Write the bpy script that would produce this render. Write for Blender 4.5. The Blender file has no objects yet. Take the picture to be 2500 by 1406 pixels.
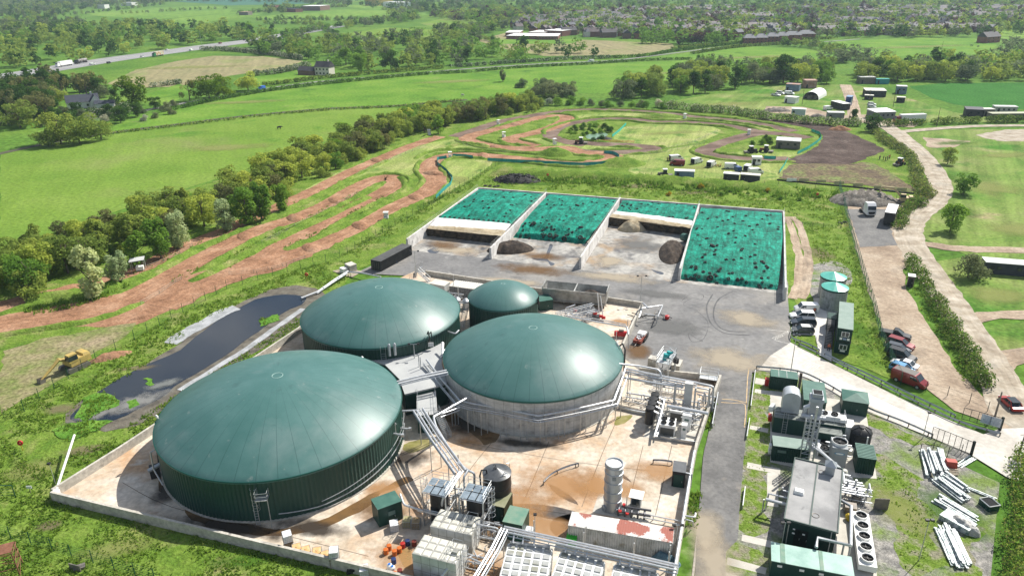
import bpy,bmesh,math,random
import numpy as np
from mathutils import Vector,Matrix,noise
R=math.radians;PI=math.pi
random.seed(7);RNG=np.random.default_rng(7)
S=bpy.context.scene;COL=S.collection
# camera, sky, sun, exposure
CF,CP,CR,CH=1800.0,R(23.25),R(-0.7),63.0
cd=bpy.data.cameras.new('camera');cam=bpy.data.objects.new('camera',cd);COL.objects.link(cam)
cd.sensor_width=36;cd.lens=CF/2500*36;cd.clip_start=1;cd.clip_end=20000
_f=Vector((0,math.cos(CP),-math.sin(CP)));_u=Vector((0,math.sin(CP),math.cos(CP)));_r=Vector((1,0,0))
_X=math.cos(CR)*_r+math.sin(CR)*_u;_Y=-math.sin(CR)*_r+math.cos(CR)*_u
cam.matrix_world=Matrix(((_X.x,_Y.x,-_f.x,0),(_X.y,_Y.y,-_f.y,0),(_X.z,_Y.z,-_f.z,CH),(0,0,0,1)))
S.camera=cam
SUN_EL,SUN_AZ=R(47),R(50)
world=bpy.data.worlds.new('World');S.world=world;world.use_nodes=True
wn=world.node_tree.nodes;wl=world.node_tree.links
sky=wn.new('ShaderNodeTexSky');sky.sky_type='NISHITA';sky.sun_disc=False
sky.sun_elevation=SUN_EL;sky.sun_rotation=SUN_AZ;sky.air_density=1.2;sky.dust_density=1.5
_c=wn.new('ShaderNodeTexCoord');_n=wn.new('ShaderNodeTexNoise');_n.inputs['Scale'].default_value=2.6;_n.inputs['Detail'].default_value=6;_m=wn.new('ShaderNodeMapping');_m.inputs['Scale'].default_value=(1,1,2.2);wl.new(_c.outputs['Generated'],_m.inputs[0]);wl.new(_m.outputs[0],_n.inputs['Vector'])
_r=wn.new('ShaderNodeMapRange');_r.inputs[1].default_value=.5;_r.inputs[2].default_value=.64;wl.new(_n.outputs[0],_r.inputs[0]);_x=wn.new('ShaderNodeMix');_x.data_type='RGBA';wl.new(_r.outputs[0],_x.inputs[0]);wl.new(sky.outputs[0],_x.inputs[6]);_x.inputs[7].default_value=(8,8.2,8.6,1);wl.new(_x.outputs[2],wn['Background'].inputs[0]);wn['Background'].inputs[1].default_value=0.078
ld=bpy.data.lights.new('sun','SUN');ld.energy=5.0;ld.angle=R(0.5);ld.color=(1,0.955,0.88)
sun=bpy.data.objects.new('sun',ld);COL.objects.link(sun)
sd=Vector((math.sin(SUN_AZ)*math.cos(SUN_EL),math.cos(SUN_AZ)*math.cos(SUN_EL),math.sin(SUN_EL)))
sun.rotation_euler=sd.to_track_quat('Z','Y').to_euler()
S.view_settings.view_transform='Standard';S.view_settings.look='None';S.view_settings.exposure=0.54;S.view_settings.gamma=1
S.cycles.max_bounces=5;S.cycles.diffuse_bounces=2;S.cycles.glossy_bounces=2;S.cycles.transparent_max_bounces=6;S.cycles.volume_bounces=0
# helpers
TH=R(-18.5)
def G(px,py,z=0.0):
 """survey: the ground point (at height z) seen at photograph pixel px, py"""
 x=(px-1250)/CF;v=(py-703)/CF
 c,s=math.cos(CR),math.sin(CR);x,v=c*x+s*v,-s*x+c*v
 dy=math.cos(CP)-v*math.sin(CP);dz=-math.sin(CP)-v*math.cos(CP);t=(CH-z)/(-dz)
 return Vector((x*t,dy*t,z))
def rot2(x,y,a):return(x*math.cos(a)-y*math.sin(a),x*math.sin(a)+y*math.cos(a))
def loc(p,a,x,y,z=0.0):
 u,v=rot2(x,y,a);return Vector((p[0]+u,p[1]+v,z))
def tag(o,label=None,cat=None,group=None,kind=None):
 if label:o['label']=label
 if cat:o['category']=cat
 if group:o['group']=group
 if kind:o['kind']=kind
 return o
def thing(name,label,cat,p=(0,0,0),rotz=0.0,group=None):
 o=bpy.data.objects.new(name,None);COL.objects.link(o);o.empty_display_size=.3
 o.location=(p[0],p[1],p[2]if len(p)>2 else 0);o.rotation_euler=(0,0,rotz)
 return tag(o,label,cat,group)
def copy_tree(o,parent=None):
 c=o.copy();COL.objects.link(c)
 if parent:c.parent=parent
 for ch in list(o.children):copy_tree(ch,c)
 return c
class MB:
 """collects shapes for one mesh"""
 def __init__(s):s.v=[];s.f=[];s.m=[]
 def add(s,vs,fs,m=0):
  n=len(s.v);s.v+=[tuple(v)for v in vs];s.f+=[tuple(i+n for i in f)for f in fs];s.m+=[m]*len(fs);return s
 def box(s,c,d,a=0.0,m=0,taper=1.0):
  x,y,z=d[0]/2,d[1]/2,d[2]/2;vs=[]
  for zz,k in((-z,1),(z,taper)):
   for xx,yy in((-x,-y),(x,-y),(x,y),(-x,y)):
    u,w=rot2(xx*k,yy*k,a);vs.append((c[0]+u,c[1]+w,c[2]+zz))
  return s.add(vs,[(3,2,1,0),(4,5,6,7),(0,1,5,4),(1,2,6,5),(2,3,7,6),(3,0,4,7)],m)
 def prism(s,poly,z0,z1,m=0):
  n=len(poly);vs=[(p[0],p[1],z0)for p in poly]+[(p[0],p[1],z1)for p in poly]
  return s.add(vs,[tuple(range(n))[::-1],tuple(range(n,2*n))]+[(i,(i+1)%n,(i+1)%n+n,i+n)for i in range(n)],m)
 def tube(s,pts,r,n=8,m=0,closed=False):
  pts=[Vector(p)for p in pts];k=len(pts);base=len(s.v);prev=None
  for i,p in enumerate(pts):
   if closed:d=(pts[(i+1)%k]-pts[i-1])
   else:d=(pts[min(i+1,k-1)]-pts[max(i-1,0)])
   d=d.normalized()if d.length>1e-6 else Vector((0,0,1))
   if prev is None:
    up=Vector((0,0,1))if abs(d.z)<.9 else Vector((1,0,0));a=d.cross(up).normalized()
   else:
    a=(prev-d*prev.dot(d));a=a.normalized()if a.length>1e-5 else d.orthogonal().normalized()
   prev=a;b=d.cross(a);rr=r[i]if isinstance(r,(list,tuple))else r
   for j in range(n):
    t=2*PI*j/n;q=p+(a*math.cos(t)+b*math.sin(t))*rr;s.v.append(tuple(q))
  for i in range(k if closed else k-1):
   for j in range(n):
    i2=(i+1)%k;j2=(j+1)%n
    s.f.append((base+i*n+j,base+i*n+j2,base+i2*n+j2,base+i2*n+j));s.m.append(m)
  if not closed:
   s.f.append(tuple(base+j for j in range(n))[::-1]);s.f.append(tuple(base+(k-1)*n+j for j in range(n)));s.m+=[m,m]
  return s
 def bars(s,segs,r,n=5,m=0):
  for a,b in segs:s.tube([a,b],r,n,m)
  return s
 def lathe(s,prof,c=(0,0,0),n=32,m=0,cap=True,a0=0.0):
  base=len(s.v);k=len(prof)
  for r_,z in prof:
   for j in range(n):
    t=2*PI*j/n+a0;s.v.append((c[0]+r_*math.cos(t),c[1]+r_*math.sin(t),c[2]+z))
  for i in range(k-1):
   for j in range(n):
    s.f.append((base+i*n+j,base+i*n+(j+1)%n,base+(i+1)*n+(j+1)%n,base+(i+1)*n+j));s.m.append(m)
  if cap:
   s.f.append(tuple(base+j for j in range(n))[::-1]);s.f.append(tuple(base+(k-1)*n+j for j in range(n)));s.m+=[m,m]
  return s
 def torus(s,c,R_,r_,n=14,k=7,m=0,tilt=None):
  M=tilt or Matrix();base=len(s.v)
  for i in range(n):
   a=2*PI*i/n
   for j in range(k):
    b=2*PI*j/k;q=M@Vector(((R_+r_*math.cos(b))*math.cos(a),(R_+r_*math.cos(b))*math.sin(a),r_*math.sin(b)))
    s.v.append((c[0]+q.x,c[1]+q.y,c[2]+q.z))
  for i in range(n):
   for j in range(k):
    s.f.append((base+i*k+j,base+((i+1)%n)*k+j,base+((i+1)%n)*k+(j+1)%k,base+i*k+(j+1)%k));s.m.append(m)
  return s
 def mesh(s,name,mats,smooth=False,off=(0,0,0)):
  me=bpy.data.meshes.new(name);me.from_pydata([(v[0]-off[0],v[1]-off[1],v[2]-off[2])for v in s.v],[],s.f)
  for m in(mats if isinstance(mats,(list,tuple))else[mats]):me.materials.append(m)
  if len(me.materials)>1:me.polygons.foreach_set('material_index',s.m)
  bm=bmesh.new();bm.from_mesh(me);bmesh.ops.recalc_face_normals(bm,faces=bm.faces);bm.to_mesh(me);bm.free()
  if smooth:
   me.polygons.foreach_set('use_smooth',[True]*len(me.polygons))
   if smooth!='all':
    try:me.set_sharp_from_angle(angle=R(38))
    except Exception:pass
  return me
 def build(s,name,mats,parent=None,smooth=False,world=False):
  """world=True: the verts are world coordinates; parent has no rotation"""
  off=(0,0,0)
  if world:
   if parent is not None:off=parent.location
   else:
    a=np.array(s.v);off=((a[:,0].min()+a[:,0].max())/2,(a[:,1].min()+a[:,1].max())/2,a[:,2].min())
  o=bpy.data.objects.new(name,s.mesh(name,mats,smooth,off));COL.objects.link(o)
  if parent is not None:o.parent=parent
  elif world:o.location=off
  return o
def one(name,label,cat,mb,mats,group=None,smooth=False):
 return tag(mb.build(name,mats,None,smooth,True),label,cat,group)
 # materials
MATS={}
def mat(name,col,rough=.8,metal=0.0,var=None,scale=1.0,coord='Object',bump=0.0,bscale=None,spec=.3,detail=4,stops=(.35,.65),extra=None,grain=None,ruts=0):
 """principled; var = second colour mixed in by noise; extra = [(colour, noise scale, threshold, softness)] blotches laid over"""
 if name in MATS:return MATS[name]
 m=bpy.data.materials.new(name);m.use_nodes=True;nt=m.node_tree;N=nt.nodes;L=nt.links
 b=N['Principled BSDF'];b.inputs['Base Color'].default_value=(*col,1);b.inputs['Roughness'].default_value=rough
 b.inputs['Metallic'].default_value=metal;b.inputs['Specular IOR Level'].default_value=spec
 if coord=='World':co=N.new('ShaderNodeNewGeometry').outputs['Position']
 else:co=N.new('ShaderNodeTexCoord').outputs[coord]
 def nz(sc,det=detail,dist=0.0):
  n=N.new('ShaderNodeTexNoise');n.inputs['Scale'].default_value=sc;n.inputs['Detail'].default_value=det
  n.inputs['Roughness'].default_value=.62;n.inputs['Distortion'].default_value=dist;L.new(co,n.inputs['Vector']);return n.outputs[0]
 cur=None
 if var is not None:
  vs=var if isinstance(var,list)else[col,var]
  r=N.new('ShaderNodeValToRGB');el=r.color_ramp.elements
  while len(el)<len(vs):el.new(.5)
  for i,c in enumerate(vs):
   el[i].position=stops[0]+(stops[1]-stops[0])*i/(len(vs)-1);el[i].color=(*c,1)
  L.new(nz(scale),r.inputs[0]);cur=r.outputs[0]
 for(c,sc,th,so)in(extra or[]):
  mr=N.new('ShaderNodeMapRange');mr.inputs[1].default_value=th-so;mr.inputs[2].default_value=th+so;L.new(nz(sc,5,.3),mr.inputs[0])
  mx=N.new('ShaderNodeMix');mx.data_type='RGBA';L.new(mr.outputs[0],mx.inputs[0])
  if cur is not None:L.new(cur,mx.inputs[6])
  else:mx.inputs[6].default_value=(*col,1)
  mx.inputs[7].default_value=(*c,1);cur=mx.outputs[2]
 def scale_by(c_,fac,amt):
  a=N.new('ShaderNodeMath');a.operation='MULTIPLY_ADD';L.new(fac,a.inputs[0]);a.inputs[1].default_value=8*amt;a.inputs[2].default_value=1-4*amt;a.use_clamp=False
  k=N.new('ShaderNodeMath');k.operation='MAXIMUM';L.new(a.outputs[0],k.inputs[0]);k.inputs[1].default_value=.25
  v=N.new('ShaderNodeVectorMath');v.operation='SCALE';L.new(c_,v.inputs[0]);L.new(k.outputs[0],v.inputs['Scale']);return v.outputs[0]
 if cur is not None and grain:cur=scale_by(cur,nz(grain[0],6),grain[1])
 if cur is not None and ruts:
  mp=N.new('ShaderNodeMapping');sv=co
  if isinstance(ruts,tuple):mp.inputs['Scale'].default_value=(ruts[2],ruts[3],1);mp.vector_type='TEXTURE';mp.inputs['Scale'].default_value=(1/ruts[2],1/ruts[3],1);mp.inputs['Rotation'].default_value=(0,0,ruts[1]);L.new(co,mp.inputs[0])
  else:mp.inputs['Scale'].default_value=(1.5,.045,1);L.new(N.new('ShaderNodeTexCoord').outputs['UV'],mp.inputs[0])
  co=mp.outputs[0];cur=scale_by(cur,nz(1,3,.4),ruts[0]if isinstance(ruts,tuple)else ruts);co=sv
 if cur is not None:L.new(cur,b.inputs['Base Color'])
 if bump:
  bp=N.new('ShaderNodeBump');bp.inputs['Strength'].default_value=bump;bp.inputs['Distance'].default_value=.3
  L.new(nz(bscale or scale*3),bp.inputs['Height']);L.new(bp.outputs[0],b.inputs['Normal'])
 m['rig']=1;MATS[name]=m;return m
def wave_bump(m,scale,axis='X',strength=.6,dist=.08,coord='Object',prof='SIN'):
 """corrugation: a sine relief across one axis"""
 N=m.node_tree.nodes;L=m.node_tree.links;w=N.new('ShaderNodeTexWave');w.bands_direction=axis;w.wave_profile=prof
 w.inputs['Scale'].default_value=scale;L.new(N.new('ShaderNodeTexCoord').outputs[coord],w.inputs['Vector'])
 bp=N.new('ShaderNodeBump');bp.inputs['Strength'].default_value=strength;bp.inputs['Distance'].default_value=dist
 L.new(w.outputs['Fac'],bp.inputs['Height']);L.new(bp.outputs[0],N['Principled BSDF'].inputs['Normal']);return m
def foliage(name,c,trans=.48,hue=.22):
 if name in MATS:return MATS[name]
 m=bpy.data.materials.new(name);m.use_nodes=True;N=m.node_tree.nodes;L=m.node_tree.links
 N.remove(N['Principled BSDF']);out=N['Material Output']
 oi=N.new('ShaderNodeObjectInfo');ge=N.new('ShaderNodeNewGeometry')
 n=N.new('ShaderNodeTexNoise');n.inputs['Scale'].default_value=.55;n.inputs['Detail'].default_value=3;L.new(ge.outputs['Position'],n.inputs['Vector'])
 ad=N.new('ShaderNodeMath');ad.operation='ADD';L.new(n.outputs[0],ad.inputs[0])
 ml=N.new('ShaderNodeMath');ml.operation='MULTIPLY';ml.inputs[1].default_value=.5;L.new(oi.outputs['Random'],ml.inputs[0]);L.new(ml.outputs[0],ad.inputs[1])
 r=N.new('ShaderNodeValToRGB');e=r.color_ramp.elements;e.new(.5)
 k=1-hue;q=1+hue
 for el,p,cc in zip(e,(.4,.72,1.05),((c[0]*k*.9,c[1]*k,c[2]*k),c,(c[0]*q*1.1,c[1]*q,c[2]*q*.9))):el.position=min(p,1);el.color=(*cc,1)
 L.new(ad.outputs[0],r.inputs[0])
 d=N.new('ShaderNodeBsdfDiffuse');t=N.new('ShaderNodeBsdfTranslucent');mx=N.new('ShaderNodeMixShader');mx.inputs[0].default_value=trans
 L.new(r.outputs[0],d.inputs[0]);L.new(r.outputs[0],t.inputs[0]);L.new(d.outputs[0],mx.inputs[1]);L.new(t.outputs[0],mx.inputs[2]);L.new(mx.outputs[0],out.inputs[0])
 MATS[name]=m;return m
def flat(name,c,rough=.7,metal=0.0,spec=.3):return mat(name,c,rough,metal,spec=spec)
M_GALV=mat('galvanised_steel',(.4,.42,.43),.45,.7,var=(.54,.56,.57),scale=3,coord='World')
M_PIPE=mat('pipe_cladding',(.46,.48,.5),.42,.6,var=(.6,.61,.62),scale=2,coord='World')
M_WHITE=mat('white_paint',(.8,.8,.78),.5,var=(.72,.72,.69),scale=1.5)
M_BLACK=mat('black_plastic',(.015,.015,.016),.4,var=(.03,.03,.03),scale=2)
M_DGREEN=mat('dark_green_paint',(.006,.04,.03),.45,var=(.01,.052,.04),scale=.8)
M_GROOF=mat('green_roof_paint',(.04,.115,.09),.5,var=(.07,.16,.125),scale=.7)
M_CONC=mat('pale_concrete',(.5,.47,.41),.9,var=(.38,.36,.31),scale=.35,coord='World',bump=.15,bscale=4,extra=[((.24,.22,.19),.9,.66,.1)],grain=(2,.15))
M_SLAB=mat('slab_concrete',(.42,.4,.35),.9,var=(.55,.52,.46),scale=.5,coord='World')
M_GLASS=mat('dark_window_glass',(.02,.03,.035),.08,spec=.6)
M_RUBBER=mat('tyre_rubber',(.012,.012,.012),.75,var=(.03,.028,.026),scale=2)
M_RED=flat('red_paint',(.45,.02,.02),.45)
M_STEEL=mat('weathered_steel',(.16,.15,.14),.6,.4,var=(.24,.21,.18),scale=1.5)
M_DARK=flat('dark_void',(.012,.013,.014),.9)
# ground materials
def grass(name,a,b,c,sc=.05,bump=.6,bs=1.6,extra=None,gr=.3,ruts=0):
 return mat(name,a,.95,var=[a,b,c],scale=sc,coord='World',bump=bump,bscale=bs,spec=.05,detail=9,stops=(.32,.68),extra=extra,grain=(bs,gr),ruts=ruts)
STRAW=(.25,.23,.1)
M_GRASS=grass('rough_grass',(.07,.14,.018),(.125,.2,.03),(.19,.255,.055),.2,1.0,2.0,[((.26,.25,.1),.13,.64,.09)],.24)
M_MEADOW=grass('meadow_grass',(.105,.19,.026),(.137,.222,.034),(.165,.245,.046),.03,.5,.9,[((.17,.21,.06),.012,.62,.06),((.085,.18,.022),.02,.62,.03)],.2,(.04,.35,.25,.012))
M_PASTURE=grass('pasture_grass',(.075,.175,.02),(.115,.222,.028),(.16,.255,.042),.035,.5,.7,[((.06,.14,.018),.03,.64,.06),((.19,.22,.08),.05,.68,.04)],.22)
M_MOWN=grass('mown_grass',(.15,.23,.05),(.23,.28,.08),(.31,.31,.13),.06,.4,1.4,[((.07,.16,.025),.09,.62,.06)],.26,(.14,-.3,.5,.02))
M_PADDOCK=grass('paddock_grass',(.08,.17,.025),(.15,.215,.05),(.22,.25,.09),.05,.35,1.2,[((.26,.22,.12),.05,.66,.05),((.06,.16,.02),.035,.6,.06)],.22,(.16,-.5,.3,.012))
M_CROP=grass('young_crop',(.028,.11,.015),(.035,.135,.02),(.045,.15,.024),.05,.2,1.0)
M_STUBBLE=grass('stubble',(.21,.2,.1),(.25,.22,.12),(.17,.21,.065),.02,.3,.3,None,.2,(.1,.25,.2,.01))
M_FAR=grass('far_grass',(.09,.18,.03),(.13,.23,.035),(.16,.25,.045),.006,.1,.1)
M_BASE=grass('valley_grass',(.055,.13,.018),(.085,.17,.024),(.13,.21,.034),.02,.6,.5)
M_DIRT=mat('red_dirt',(.3,.162,.095),.95,var=[(.19,.098,.056),(.3,.164,.096),(.41,.255,.165)],scale=.16,coord='World',bump=1.0,bscale=1.4,detail=9,spec=.1,stops=(.3,.7),grain=(1.1,.16),ruts=.13)
M_DARKDIRT=mat('dark_dirt',(.075,.05,.04),.95,var=[(.05,.036,.03),(.085,.06,.05),(.13,.1,.085)],scale=.12,coord='World',bump=.9,bscale=1.2,detail=8,spec=.1,grain=(.9,.22),ruts=.2)
M_WORN=mat('worn_paddock',(.13,.1,.06),.95,var=[(.1,.075,.055),(.14,.11,.065),(.15,.19,.06)],scale=.14,coord='World',bump=.4,bscale=1.5,detail=8,spec=.1,grain=(1,.4))
M_TRACK=mat('stone_track',(.36,.285,.21),.95,var=[(.24,.18,.13),(.36,.285,.21),(.46,.385,.3)],scale=.14,coord='World',bump=.5,bscale=1.5,detail=9,spec=.1,stops=(.3,.7),extra=[((.2,.165,.13),.11,.66,.09)],grain=(1.6,.16),ruts=.14)
M_PALETRACK=mat('pale_road',(.37,.32,.25),.95,var=[(.26,.215,.16),(.37,.32,.25),(.46,.41,.34)],scale=.3,coord='World',bump=.3,bscale=2,detail=8,spec=.1,extra=[((.3,.27,.22),.15,.62,.08)],grain=(.7,.08),ruts=.1)
M_ASPHALT=mat('yard_asphalt',(.17,.17,.165),.85,var=[(.13,.13,.13),(.175,.172,.168),(.23,.225,.215)],scale=.09,coord='World',bump=.12,bscale=5,detail=9,spec=.25,stops=(.3,.7),extra=[((.27,.25,.22),.05,.6,.09),((.09,.09,.09),.16,.66,.08),((.3,.29,.27),.3,.7,.05)],grain=(1.2,.12))
M_ROADASPH=mat('service_road_asphalt',(.145,.142,.138),.88,var=[(.115,.113,.11),(.15,.147,.142),(.19,.185,.175)],scale=.2,coord='World',bump=.1,bscale=6,detail=9,extra=[((.29,.24,.18),.09,.66,.07),((.08,.08,.08),.2,.68,.06)],grain=(2,.14),ruts=.12)
M_MWAY=mat('motorway_asphalt',(.22,.22,.22),.9,var=(.27,.27,.27),scale=.05,coord='World')
M_PAD=mat('stained_concrete',(.52,.45,.36),.88,var=[(.4,.32,.23),(.52,.45,.36),(.62,.57,.5)],scale=.12,coord='World',bump=.08,bscale=5,detail=9,stops=(.3,.7),extra=[((.42,.23,.1),.075,.585,.11),((.3,.14,.05),.13,.67,.07),((.6,.57,.5),.17,.64,.06),((.2,.15,.1),.22,.7,.05)],grain=(1.6,.14))
M_BUNK=mat('bunker_floor',(.28,.27,.25),.8,var=[(.17,.165,.155),(.28,.27,.25),(.4,.385,.35)],scale=.18,coord='World',bump=.1,bscale=4,detail=9,extra=[((.3,.22,.14),.12,.58,.08),((.09,.09,.095),.16,.62,.07)],grain=(1,.2))
M_ACCESS=mat('access_road_concrete',(.5,.47,.42),.9,var=[(.42,.39,.34),(.5,.47,.42),(.56,.53,.48)],scale=.15,coord='World',bump=.08,bscale=6,detail=8,grain=(1.5,.1))
M_GRAVEL=mat('grey_gravel',(.24,.23,.215),.95,var=[(.16,.155,.145),(.24,.23,.21),(.33,.31,.28)],scale=.9,coord='World',bump=.6,bscale=6,detail=9,extra=[((.14,.2,.045),.16,.54,.08),((.06,.13,.018),.3,.66,.05)],grain=(4,.3))
M_MUD=mat('pond_mud',(.1,.09,.07),.7,var=[(.06,.055,.045),(.12,.105,.08),(.16,.15,.12)],scale=.5,coord='World',bump=.5,bscale=3,detail=8)
M_WATER=mat('dark_water',(.01,.016,.026),.03,spec=.6,bump=.012,bscale=.8);M_WATER.node_tree.nodes['Principled BSDF'].inputs['IOR'].default_value=1.45
M_PUDDLE=mat('puddle_water',(.07,.075,.085),.06,spec=.5)
M_STAIN=mat('brown_wet_stain',(.13,.08,.035),.3,var=(.2,.11,.04),scale=.3,coord='World',spec=.5)
M_LINE=mat('road_paint',(.68,.66,.6),.8,var=(.42,.4,.37),scale=1.4,coord='World',detail=8)
M_YLINE=mat('yellow_road_paint',(.6,.42,.2),.8,var=(.4,.3,.2),scale=1.4,coord='World',detail=8)
# sheets
def smooth_loop(p,n=4,closed=True):
 """Catmull-Rom through the points"""
 out=[];k=len(p)
 for i in range(k if closed else k-1):
  g=(lambda j:p[j%k])if closed else(lambda j:p[max(0,min(k-1,j))])
  a,b,c,d=g(i-1),g(i),g(i+1),g(i+2)
  for t in range(n):
   t=t/n;out.append(tuple(.5*((2*b[q])+(-a[q]+c[q])*t+(2*a[q]-5*b[q]+4*c[q]-d[q])*t*t+(-a[q]+3*b[q]-3*c[q]+d[q])*t**3)for q in range(len(b))))
 if not closed:out.append(tuple(p[-1]))
 return out
def densify(w,step):
 out=[]
 for i,a in enumerate(w):
  b=w[(i+1)%len(w)];k=max(1,int((b-a).length/step));k=min(k,60)
  out+=[a.lerp(b,j/k)for j in range(k)]
 return out
LAYER=[0]
def sheet(name,px,z,m,smooth=0,rag=0.0,step=2.0,kind='structure',label=None,cat=None,world=None):
 if smooth:px=smooth_loop(px,smooth)
 w=[Vector((p[0],p[1],0))for p in world]if world else[G(*p)for p in px]
 if rag:
  w=densify(w,step);w=[p+Vector((noise.noise(p*.23+Vector((1,2,3)))+.6*noise.noise(p*.9),noise.noise(p*.23+Vector((7,5,3)))+.6*noise.noise(p*.9+Vector((9,1,4))),0))*rag for p in w]
 LAYER[0]+=1;z+=(LAYER[0]%40)*.0001
 tris=__import__('mathutils').geometry.tessellate_polygon([w]);mb=MB();mb.add([(p.x,p.y,z)for p in w],tris)
 o=mb.build(name,m,world=True)
 for p in o.data.polygons:
  if p.normal.z<0:o.data.flip_normals();break
 return tag(o,label,cat,None,kind)
def ribbon(name,px,width,z,m,n=6,rag=0.0,kind='structure',label=None,cat=None,crown=0.0):
 c=[Vector((p[0],p[1],0))for p in smooth_loop([tuple(G(*p).xy)for p in px],n,False)]
 L,Rr=[],[]
 for i,p in enumerate(c):
  d=(c[min(i+1,len(c)-1)]-c[max(i-1,0)]).normalized();nn=Vector((-d.y,d.x,0))
  wd=width if not isinstance(width,(list,tuple))else width[0]+(width[1]-width[0])*i/(len(c)-1)
  a=wd/2+rag*(noise.noise(p*.3)+.5*noise.noise(p*1.1));b=wd/2+rag*(noise.noise(p*.3+Vector((50,0,0)))+.5*noise.noise(p*1.1+Vector((50,0,0))))
  L.append(p+nn*a);Rr.append(p-nn*b)
 LAYER[0]+=1;z+=(LAYER[0]%40)*.0001;mb=MB();k=len(c)
 mb.add([(p.x,p.y,z)for p in L]+[(p.x,p.y,z)for p in Rr],[(i+k,i+1+k,i+1,i)for i in range(k-1)])
 o=mb.build(name,m,world=True);me=o.data;uv=me.uv_layers.new(name='uv');S_=[0.0]
 for i in range(k-1):S_.append(S_[-1]+(c[i+1]-c[i]).length)
 for lp in me.loops:v=lp.vertex_index;uv.data[lp.index].uv=((L[v%k]-Rr[v%k]).length if v<k else 0.0,S_[v%k])
 return tag(o,label,cat,None,kind)
def mound(name,px,rx,ry,h,m,a=0.0,label=None,cat=None,kind='structure',n=20,rough=.25,power=1.5,world=None,group=None):
 p0=world or G(*px);mb=MB();vs=[]
 for i in range(n+1):
  for j in range(n+1):
   x=(i/n*2-1);y=(j/n*2-1);x,y=x*math.sqrt(1-y*y/2),y*math.sqrt(1-x*x/2);d=min(1,x*x+y*y)
   X,Y=rot2(x*rx,y*ry,a);zz=h*(1-d)**power
   zz*=1+rough*(noise.noise(Vector((X,Y,h))*.9+p0)+.6*noise.noise(Vector((X,Y,h))*2.3+p0));vs.append((X,Y,zz-.02 if d>.98 else zz))
 mb.add(vs,[(i*(n+1)+j,(i+1)*(n+1)+j,(i+1)*(n+1)+j+1,i*(n+1)+j+1)for i in range(n)for j in range(n)])
 o=mb.build(name,m,None,'all');o.location=p0;return tag(o,label,cat,group,kind)
def berm(name,px,width,h,m,n=5,kind='structure',z=0,world=None):
 """a low ragged bank"""
 c=world or[Vector((p[0],p[1],z))for p in smooth_loop([tuple(G(*p).xy)for p in px],n,False)]
 c2=[]
 for i in range(len(c)-1):
  k=max(1,min(40,int((c[i+1]-c[i]).length/1.3)));c2+=[c[i].lerp(c[i+1],j/k)for j in range(k)]
 c=c2+[c[-1]];mb=MB();prof=[(-1,0),(-.7,.45),(-.35,.85),(0,1),(.35,.8),(.7,.4),(1,0)];vs=[]
 for i,p in enumerate(c):
  d=(c[min(i+1,len(c)-1)]-c[max(i-1,0)]).normalized();nn=Vector((-d.y,d.x,0));e=min(1,i/2,(len(c)-1-i)/2)
  for(u,v)in prof:
   q=p+nn*u*width/2*(1+.3*noise.noise(p*.4));zz=v*h*e*(1+.7*noise.noise(q*.6)+.4*noise.noise(q*1.7));vs.append((q.x,q.y,z+zz-(.02 if v==0 else 0)))
 K=len(prof);mb.add(vs,[(i*K+j,(i+1)*K+j,(i+1)*K+j+1,i*K+j+1)for i in range(len(c)-1)for j in range(K-1)])
 return tag(mb.build(name,m,None,'all',True),None,None,None,kind)
mb=MB();mb.add([(-6500,-60,0),(6500,-60,0),(6500,9000,0),(-6500,9000,0)],[(0,1,2,3)])
tag(mb.build('ground',M_BASE),kind='structure')
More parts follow.
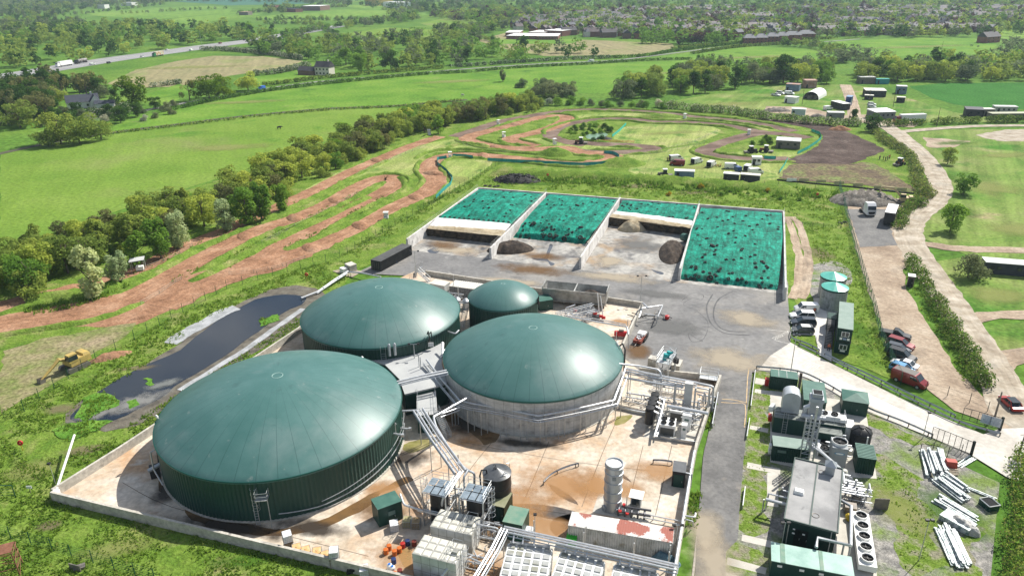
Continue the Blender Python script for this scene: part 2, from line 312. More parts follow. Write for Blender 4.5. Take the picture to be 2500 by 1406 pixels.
FIELDS=[('field',[(0,377),(120,350),(250,332),(420,308),(600,286),(800,268),(962,264),(1010,272),(930,315),(800,345),(690,372),(590,420),(470,455),(300,510),(150,560),(0,640)],M_MEADOW),('field',[(262,322),(300,296),(400,272),(520,246),(640,226),(780,208),(900,194),(1040,182),(1150,178),(1230,192),(1292,212),(1270,232),(1160,244),(962,257),(800,268),(620,280),(480,296),(370,317)],M_PASTURE),('field',[(1160,177),(1280,166),(1420,160),(1560,152),(1690,148),(1725,160),(1720,180),(1620,205),(1500,228),(1400,228),(1300,210),(1230,192)],M_PASTURE),('field',[(1612,140),(1720,127),(1830,113),(1960,122),(2060,132),(2010,150),(1900,172),(1720,162),(1680,152)],M_PASTURE),('field',[(1955,108),(2090,99),(2240,93),(2380,95),(2435,108),(2420,132),(2290,140),(2150,140),(2040,120)],M_PASTURE),('field',[(262,205),(330,172),(430,150),(520,137),(640,138),(742,150),(690,166),(560,186),(430,212),(300,216)],M_STUBBLE),('field',[(350,232),(440,205),(470,225),(400,262)],M_PASTURE),('field',[(610,190),(720,172),(800,168),(790,185),(640,215)],M_PASTURE),('field',[(790,100),(860,80),(950,68),(1090,74),(1075,100),(1000,108),(870,108)],M_MEADOW),('field',[(1025,58),(1080,46),(1130,42),(1215,50),(1222,58),(1150,68),(1060,68)],M_MEADOW),('field',[(1165,100),(1230,82),(1330,95),(1480,100),(1640,107),(1650,118),(1560,134),(1330,138),(1240,122)],M_STUBBLE),('field',[(1190,98),(1300,96),(1430,96),(1390,108),(1210,108)],M_PASTURE),('field',[(190,30),(330,22),(500,15),(570,20),(560,32),(380,48),(240,40)],M_FAR),('field',[(390,50),(560,32),(640,22),(640,36),(520,52),(470,62)],M_FAR),('field',[(600,42),(720,36),(840,24),(980,26),(1050,36),(980,48),(860,50),(700,54)],M_FAR),('field',[(0,62),(90,52),(200,60),(120,84),(0,84)],M_FAR),('field',[(420,4),(560,-4),(800,-4),(760,10),(560,14)],mat('blue_green_crop',(.03,.12,.07),.95)),('field',[(820,14),(990,12),(1040,22),(900,24)],M_FAR),('field',[(2220,212),(2300,204),(2760,200),(2760,272),(2420,266),(2330,256),(2270,238)],M_CROP),('field',[(1630,250),(1730,232),(1880,212),(2060,206),(2130,215),(2250,250),(2330,275),(2500,300),(2200,300),(2100,285),(1950,282),(1780,278),(1660,268)],M_PADDOCK),('field',[(2195,330),(2300,318),(2760,312),(2760,640),(2400,640),(2270,590),(2215,565),(2290,510),(2310,450),(2270,385)],M_PADDOCK),('field',[(2270,640),(2400,620),(2760,650),(2760,820),(2460,770),(2360,775)],M_PADDOCK),('field',[(2380,800),(2760,760),(2760,850),(2420,865)],M_PADDOCK),]
for i,(n_,px,m)in enumerate(FIELDS):sheet(n_,px,.02+.002*i,m,rag=.8,step=6)
sheet('field',[(2320,40),(2440,34),(2760,30),(2760,66),(2440,72),(2380,66)],.07,M_FAR);sheet('field',[(2380,76),(2760,72),(2760,92),(2450,96)],.075,M_FAR)
sheet('rough_ground',[(0,640),(300,520),(560,430),(700,380),(1080,290),(1300,262),(1700,270),(2010,292),(2160,330),(2240,430),(2260,500),(2075,470),(2050,460),(2160,760),(2190,930),(2000,860),(1930,720),(1000,600),(870,660),(735,800),(130,1210),(1600,1590),(-60,1590),(-60,660)],.07,M_GRASS,rag=.8,step=4)
for px in([(740,468),(850,410),(960,372),(1075,345),(1150,342),(1170,362),(1100,372),(1030,398),(1000,430),(900,425),(800,462)],[(1085,395),(1180,392),(1200,402),(1140,442),(1075,478),(1100,430)],[(1265,345),(1320,338),(1420,352),(1560,362),(1480,370),(1390,362)],[(1500,372),(1600,368),(1720,352),(1800,340),(1860,330),(1720,366),(1760,388),(1920,392),(1890,440),(1560,428),(1545,398)],[(1390,285),(1500,276),(1640,282),(1660,298),(1540,290),(1420,296)],[(1530,310),(1660,302),(1760,318),(1700,350),(1600,360),(1500,340)],[(1690,292),(1800,300),(1930,318),(1960,322),(1850,318),(1700,304)],[(1310,318),(1360,300),(1390,295),(1330,322)],[(1780,380),(1830,366),(1900,372),(1960,372),(1920,386),(1800,388)]):
 sheet('mown_grass',px,.085,M_MOWN,3,.5)
TRK=[]
for px,w in(([(-30,760),(70,732),(150,713),(250,690),(350,655),(430,612),(560,560),(660,515),(760,470),(850,424),(930,388),(1010,355),(1075,334)],6),([(1110,335),(1216,300),(1277,287),(1368,273),(1450,269),(1550,272),(1636,279),(1700,287),(1780,294),(1860,305),(1940,322)],6.5),([(-40,806),(100,784),(220,765),(300,735),(400,685),(480,640),(560,597),(640,560),(720,535),(800,500),(860,465),(914,440),(950,434),(968,446),(935,472),(880,497),(830,522),(760,560),(690,600),(640,632),(560,670)],7),([(400,752),(480,712),(560,680),(630,655),(700,628),(780,600),(860,562),(930,522),(1000,490),(1045,466),(1064,440),(1046,415),(1060,392),(1100,380),(1170,380),(1260,388),(1350,398),(1420,402),(1480,394),(1500,383),(1470,376),(1420,374),(1390,364),(1350,363),(1300,365),(1216,360),(1166,350),(1140,340),(1166,328),(1233,312),(1300,293),(1351,284),(1384,288),(1370,302),(1327,319),(1267,334),(1245,341),(1267,350),(1310,358)],7),([(1430,355),(1374,345),(1346,335),(1346,326),(1368,311),(1418,299),(1468,292),(1536,292),(1603,299),(1677,300),(1761,306),(1804,313),(1862,324),(1930,330),(1975,338)],6.5),([(1380,346),(1418,349),(1468,353),(1536,355),(1586,360),(1596,366),(1552,371),(1468,373),(1410,369)],6.5),([(1900,326),(1845,328),(1794,340),(1737,360),(1718,371),(1744,381),(1794,387),(1862,391),(1930,388)],7)):
 TRK.append((px,w));ribbon('dirt_track',px,w,.1+.002*w+LAYER[0]*.0007,M_DIRT if px[0][0]<1300 and px[0][0]!=1110 else mat('brown_dirt',(.15,.1,.075),.95,var=[(.1,.07,.055),(.16,.11,.085),(.22,.165,.13)],scale=.14,coord='World',bump=.6,bscale=1.4,detail=8,spec=.1),6,.9)
sheet('dirt_field',[(0,768),(220,735),(400,690),(560,650),(700,610),(790,590),(760,625),(640,672),(520,702),(440,742),(380,775),(300,806),(240,850),(150,920),(180,880),(290,800),(150,800),(0,806)],.095,M_DIRT,0,1.3)
sheet('worn_ground',[(0,860),(100,830),(250,800),(330,790),(310,822),(220,872),(140,930),(0,1010)],.098,grass('bare_patchy_grass',(.12,.17,.04),(.2,.19,.09),(.27,.22,.14),.16,.4,1.5),0,1.2)
sheet('dirt_field',[(1845,290),(1930,294),(2010,304),(2060,318),(2110,342),(2160,366),(2130,380),(2060,404),(1960,402),(1925,392),(1980,368),(2008,342),(1998,322),(1945,308)],.15,M_DARKDIRT,3,.9)
sheet('worn_ground',[(1940,402),(2060,402),(2130,400),(2200,440),(2225,470),(2080,450),(1920,440),(1905,425)],.155,M_WORN,3,1.2)
sheet('dirt_pad',[(1870,260),(1960,262),(2060,282),(2150,280),(2250,300),(2230,312),(2150,306),(2040,292),(1940,280),(1870,276)],.1,M_TRACK,0,.8)
ribbon('motorway',[(-60,196),(60,180),(170,162),(300,142),(420,126),(520,112),(640,97),(720,82),(820,64)],[30,34],.1,M_MWAY)
for d in(-.5,.5):ribbon('lane_marking',[(60,180+5*d),(170,162+5*d),(300,142+4*d),(420,126+4*d),(520,112+4*d),(640,97+3*d)],.7,.13,M_LINE)
ribbon('lane',[(330,275),(430,256),(520,240),(640,219),(760,202),(900,190),(1100,172),(1330,156),(1500,148),(1650,130),(1800,112),(1990,104),(2100,96)],3.6,.1,mat('lane_asphalt',(.17,.165,.16),.9,var=(.24,.23,.22),scale=.1,coord='World'))
ribbon('ditch',[(-40,385),(120,350),(262,326),(420,306),(600,284),(800,266),(962,259),(1140,244)],4,.09,mat('ditch_mud',(.05,.06,.03),.9,var=(.09,.08,.05),scale=.2,coord='World'),rag=.5)
ribbon('dirt_road',[(2064,208),(2075,235),(2082,262),(2086,285)],6,.12,M_TRACK,rag=.5)
ribbon('dirt_road',[(2100,288),(2145,300),(2190,326),(2240,370),(2275,410),(2296,455),(2280,492),(2240,525),(2218,560),(2230,605),(2262,655),(2310,725),(2360,800),(2410,880),(2450,950),(2500,1030),(2760,1100)],[7,6.5],.125,M_PALETRACK,rag=.5)
ribbon('dirt_road',[(2185,324),(2250,318),(2330,312),(2420,308),(2760,306)],4.5,.13,M_PALETRACK,rag=.4)
sheet('dirt_yard',[(2062,470),(2120,478),(2190,486),(2230,490),(2195,520),(2180,560),(2200,592),(2240,600),(2262,650),(2225,640),(2205,660),(2210,700),(2240,750),(2290,830),(2330,900),(2380,950),(2440,1010),(2760,1030),(2760,1200),(2440,1150),(2440,1050),(2330,1000),(2240,930),(2180,880),(2150,800),(2105,660),(2078,560)],.115,M_TRACK,0,.6)
sheet('asphalt_patch',[(2068,512),(2180,512),(2172,560),(2190,600),(2100,605),(2085,560)],.135,M_ROADASPH,0,.5)
ribbon('dirt_road',[(2256,596),(2330,606),(2420,610),(2760,616)],4,.122,M_TRACK,rag=.8);ribbon('dirt_road',[(2370,790),(2430,770),(2760,766)],3.5,.123,M_TRACK,rag=.8)
ribbon('dirt_road',[(2420,900),(2470,872),(2760,840)],5,.124,M_TRACK,rag=.8)
sheet('bare_ground',[(2380,330),(2460,318),(2760,316),(2760,345),(2440,346)],.085,M_PALETRACK,0,1.5);sheet('bare_ground',[(2250,335),(2310,340),(2370,345),(2330,360),(2270,362)],.087,M_TRACK,0,1.5)
for dx in(0,22):ribbon('wheel_track',[(1918+dx*.7,530),(1930+dx,552),(1945+dx,600),(1952+dx,645),(1948+dx,690),(1935+dx,730)],1.9,.1+dx*.001,M_TRACK,rag=.4)
sheet('gravel_patch',[(1985,648),(2050,640),(2080,690),(2010,745),(1975,700)],.105,M_GRAVEL,3,.8)
sheet('asphalt_yard',[(868,668),(930,640),(985,606),(1200,628),(1420,656),(1660,686),(1922,712),(1929,800),(1930,838),(2012,880),(1985,930),(1850,906),(1838,900),(1825,1000),(1818,1090),(1810,1185),(1800,1300),(1772,1350),(1765,1600),(1688,1600),(1702,1300),(1716,1120),(1742,1000),(1757,925),(1560,906),(1513,868),(1566,745),(1300,705),(1040,668),(1005,675),(940,672)],.16,M_ASPHALT)
sheet('service_road',[(1850,908),(1838,900),(1825,1000),(1818,1090),(1810,1185),(1800,1320),(1772,1350),(1765,1600),(1686,1600),(1702,1300),(1716,1120),(1742,1000),(1757,930)],.166,M_ROADASPH,0,.1)
sheet('access_road',[(1930,838),(2012,880),(2100,924),(2200,974),(2300,1020),(2400,1062),(2440,1048),(2760,1040),(2760,1240),(2460,1168),(2370,1112),(2280,1072),(2200,1040),(2110,1002),(2030,958),(1970,924),(1900,910),(1850,906),(1880,870)],.17,M_ACCESS)
for q in([(2030,920),(2300,1050),(2220,1036),(1990,930)],):sheet('road_marking',q,.176,mat('white_road_slab',(.68,.66,.62),.85,var=(.56,.54,.5),scale=.3,coord='World'))
for k in range(7):sheet('road_marking',[(1988+k*4.4-14,879+k*2.4),(1990+k*4.4-14,880+k*2.4),(1990+k*4.4-32,895+k*2.4),(1988+k*4.4-32,894+k*2.4)],.178,M_LINE)
for a,b in(((1872,806),(1926,812)),((1890,832),(1930,842))):ribbon('road_marking',[a,((a[0]+b[0])/2,(a[1]+b[1])/2),b],.12,.177,M_LINE)
for px in([(1762,976),(1790,978),(1820,984),(1822,983),(1828,902),(1848,903)],[(1760,984),(1790,986),(1819,990),(1817,1045)]):ribbon('road_marking',px,.14,.179,M_YLINE,3)
def tyre_curl(px,w=.12):ribbon('tyre_marks',px,w,.1785,mat('tyre_mark',(.07,.07,.07),.9,var=(.13,.13,.13),scale=.4,coord='World'),8,.05)
tyre_curl([(1665,735),(1690,718),(1716,722),(1712,733),(1690,730),(1668,745),(1700,760),(1728,790),(1718,828),(1690,836),(1680,815),(1700,828),(1716,835)])
tyre_curl([(1740,720),(1725,750),(1735,790),(1770,815),(1830,820)],.3);tyre_curl([(1790,712),(1752,735),(1742,775),(1765,806),(1820,812)],.3)
BUNK=[((1166,459),(993,583)),((1334,469),(1197,605)),((1514,482),(1417,628)),((1707,497),(1660,655)),((1914,516),(1919,702))]
sheet('bunker_floor',[(1150,480),(1914,536),(1923,720),(1660,692),(1420,662),(1200,634),(985,612)],.182,M_BUNK,0,.2)
for px in([(1045,614),(1060,607),(1074,612),(1066,620),(1050,619)],[(1300,632),(1330,630),(1340,600),(1348,602),(1338,634),(1354,646),(1344,650),(1336,640),(1312,638)],[(1420,596),(1436,594),(1430,604)],[(1590,660),(1620,668),(1612,672)]):
 sheet('puddle',px,.19,M_PUDDLE,4,.25,1)
for px in([(1395,762),(1410,740),(1440,735),(1430,770)],[(1612,770),(1645,760),(1655,780),(1620,800)]):pass
PAD=[(128,1212),(440,1012),(735,812),(850,738),(1010,665),(1040,668),(1300,705),(1566,745),(1513,868),(1560,906),(1757,928),(1697,1082),(1668,1250),(1640,1440),(1615,1577),(1066,1448),(800,1384),(400,1277)]
sheet('concrete_pad',PAD,.186,M_PAD)
for px in([(620,1285),(700,1290),(800,1262),(900,1210),(985,1168),(1010,1180),(940,1200),(900,1242),(800,1285),(700,1308),(560,1300),(470,1270),(430,1200),(520,1262)],[(1060,1010),(1130,1005),(1220,1062),(1190,1088),(1170,1075),(1120,1042)],[(385,1160),(400,1120),(420,1190),(400,1210)]):
 sheet('wet_stain',px,.192,M_STAIN,4,.5,1)
for px in([(1505,1020),(1545,1015),(1530,1032),(1500,1040)],[(985,1088),(1060,1072),(1050,1092),(1000,1110)],[(1478,1318-20),(1560,1290),(1620,1300),(1560,1316)],[(975,1348),(1004,1340),(1000,1390),(978,1370)]):
 sheet('moss_patch',px,.194,mat('algae',(.16,.16,.03),.9,var=(.3,.26,.12),scale=.5,coord='World',detail=8),4,.4,1)
for px in([(1217,1062),(1150,1145),(1100,1220)],[(1340,1080),(1290,1200),(1260,1260)],[(1505,1030),(1470,1110),(1420,1240)],[(1570,1090),(1520,1290)],[(985,1180),(1200,1228),(1420,1262)],[(1120,1080),(1400,1130),(1680,1160)],[(300,1180),(420,1240),(700,1310),(900,1360)],[(1600,760),(1590,800)],[(1640,1090),(1600,1260)]):ribbon('slab_joint',px,.09,.19,flat('joint_line',(.16,.13,.1),.9),4,.02)
sheet('compound_ground',[(1838,900),(1970,925),(2110,1003),(2280,1074),(2370,1112),(2330,1130),(2440,1180),(2400,1600),(1765,1600),(1772,1350),(1800,1320),(1810,1185),(1822,1040)],.15,M_GRAVEL)
for px in([(1838,906),(1880,908),(1876,1010),(1860,1060),(1820,1050)],[(1818,1060),(1868,1070),(1890,1140),(1862,1160),(1812,1135)],[(1812,1150),(1856,1160),(1866,1230),(1850,1300),(1805,1300)],[(1800,1340),(1870,1350),(1850,1390),(1775,1380)],[(2050,985),(2140,1020),(2300,1085),(2240,1090),(2110,1040)],[(2150,1120),(2220,1150),(2270,1240),(2300,1390),(2200,1400),(2190,1290),(2140,1210)],[(2330,1300),(2400,1290),(2390,1420),(2320,1420)]):
 sheet('rough_ground',px,.158,mat('weedy_gravel',(.14,.21,.04),.95,var=[(.1,.17,.02),(.15,.22,.04),(.23,.22,.15)],scale=.5,coord='World',bump=.8,bscale=4,detail=9,spec=.05,stops=(.36,.6),grain=(4,.25)),3,2.0,1)
for px in([(1845,924),(1878,930),(1876,944),(1842,938)],[(1843,951),(1890,958),(1888,968),(1842,960)],[(1832,1040),(1876,1048),(1874,1058),(1830,1049)],[(1824,1130),(1905,1146),(1904,1160),(1823,1144)],[(1873,1155),(1900,1158),(1900,1240),(1872,1236)],[(1812,1306),(1898,1326),(1896,1342),(1810,1322)],[(1776,1362),(1872,1388),(1868,1404),(1773,1380)],[(1772,1400),(1870,1425),(1870,1600),(1772,1600)],[(1880,955),(2110,985),(2140,1170),(2050,1165),(1880,1130)],[(2030,1150),(2080,1160),(2140,1400),(2140,1600),(2040,1600)]):
 sheet('concrete_path',px,.164,M_SLAB)
sheet('lagoon_bank',[(160,1010),(330,905),(420,850),(520,770),(600,735),(690,700),(770,706),(800,735),(740,790),(560,900),(430,985),(330,1040),(230,1050)],.1,M_MUD,3,1)
sheet('lagoon_water',[(205,985),(290,925),(360,890),(440,855),(520,790),(600,745),(668,722),(745,726),(735,745),(690,768),(600,835),(510,895),(430,945),(390,975),(330,1005),(250,1035),(180,1022)],.13,M_WATER,3,.6)
ribbon('lagoon_liner',[(415,840),(450,818),(500,790),(545,765),(578,752)],3.2,.17,mat('grey_liner',(.42,.43,.44),.5,var=(.25,.26,.26),scale=.5,coord='World',bump=.5,bscale=2),rag=.5)
ribbon('lagoon_liner',[(440,955),(520,905),(610,848),(690,790),(740,755)],1.3,.172,mat('grey_liner',(.4,.4,.4)),rag=.3)
def stain(px,rx,ry,c,amt=.9,sc=.25,rough=.9,a=0.0,name='ground_stain',z=.2):
 """a patch of spilled or worn ground with a ragged fading edge"""
 key='stain_%s_%s'%(name,'_'.join('%.2f'%q for q in c));m=MATS.get(key)
 if not m:
  m=bpy.data.materials.new(key);m.use_nodes=True;N=m.node_tree.nodes;L=m.node_tree.links;b=N['Principled BSDF'];b.inputs['Base Color'].default_value=(*c,1);b.inputs['Roughness'].default_value=rough;b.inputs['Specular IOR Level'].default_value=.3 if rough<.6 else.05;MATS[key]=m
  g=N.new('ShaderNodeTexGradient');g.gradient_type='SPHERICAL';L.new(N.new('ShaderNodeTexCoord').outputs['Object'],g.inputs[0]);n=N.new('ShaderNodeTexNoise');n.inputs['Scale'].default_value=sc;n.inputs['Detail'].default_value=9;n.inputs['Roughness'].default_value=.65;L.new(N.new('ShaderNodeNewGeometry').outputs['Position'],n.inputs['Vector'])
  q=N.new('ShaderNodeMath');q.operation='MULTIPLY_ADD';L.new(n.outputs[0],q.inputs[0]);q.inputs[1].default_value=2.6;q.inputs[2].default_value=-1.3;w_=N.new('ShaderNodeMath');w_.operation='MULTIPLY_ADD';L.new(g.outputs[1],w_.inputs[0]);w_.inputs[1].default_value=2.2;w_.inputs[2].default_value=-.65;e=N.new('ShaderNodeMath');e.operation='ADD';e.use_clamp=True;L.new(q.outputs[0],e.inputs[0]);L.new(w_.outputs[0],e.inputs[1])
  k=N.new('ShaderNodeMath');k.operation='MULTIPLY';k.inputs[1].default_value=amt;L.new(e.outputs[0],k.inputs[0]);L.new(k.outputs[0],b.inputs['Alpha'])
 LAYER[0]+=1;o=MB().add([(math.cos(t*PI/12),math.sin(t*PI/12),0)for t in range(24)],[tuple(range(24))]).build(name,m);p=G(*px);o.location=(p.x,p.y,z+(LAYER[0]%40)*.0002);o.scale=(rx,ry,1);o.rotation_euler=(0,0,a);return tag(o,kind='structure')
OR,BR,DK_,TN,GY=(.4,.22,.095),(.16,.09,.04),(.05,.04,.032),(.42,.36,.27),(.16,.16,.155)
for px,rx,ry,c,am in(((1370,1185),10,7,OR,.8),((1250,1235),9,6,OR,.6),((1480,1190),8,5,OR,.5),((1000,1375),8,5,OR,.7),((1180,1385),9,4,OR,.8),((1340,1290),8,4,OR,.7),((920,1250),7,3,BR,.8),((1440,1300),5,3,BR,.7),((1160,1300),7,3,BR,.8),((950,1200),5,3,OR,.6),((1600,1150),6,4,OR,.5),((1510,790),4,3,OR,.5)):stain(px,rx,ry,c,am*.8,.22,.85,-.3,'rust_stain',.21)
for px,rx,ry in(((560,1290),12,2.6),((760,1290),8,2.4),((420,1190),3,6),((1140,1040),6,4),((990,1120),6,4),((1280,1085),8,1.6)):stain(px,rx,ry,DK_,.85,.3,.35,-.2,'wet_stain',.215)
for px,rx,ry,c in(((1745,1370),5,8,TN),((1720,1300),4,6,TN),((1780,880),12,7,TN),((1560,860),4,5,BR),((1640,800),9,6,GY),((1820,780),9,6,TN),((1500,680),16,4,TN),((1300,660),14,5,BR),((1110,612),10,4,TN),((1330,628),8,4,BR),((1560,600),9,9,GY),((1490,640),6,6,TN),((1080,600),8,4,BR),((1250,690),14,3,TN),((1600,720),12,3,GY)):stain(px,rx,ry,c,.7,.25,.9,-.3,'yard_stain',.225)
YG,DG_,MU=(.25,.27,.09),(.07,.16,.02),(.2,.165,.1)
for px,rx,ry,c in(((2420,460),14,12,YG),((2480,560),16,8,YG),((2340,520),9,8,DG_),((2450,380),18,6,YG),((2300,430),6,14,DG_),((2440,720),10,8,YG),((2330,350),14,6,DG_),((1780,255),30,10,YG),((1900,240),22,8,DG_),((560,360),26,10,YG),((600,250),40,8,YG),((1100,200),40,10,YG),((1600,180),40,10,YG),((2240,115),80,14,YG),((1850,140),60,14,YG),((480,165),60,14,YG),((2000,620),5,8,MU),((2080,800),5,10,DG_),((1560,455),14,4,MU),((1700,470),12,4,MU),((1330,450),10,3,DG_),((120,1285),2.2,1.6,MU),((200,1100),5,2,MU),((80,1150),6,4,YG),((300,1340),7,3,YG),((600,1370),6,2,DG_),((150,1000),5,2.5,MU),((330,900),6,1.5,MU),((1700,410),20,4,YG),((1640,325),20,6,YG),((1120,440),6,8,YG),((2320,1250),5,9,DG_),((2200,1250),5,8,YG)):stain(px,rx,ry,c,.6,.12 if rx>12 else.35,.95,.2,'grass_patch',.155 if px[1]>900 else.125)
stain((330,985),8,4,(.22,.22,.21),.8,.5,.8,.6,'pond_scum',.18);stain((240,1010),6,3,(.2,.2,.19),.8,.5,.8,.6,'pond_scum',.18);stain((400,940),5,2,(.2,.21,.2),.7,.5,.8,.6,'pond_scum',.18)
for px in([(636,784),(662,770),(690,768),(682,784),(645,797)],[(205,975),(240,958),(262,962),(288,980),(270,1000),(240,1012),(215,1030),(200,1012)],[(335,930),(352,927),(375,938),(352,944)],[(310,985),(338,975),(350,990),(320,1000)],[(135,1050),(190,1030),(260,1028),(230,1060),(170,1078)]):
 sheet('reed_bed',px,.19,grass('reed_green',(.05,.14,.015),(.1,.22,.03),(.16,.27,.045),.3,1,2.5),0,1.3,.7)
 # vegetation
def np_mesh(name,V,F,mats,fm=None):
 me=bpy.data.meshes.new(name);n=len(F);k=F.shape[1]
 me.vertices.add(len(V));me.vertices.foreach_set('co',V.astype(np.float32).ravel())
 me.loops.add(n*k);me.loops.foreach_set('vertex_index',F.astype(np.int32).ravel())
 me.polygons.add(n);me.polygons.foreach_set('loop_start',np.arange(0,n*k,k,dtype=np.int32));me.polygons.foreach_set('loop_total',np.full(n,k,np.int32))
 for m in(mats if isinstance(mats,(list,tuple))else[mats]):me.materials.append(m)
 if fm is not None:me.polygons.foreach_set('material_index',fm.astype(np.int32))
 me.update(calc_edges=True);return me
def leaves(blobs,n,size,rng,flatz=.25,jitter=.6):
 """n leaf clumps spread over the shells of the blobs (cx, cy, cz, rx, ry, rz)"""
 B=np.array(blobs,float);w=(B[:,3]*B[:,5]);w/=w.sum();idx=rng.choice(len(B),n,p=w);b=B[idx]
 d=rng.normal(size=(n,3));d[:,2]+=.25;d/=np.linalg.norm(d,axis=1)[:,None]
 rad=1-.38*rng.random(n)**2+.1*rng.normal(size=n)*.5
 P=b[:,:3]+d*b[:,3:]*rad[:,None]
 nn=d+jitter*rng.normal(size=(n,3));nn/=np.linalg.norm(nn,axis=1)[:,None]
 t=np.cross(nn,rng.normal(size=(n,3)));t/=np.linalg.norm(t,axis=1)[:,None];q=np.cross(nn,t)
 s=size*(.55+.9*rng.random(n));t*=s[:,None];q*=(s*(.6+.5*rng.random(n)))[:,None]
 V=np.stack([P-t*.5,P+q*.42-t*.08,P+t*.55,P-q*.42+t*.1],1).reshape(-1,3)
 return V,np.arange(4*n).reshape(-1,4)
def crown_blobs(kind,rng):
 """unit crowns: height 1, base of the crown a little over the ground"""
 bl=[]
 if kind=='round':
  for _ in range(20):
   a=rng.random()*6.28;z=.14+.74*rng.random();rr=.3*math.sqrt(max(.05,1-((z-.5)/.46)**2))*(.5+.6*rng.random());s=.1+.07*rng.random();bl.append((rr*math.cos(a),rr*math.sin(a),z,s,s,s*.85))
 elif kind=='wide':
  for _ in range(24):
   a=rng.random()*6.28;z=.13+.67*rng.random();rr=.46*math.sqrt(max(.05,1-((z-.45)/.5)**2))*(.35+.75*rng.random());s=.12+.08*rng.random();bl.append((rr*math.cos(a),rr*math.sin(a),z,s,s,s*.8))
 elif kind=='poplar':
  for _ in range(22):
   a=rng.random()*6.28;z=.1+.82*rng.random();rr=.2*math.sin(PI*min(1,max(.12,1.02-z*.92)))**.7*(.5+.6*rng.random());s=.07+.055*rng.random();bl.append((rr*math.cos(a),rr*math.sin(a),z,s,s,s*1.25))
 elif kind=='dark':
  for _ in range(18):
   a=rng.random()*6.28;z=.15+.75*rng.random();rr=.3*(1.05-z)*(.4+.7*rng.random());s=.09+.06*rng.random();bl.append((rr*math.cos(a),rr*math.sin(a),z,s*1.2,s*1.2,s*.8))
 elif kind=='bush':
  for _ in range(16):
   a=rng.random()*6.28;z=.12+.6*rng.random();rr=.55*(1.05-z)*(.3+.8*rng.random());s=.17+.1*rng.random();bl.append((rr*math.cos(a),rr*math.sin(a),z,s,s,s*.9))
 elif kind=='sparse':
  for _ in range(13):
   a=rng.random()*6.28;z=.3+.6*rng.random();rr=.3*(.3+.8*rng.random());s=.07+.06*rng.random();bl.append((rr*math.cos(a),rr*math.sin(a),z,s,s,s*1.3))
 return bl
M_BARK=mat('bark',(.1,.075,.055),.95,var=(.16,.13,.1),scale=3)
FOL=dict(olive=(.24,.315,.065),yellow=(.35,.43,.08),green=(.16,.29,.045),deep=(.065,.135,.026),pale=(.44,.52,.26),brown=(.17,.185,.07),grey=(.16,.2,.1),oak=(.16,.25,.02),copper=(.09,.05,.045),blossom=(.42,.44,.34))
FM={k:foliage('foliage_'+k,v)for k,v in FOL.items()}
def trunk_mesh(kind,rng):
 mb=MB();h=.75 if kind!='bush' else.4;mb.tube([(0,0,-.01),(.006,.004,h*.4),(.0,.012,h)],[.024,.017,.006],7)
 for k in range(6):
  a=k*1.2+rng.random();z=h*(.3+.1*k);mb.tube([(0,0,z),(.11*math.cos(a),.11*math.sin(a),z+.1),(.2*math.cos(a),.2*math.sin(a),z+.2)],[.01,.007,.003],5)
 return mb.mesh('trunk',M_BARK)
PROTO={}
def proto(kind,fol,k):
 key=(kind,fol,k)
 if key not in PROTO:
  rng=np.random.default_rng(abs(hash((kind,k)))%99991 if False else sum(map(ord,kind))*17+k*101);n=dict(round=2300,wide=2600,poplar=2200,dark=1700,bush=1700,sparse=800)[kind]
  V,F=leaves(crown_blobs(kind,rng),n,.052 if kind!='bush' else.07,rng)
  if(kind,k)not in PROTO:PROTO[(kind,k)]=trunk_mesh(kind,rng)
  PROTO[key]=(np_mesh('crown',V,F,FM[fol]),PROTO[(kind,k)])
 return PROTO[key]
LOW={}
def low(kind,k):
 if(kind,k)not in LOW:
  rng=np.random.default_rng(sum(map(ord,kind))+k*7);LOW[(kind,k)]=leaves(crown_blobs(kind,rng),210,.125,rng,jitter=.5)
 return LOW[(kind,k)]
KNAME=dict(round='round_tree',wide='spreading_tree',poplar='poplar_tree',dark='dark_evergreen_tree',bush='bushy_shrub',sparse='bare_tree')
FNAME=dict(olive='olive green',yellow='yellow green',green='fresh green',deep='dark green',pale='pale silvery',brown='brownish',grey='grey green',oak='bright oak green',copper='dark copper',blossom='white flowering')
SNAME=dict(round='rounded',wide='broad spreading',poplar='tall narrow',dark='pointed',bush='low bushy',sparse='thin open')
def tree(p,h,kind,fol,label=None,group=None,k=None,wx=1.15):
 cr,tr=proto(kind,fol,random.randrange(3)if k is None else k)
 t=thing(KNAME[kind],label,'shrub' if kind=='bush' else 'tree',(p[0],p[1],0),random.random()*6.28,group)
 t.scale=(h*wx*random.uniform(.9,1.12),h*wx*random.uniform(.9,1.12),h)
 for n_,me in(('crown',cr),('trunk',tr)):
  o=bpy.data.objects.new(n_,me);COL.objects.link(o);o.parent=t
 return t
def inpoly(P,poly):
 x,y=P[:,0],P[:,1];r=np.zeros(len(P),bool);n=len(poly)
 for i in range(n):
  x1,y1=poly[i][0],poly[i][1];x2,y2=poly[(i+1)%n][0],poly[(i+1)%n][1]
  if y1==y2:continue
  c=((y1>y)!=(y2>y))&(x<(x2-x1)*(y-y1)/(y2-y1)+x1);r^=c
 return r
def scatter(px,n,mind,rng,smooth_px=True):
 """n points in a ground polygon, at least mind metres apart"""
 w=np.array([G(*p).xy for p in px]);lo,hi=w.min(0),w.max(0);out=[];tries=0
 while len(out)<n and tries<n*60:
  c=lo+(hi-lo)*rng.random((400,2));c=c[inpoly(c,w)];tries+=400
  for q in c:
   if len(out)>=n:break
   if all((q[0]-o[0])**2+(q[1]-o[1])**2>mind*mind for o in out[-400:]):out.append(q)
 return out
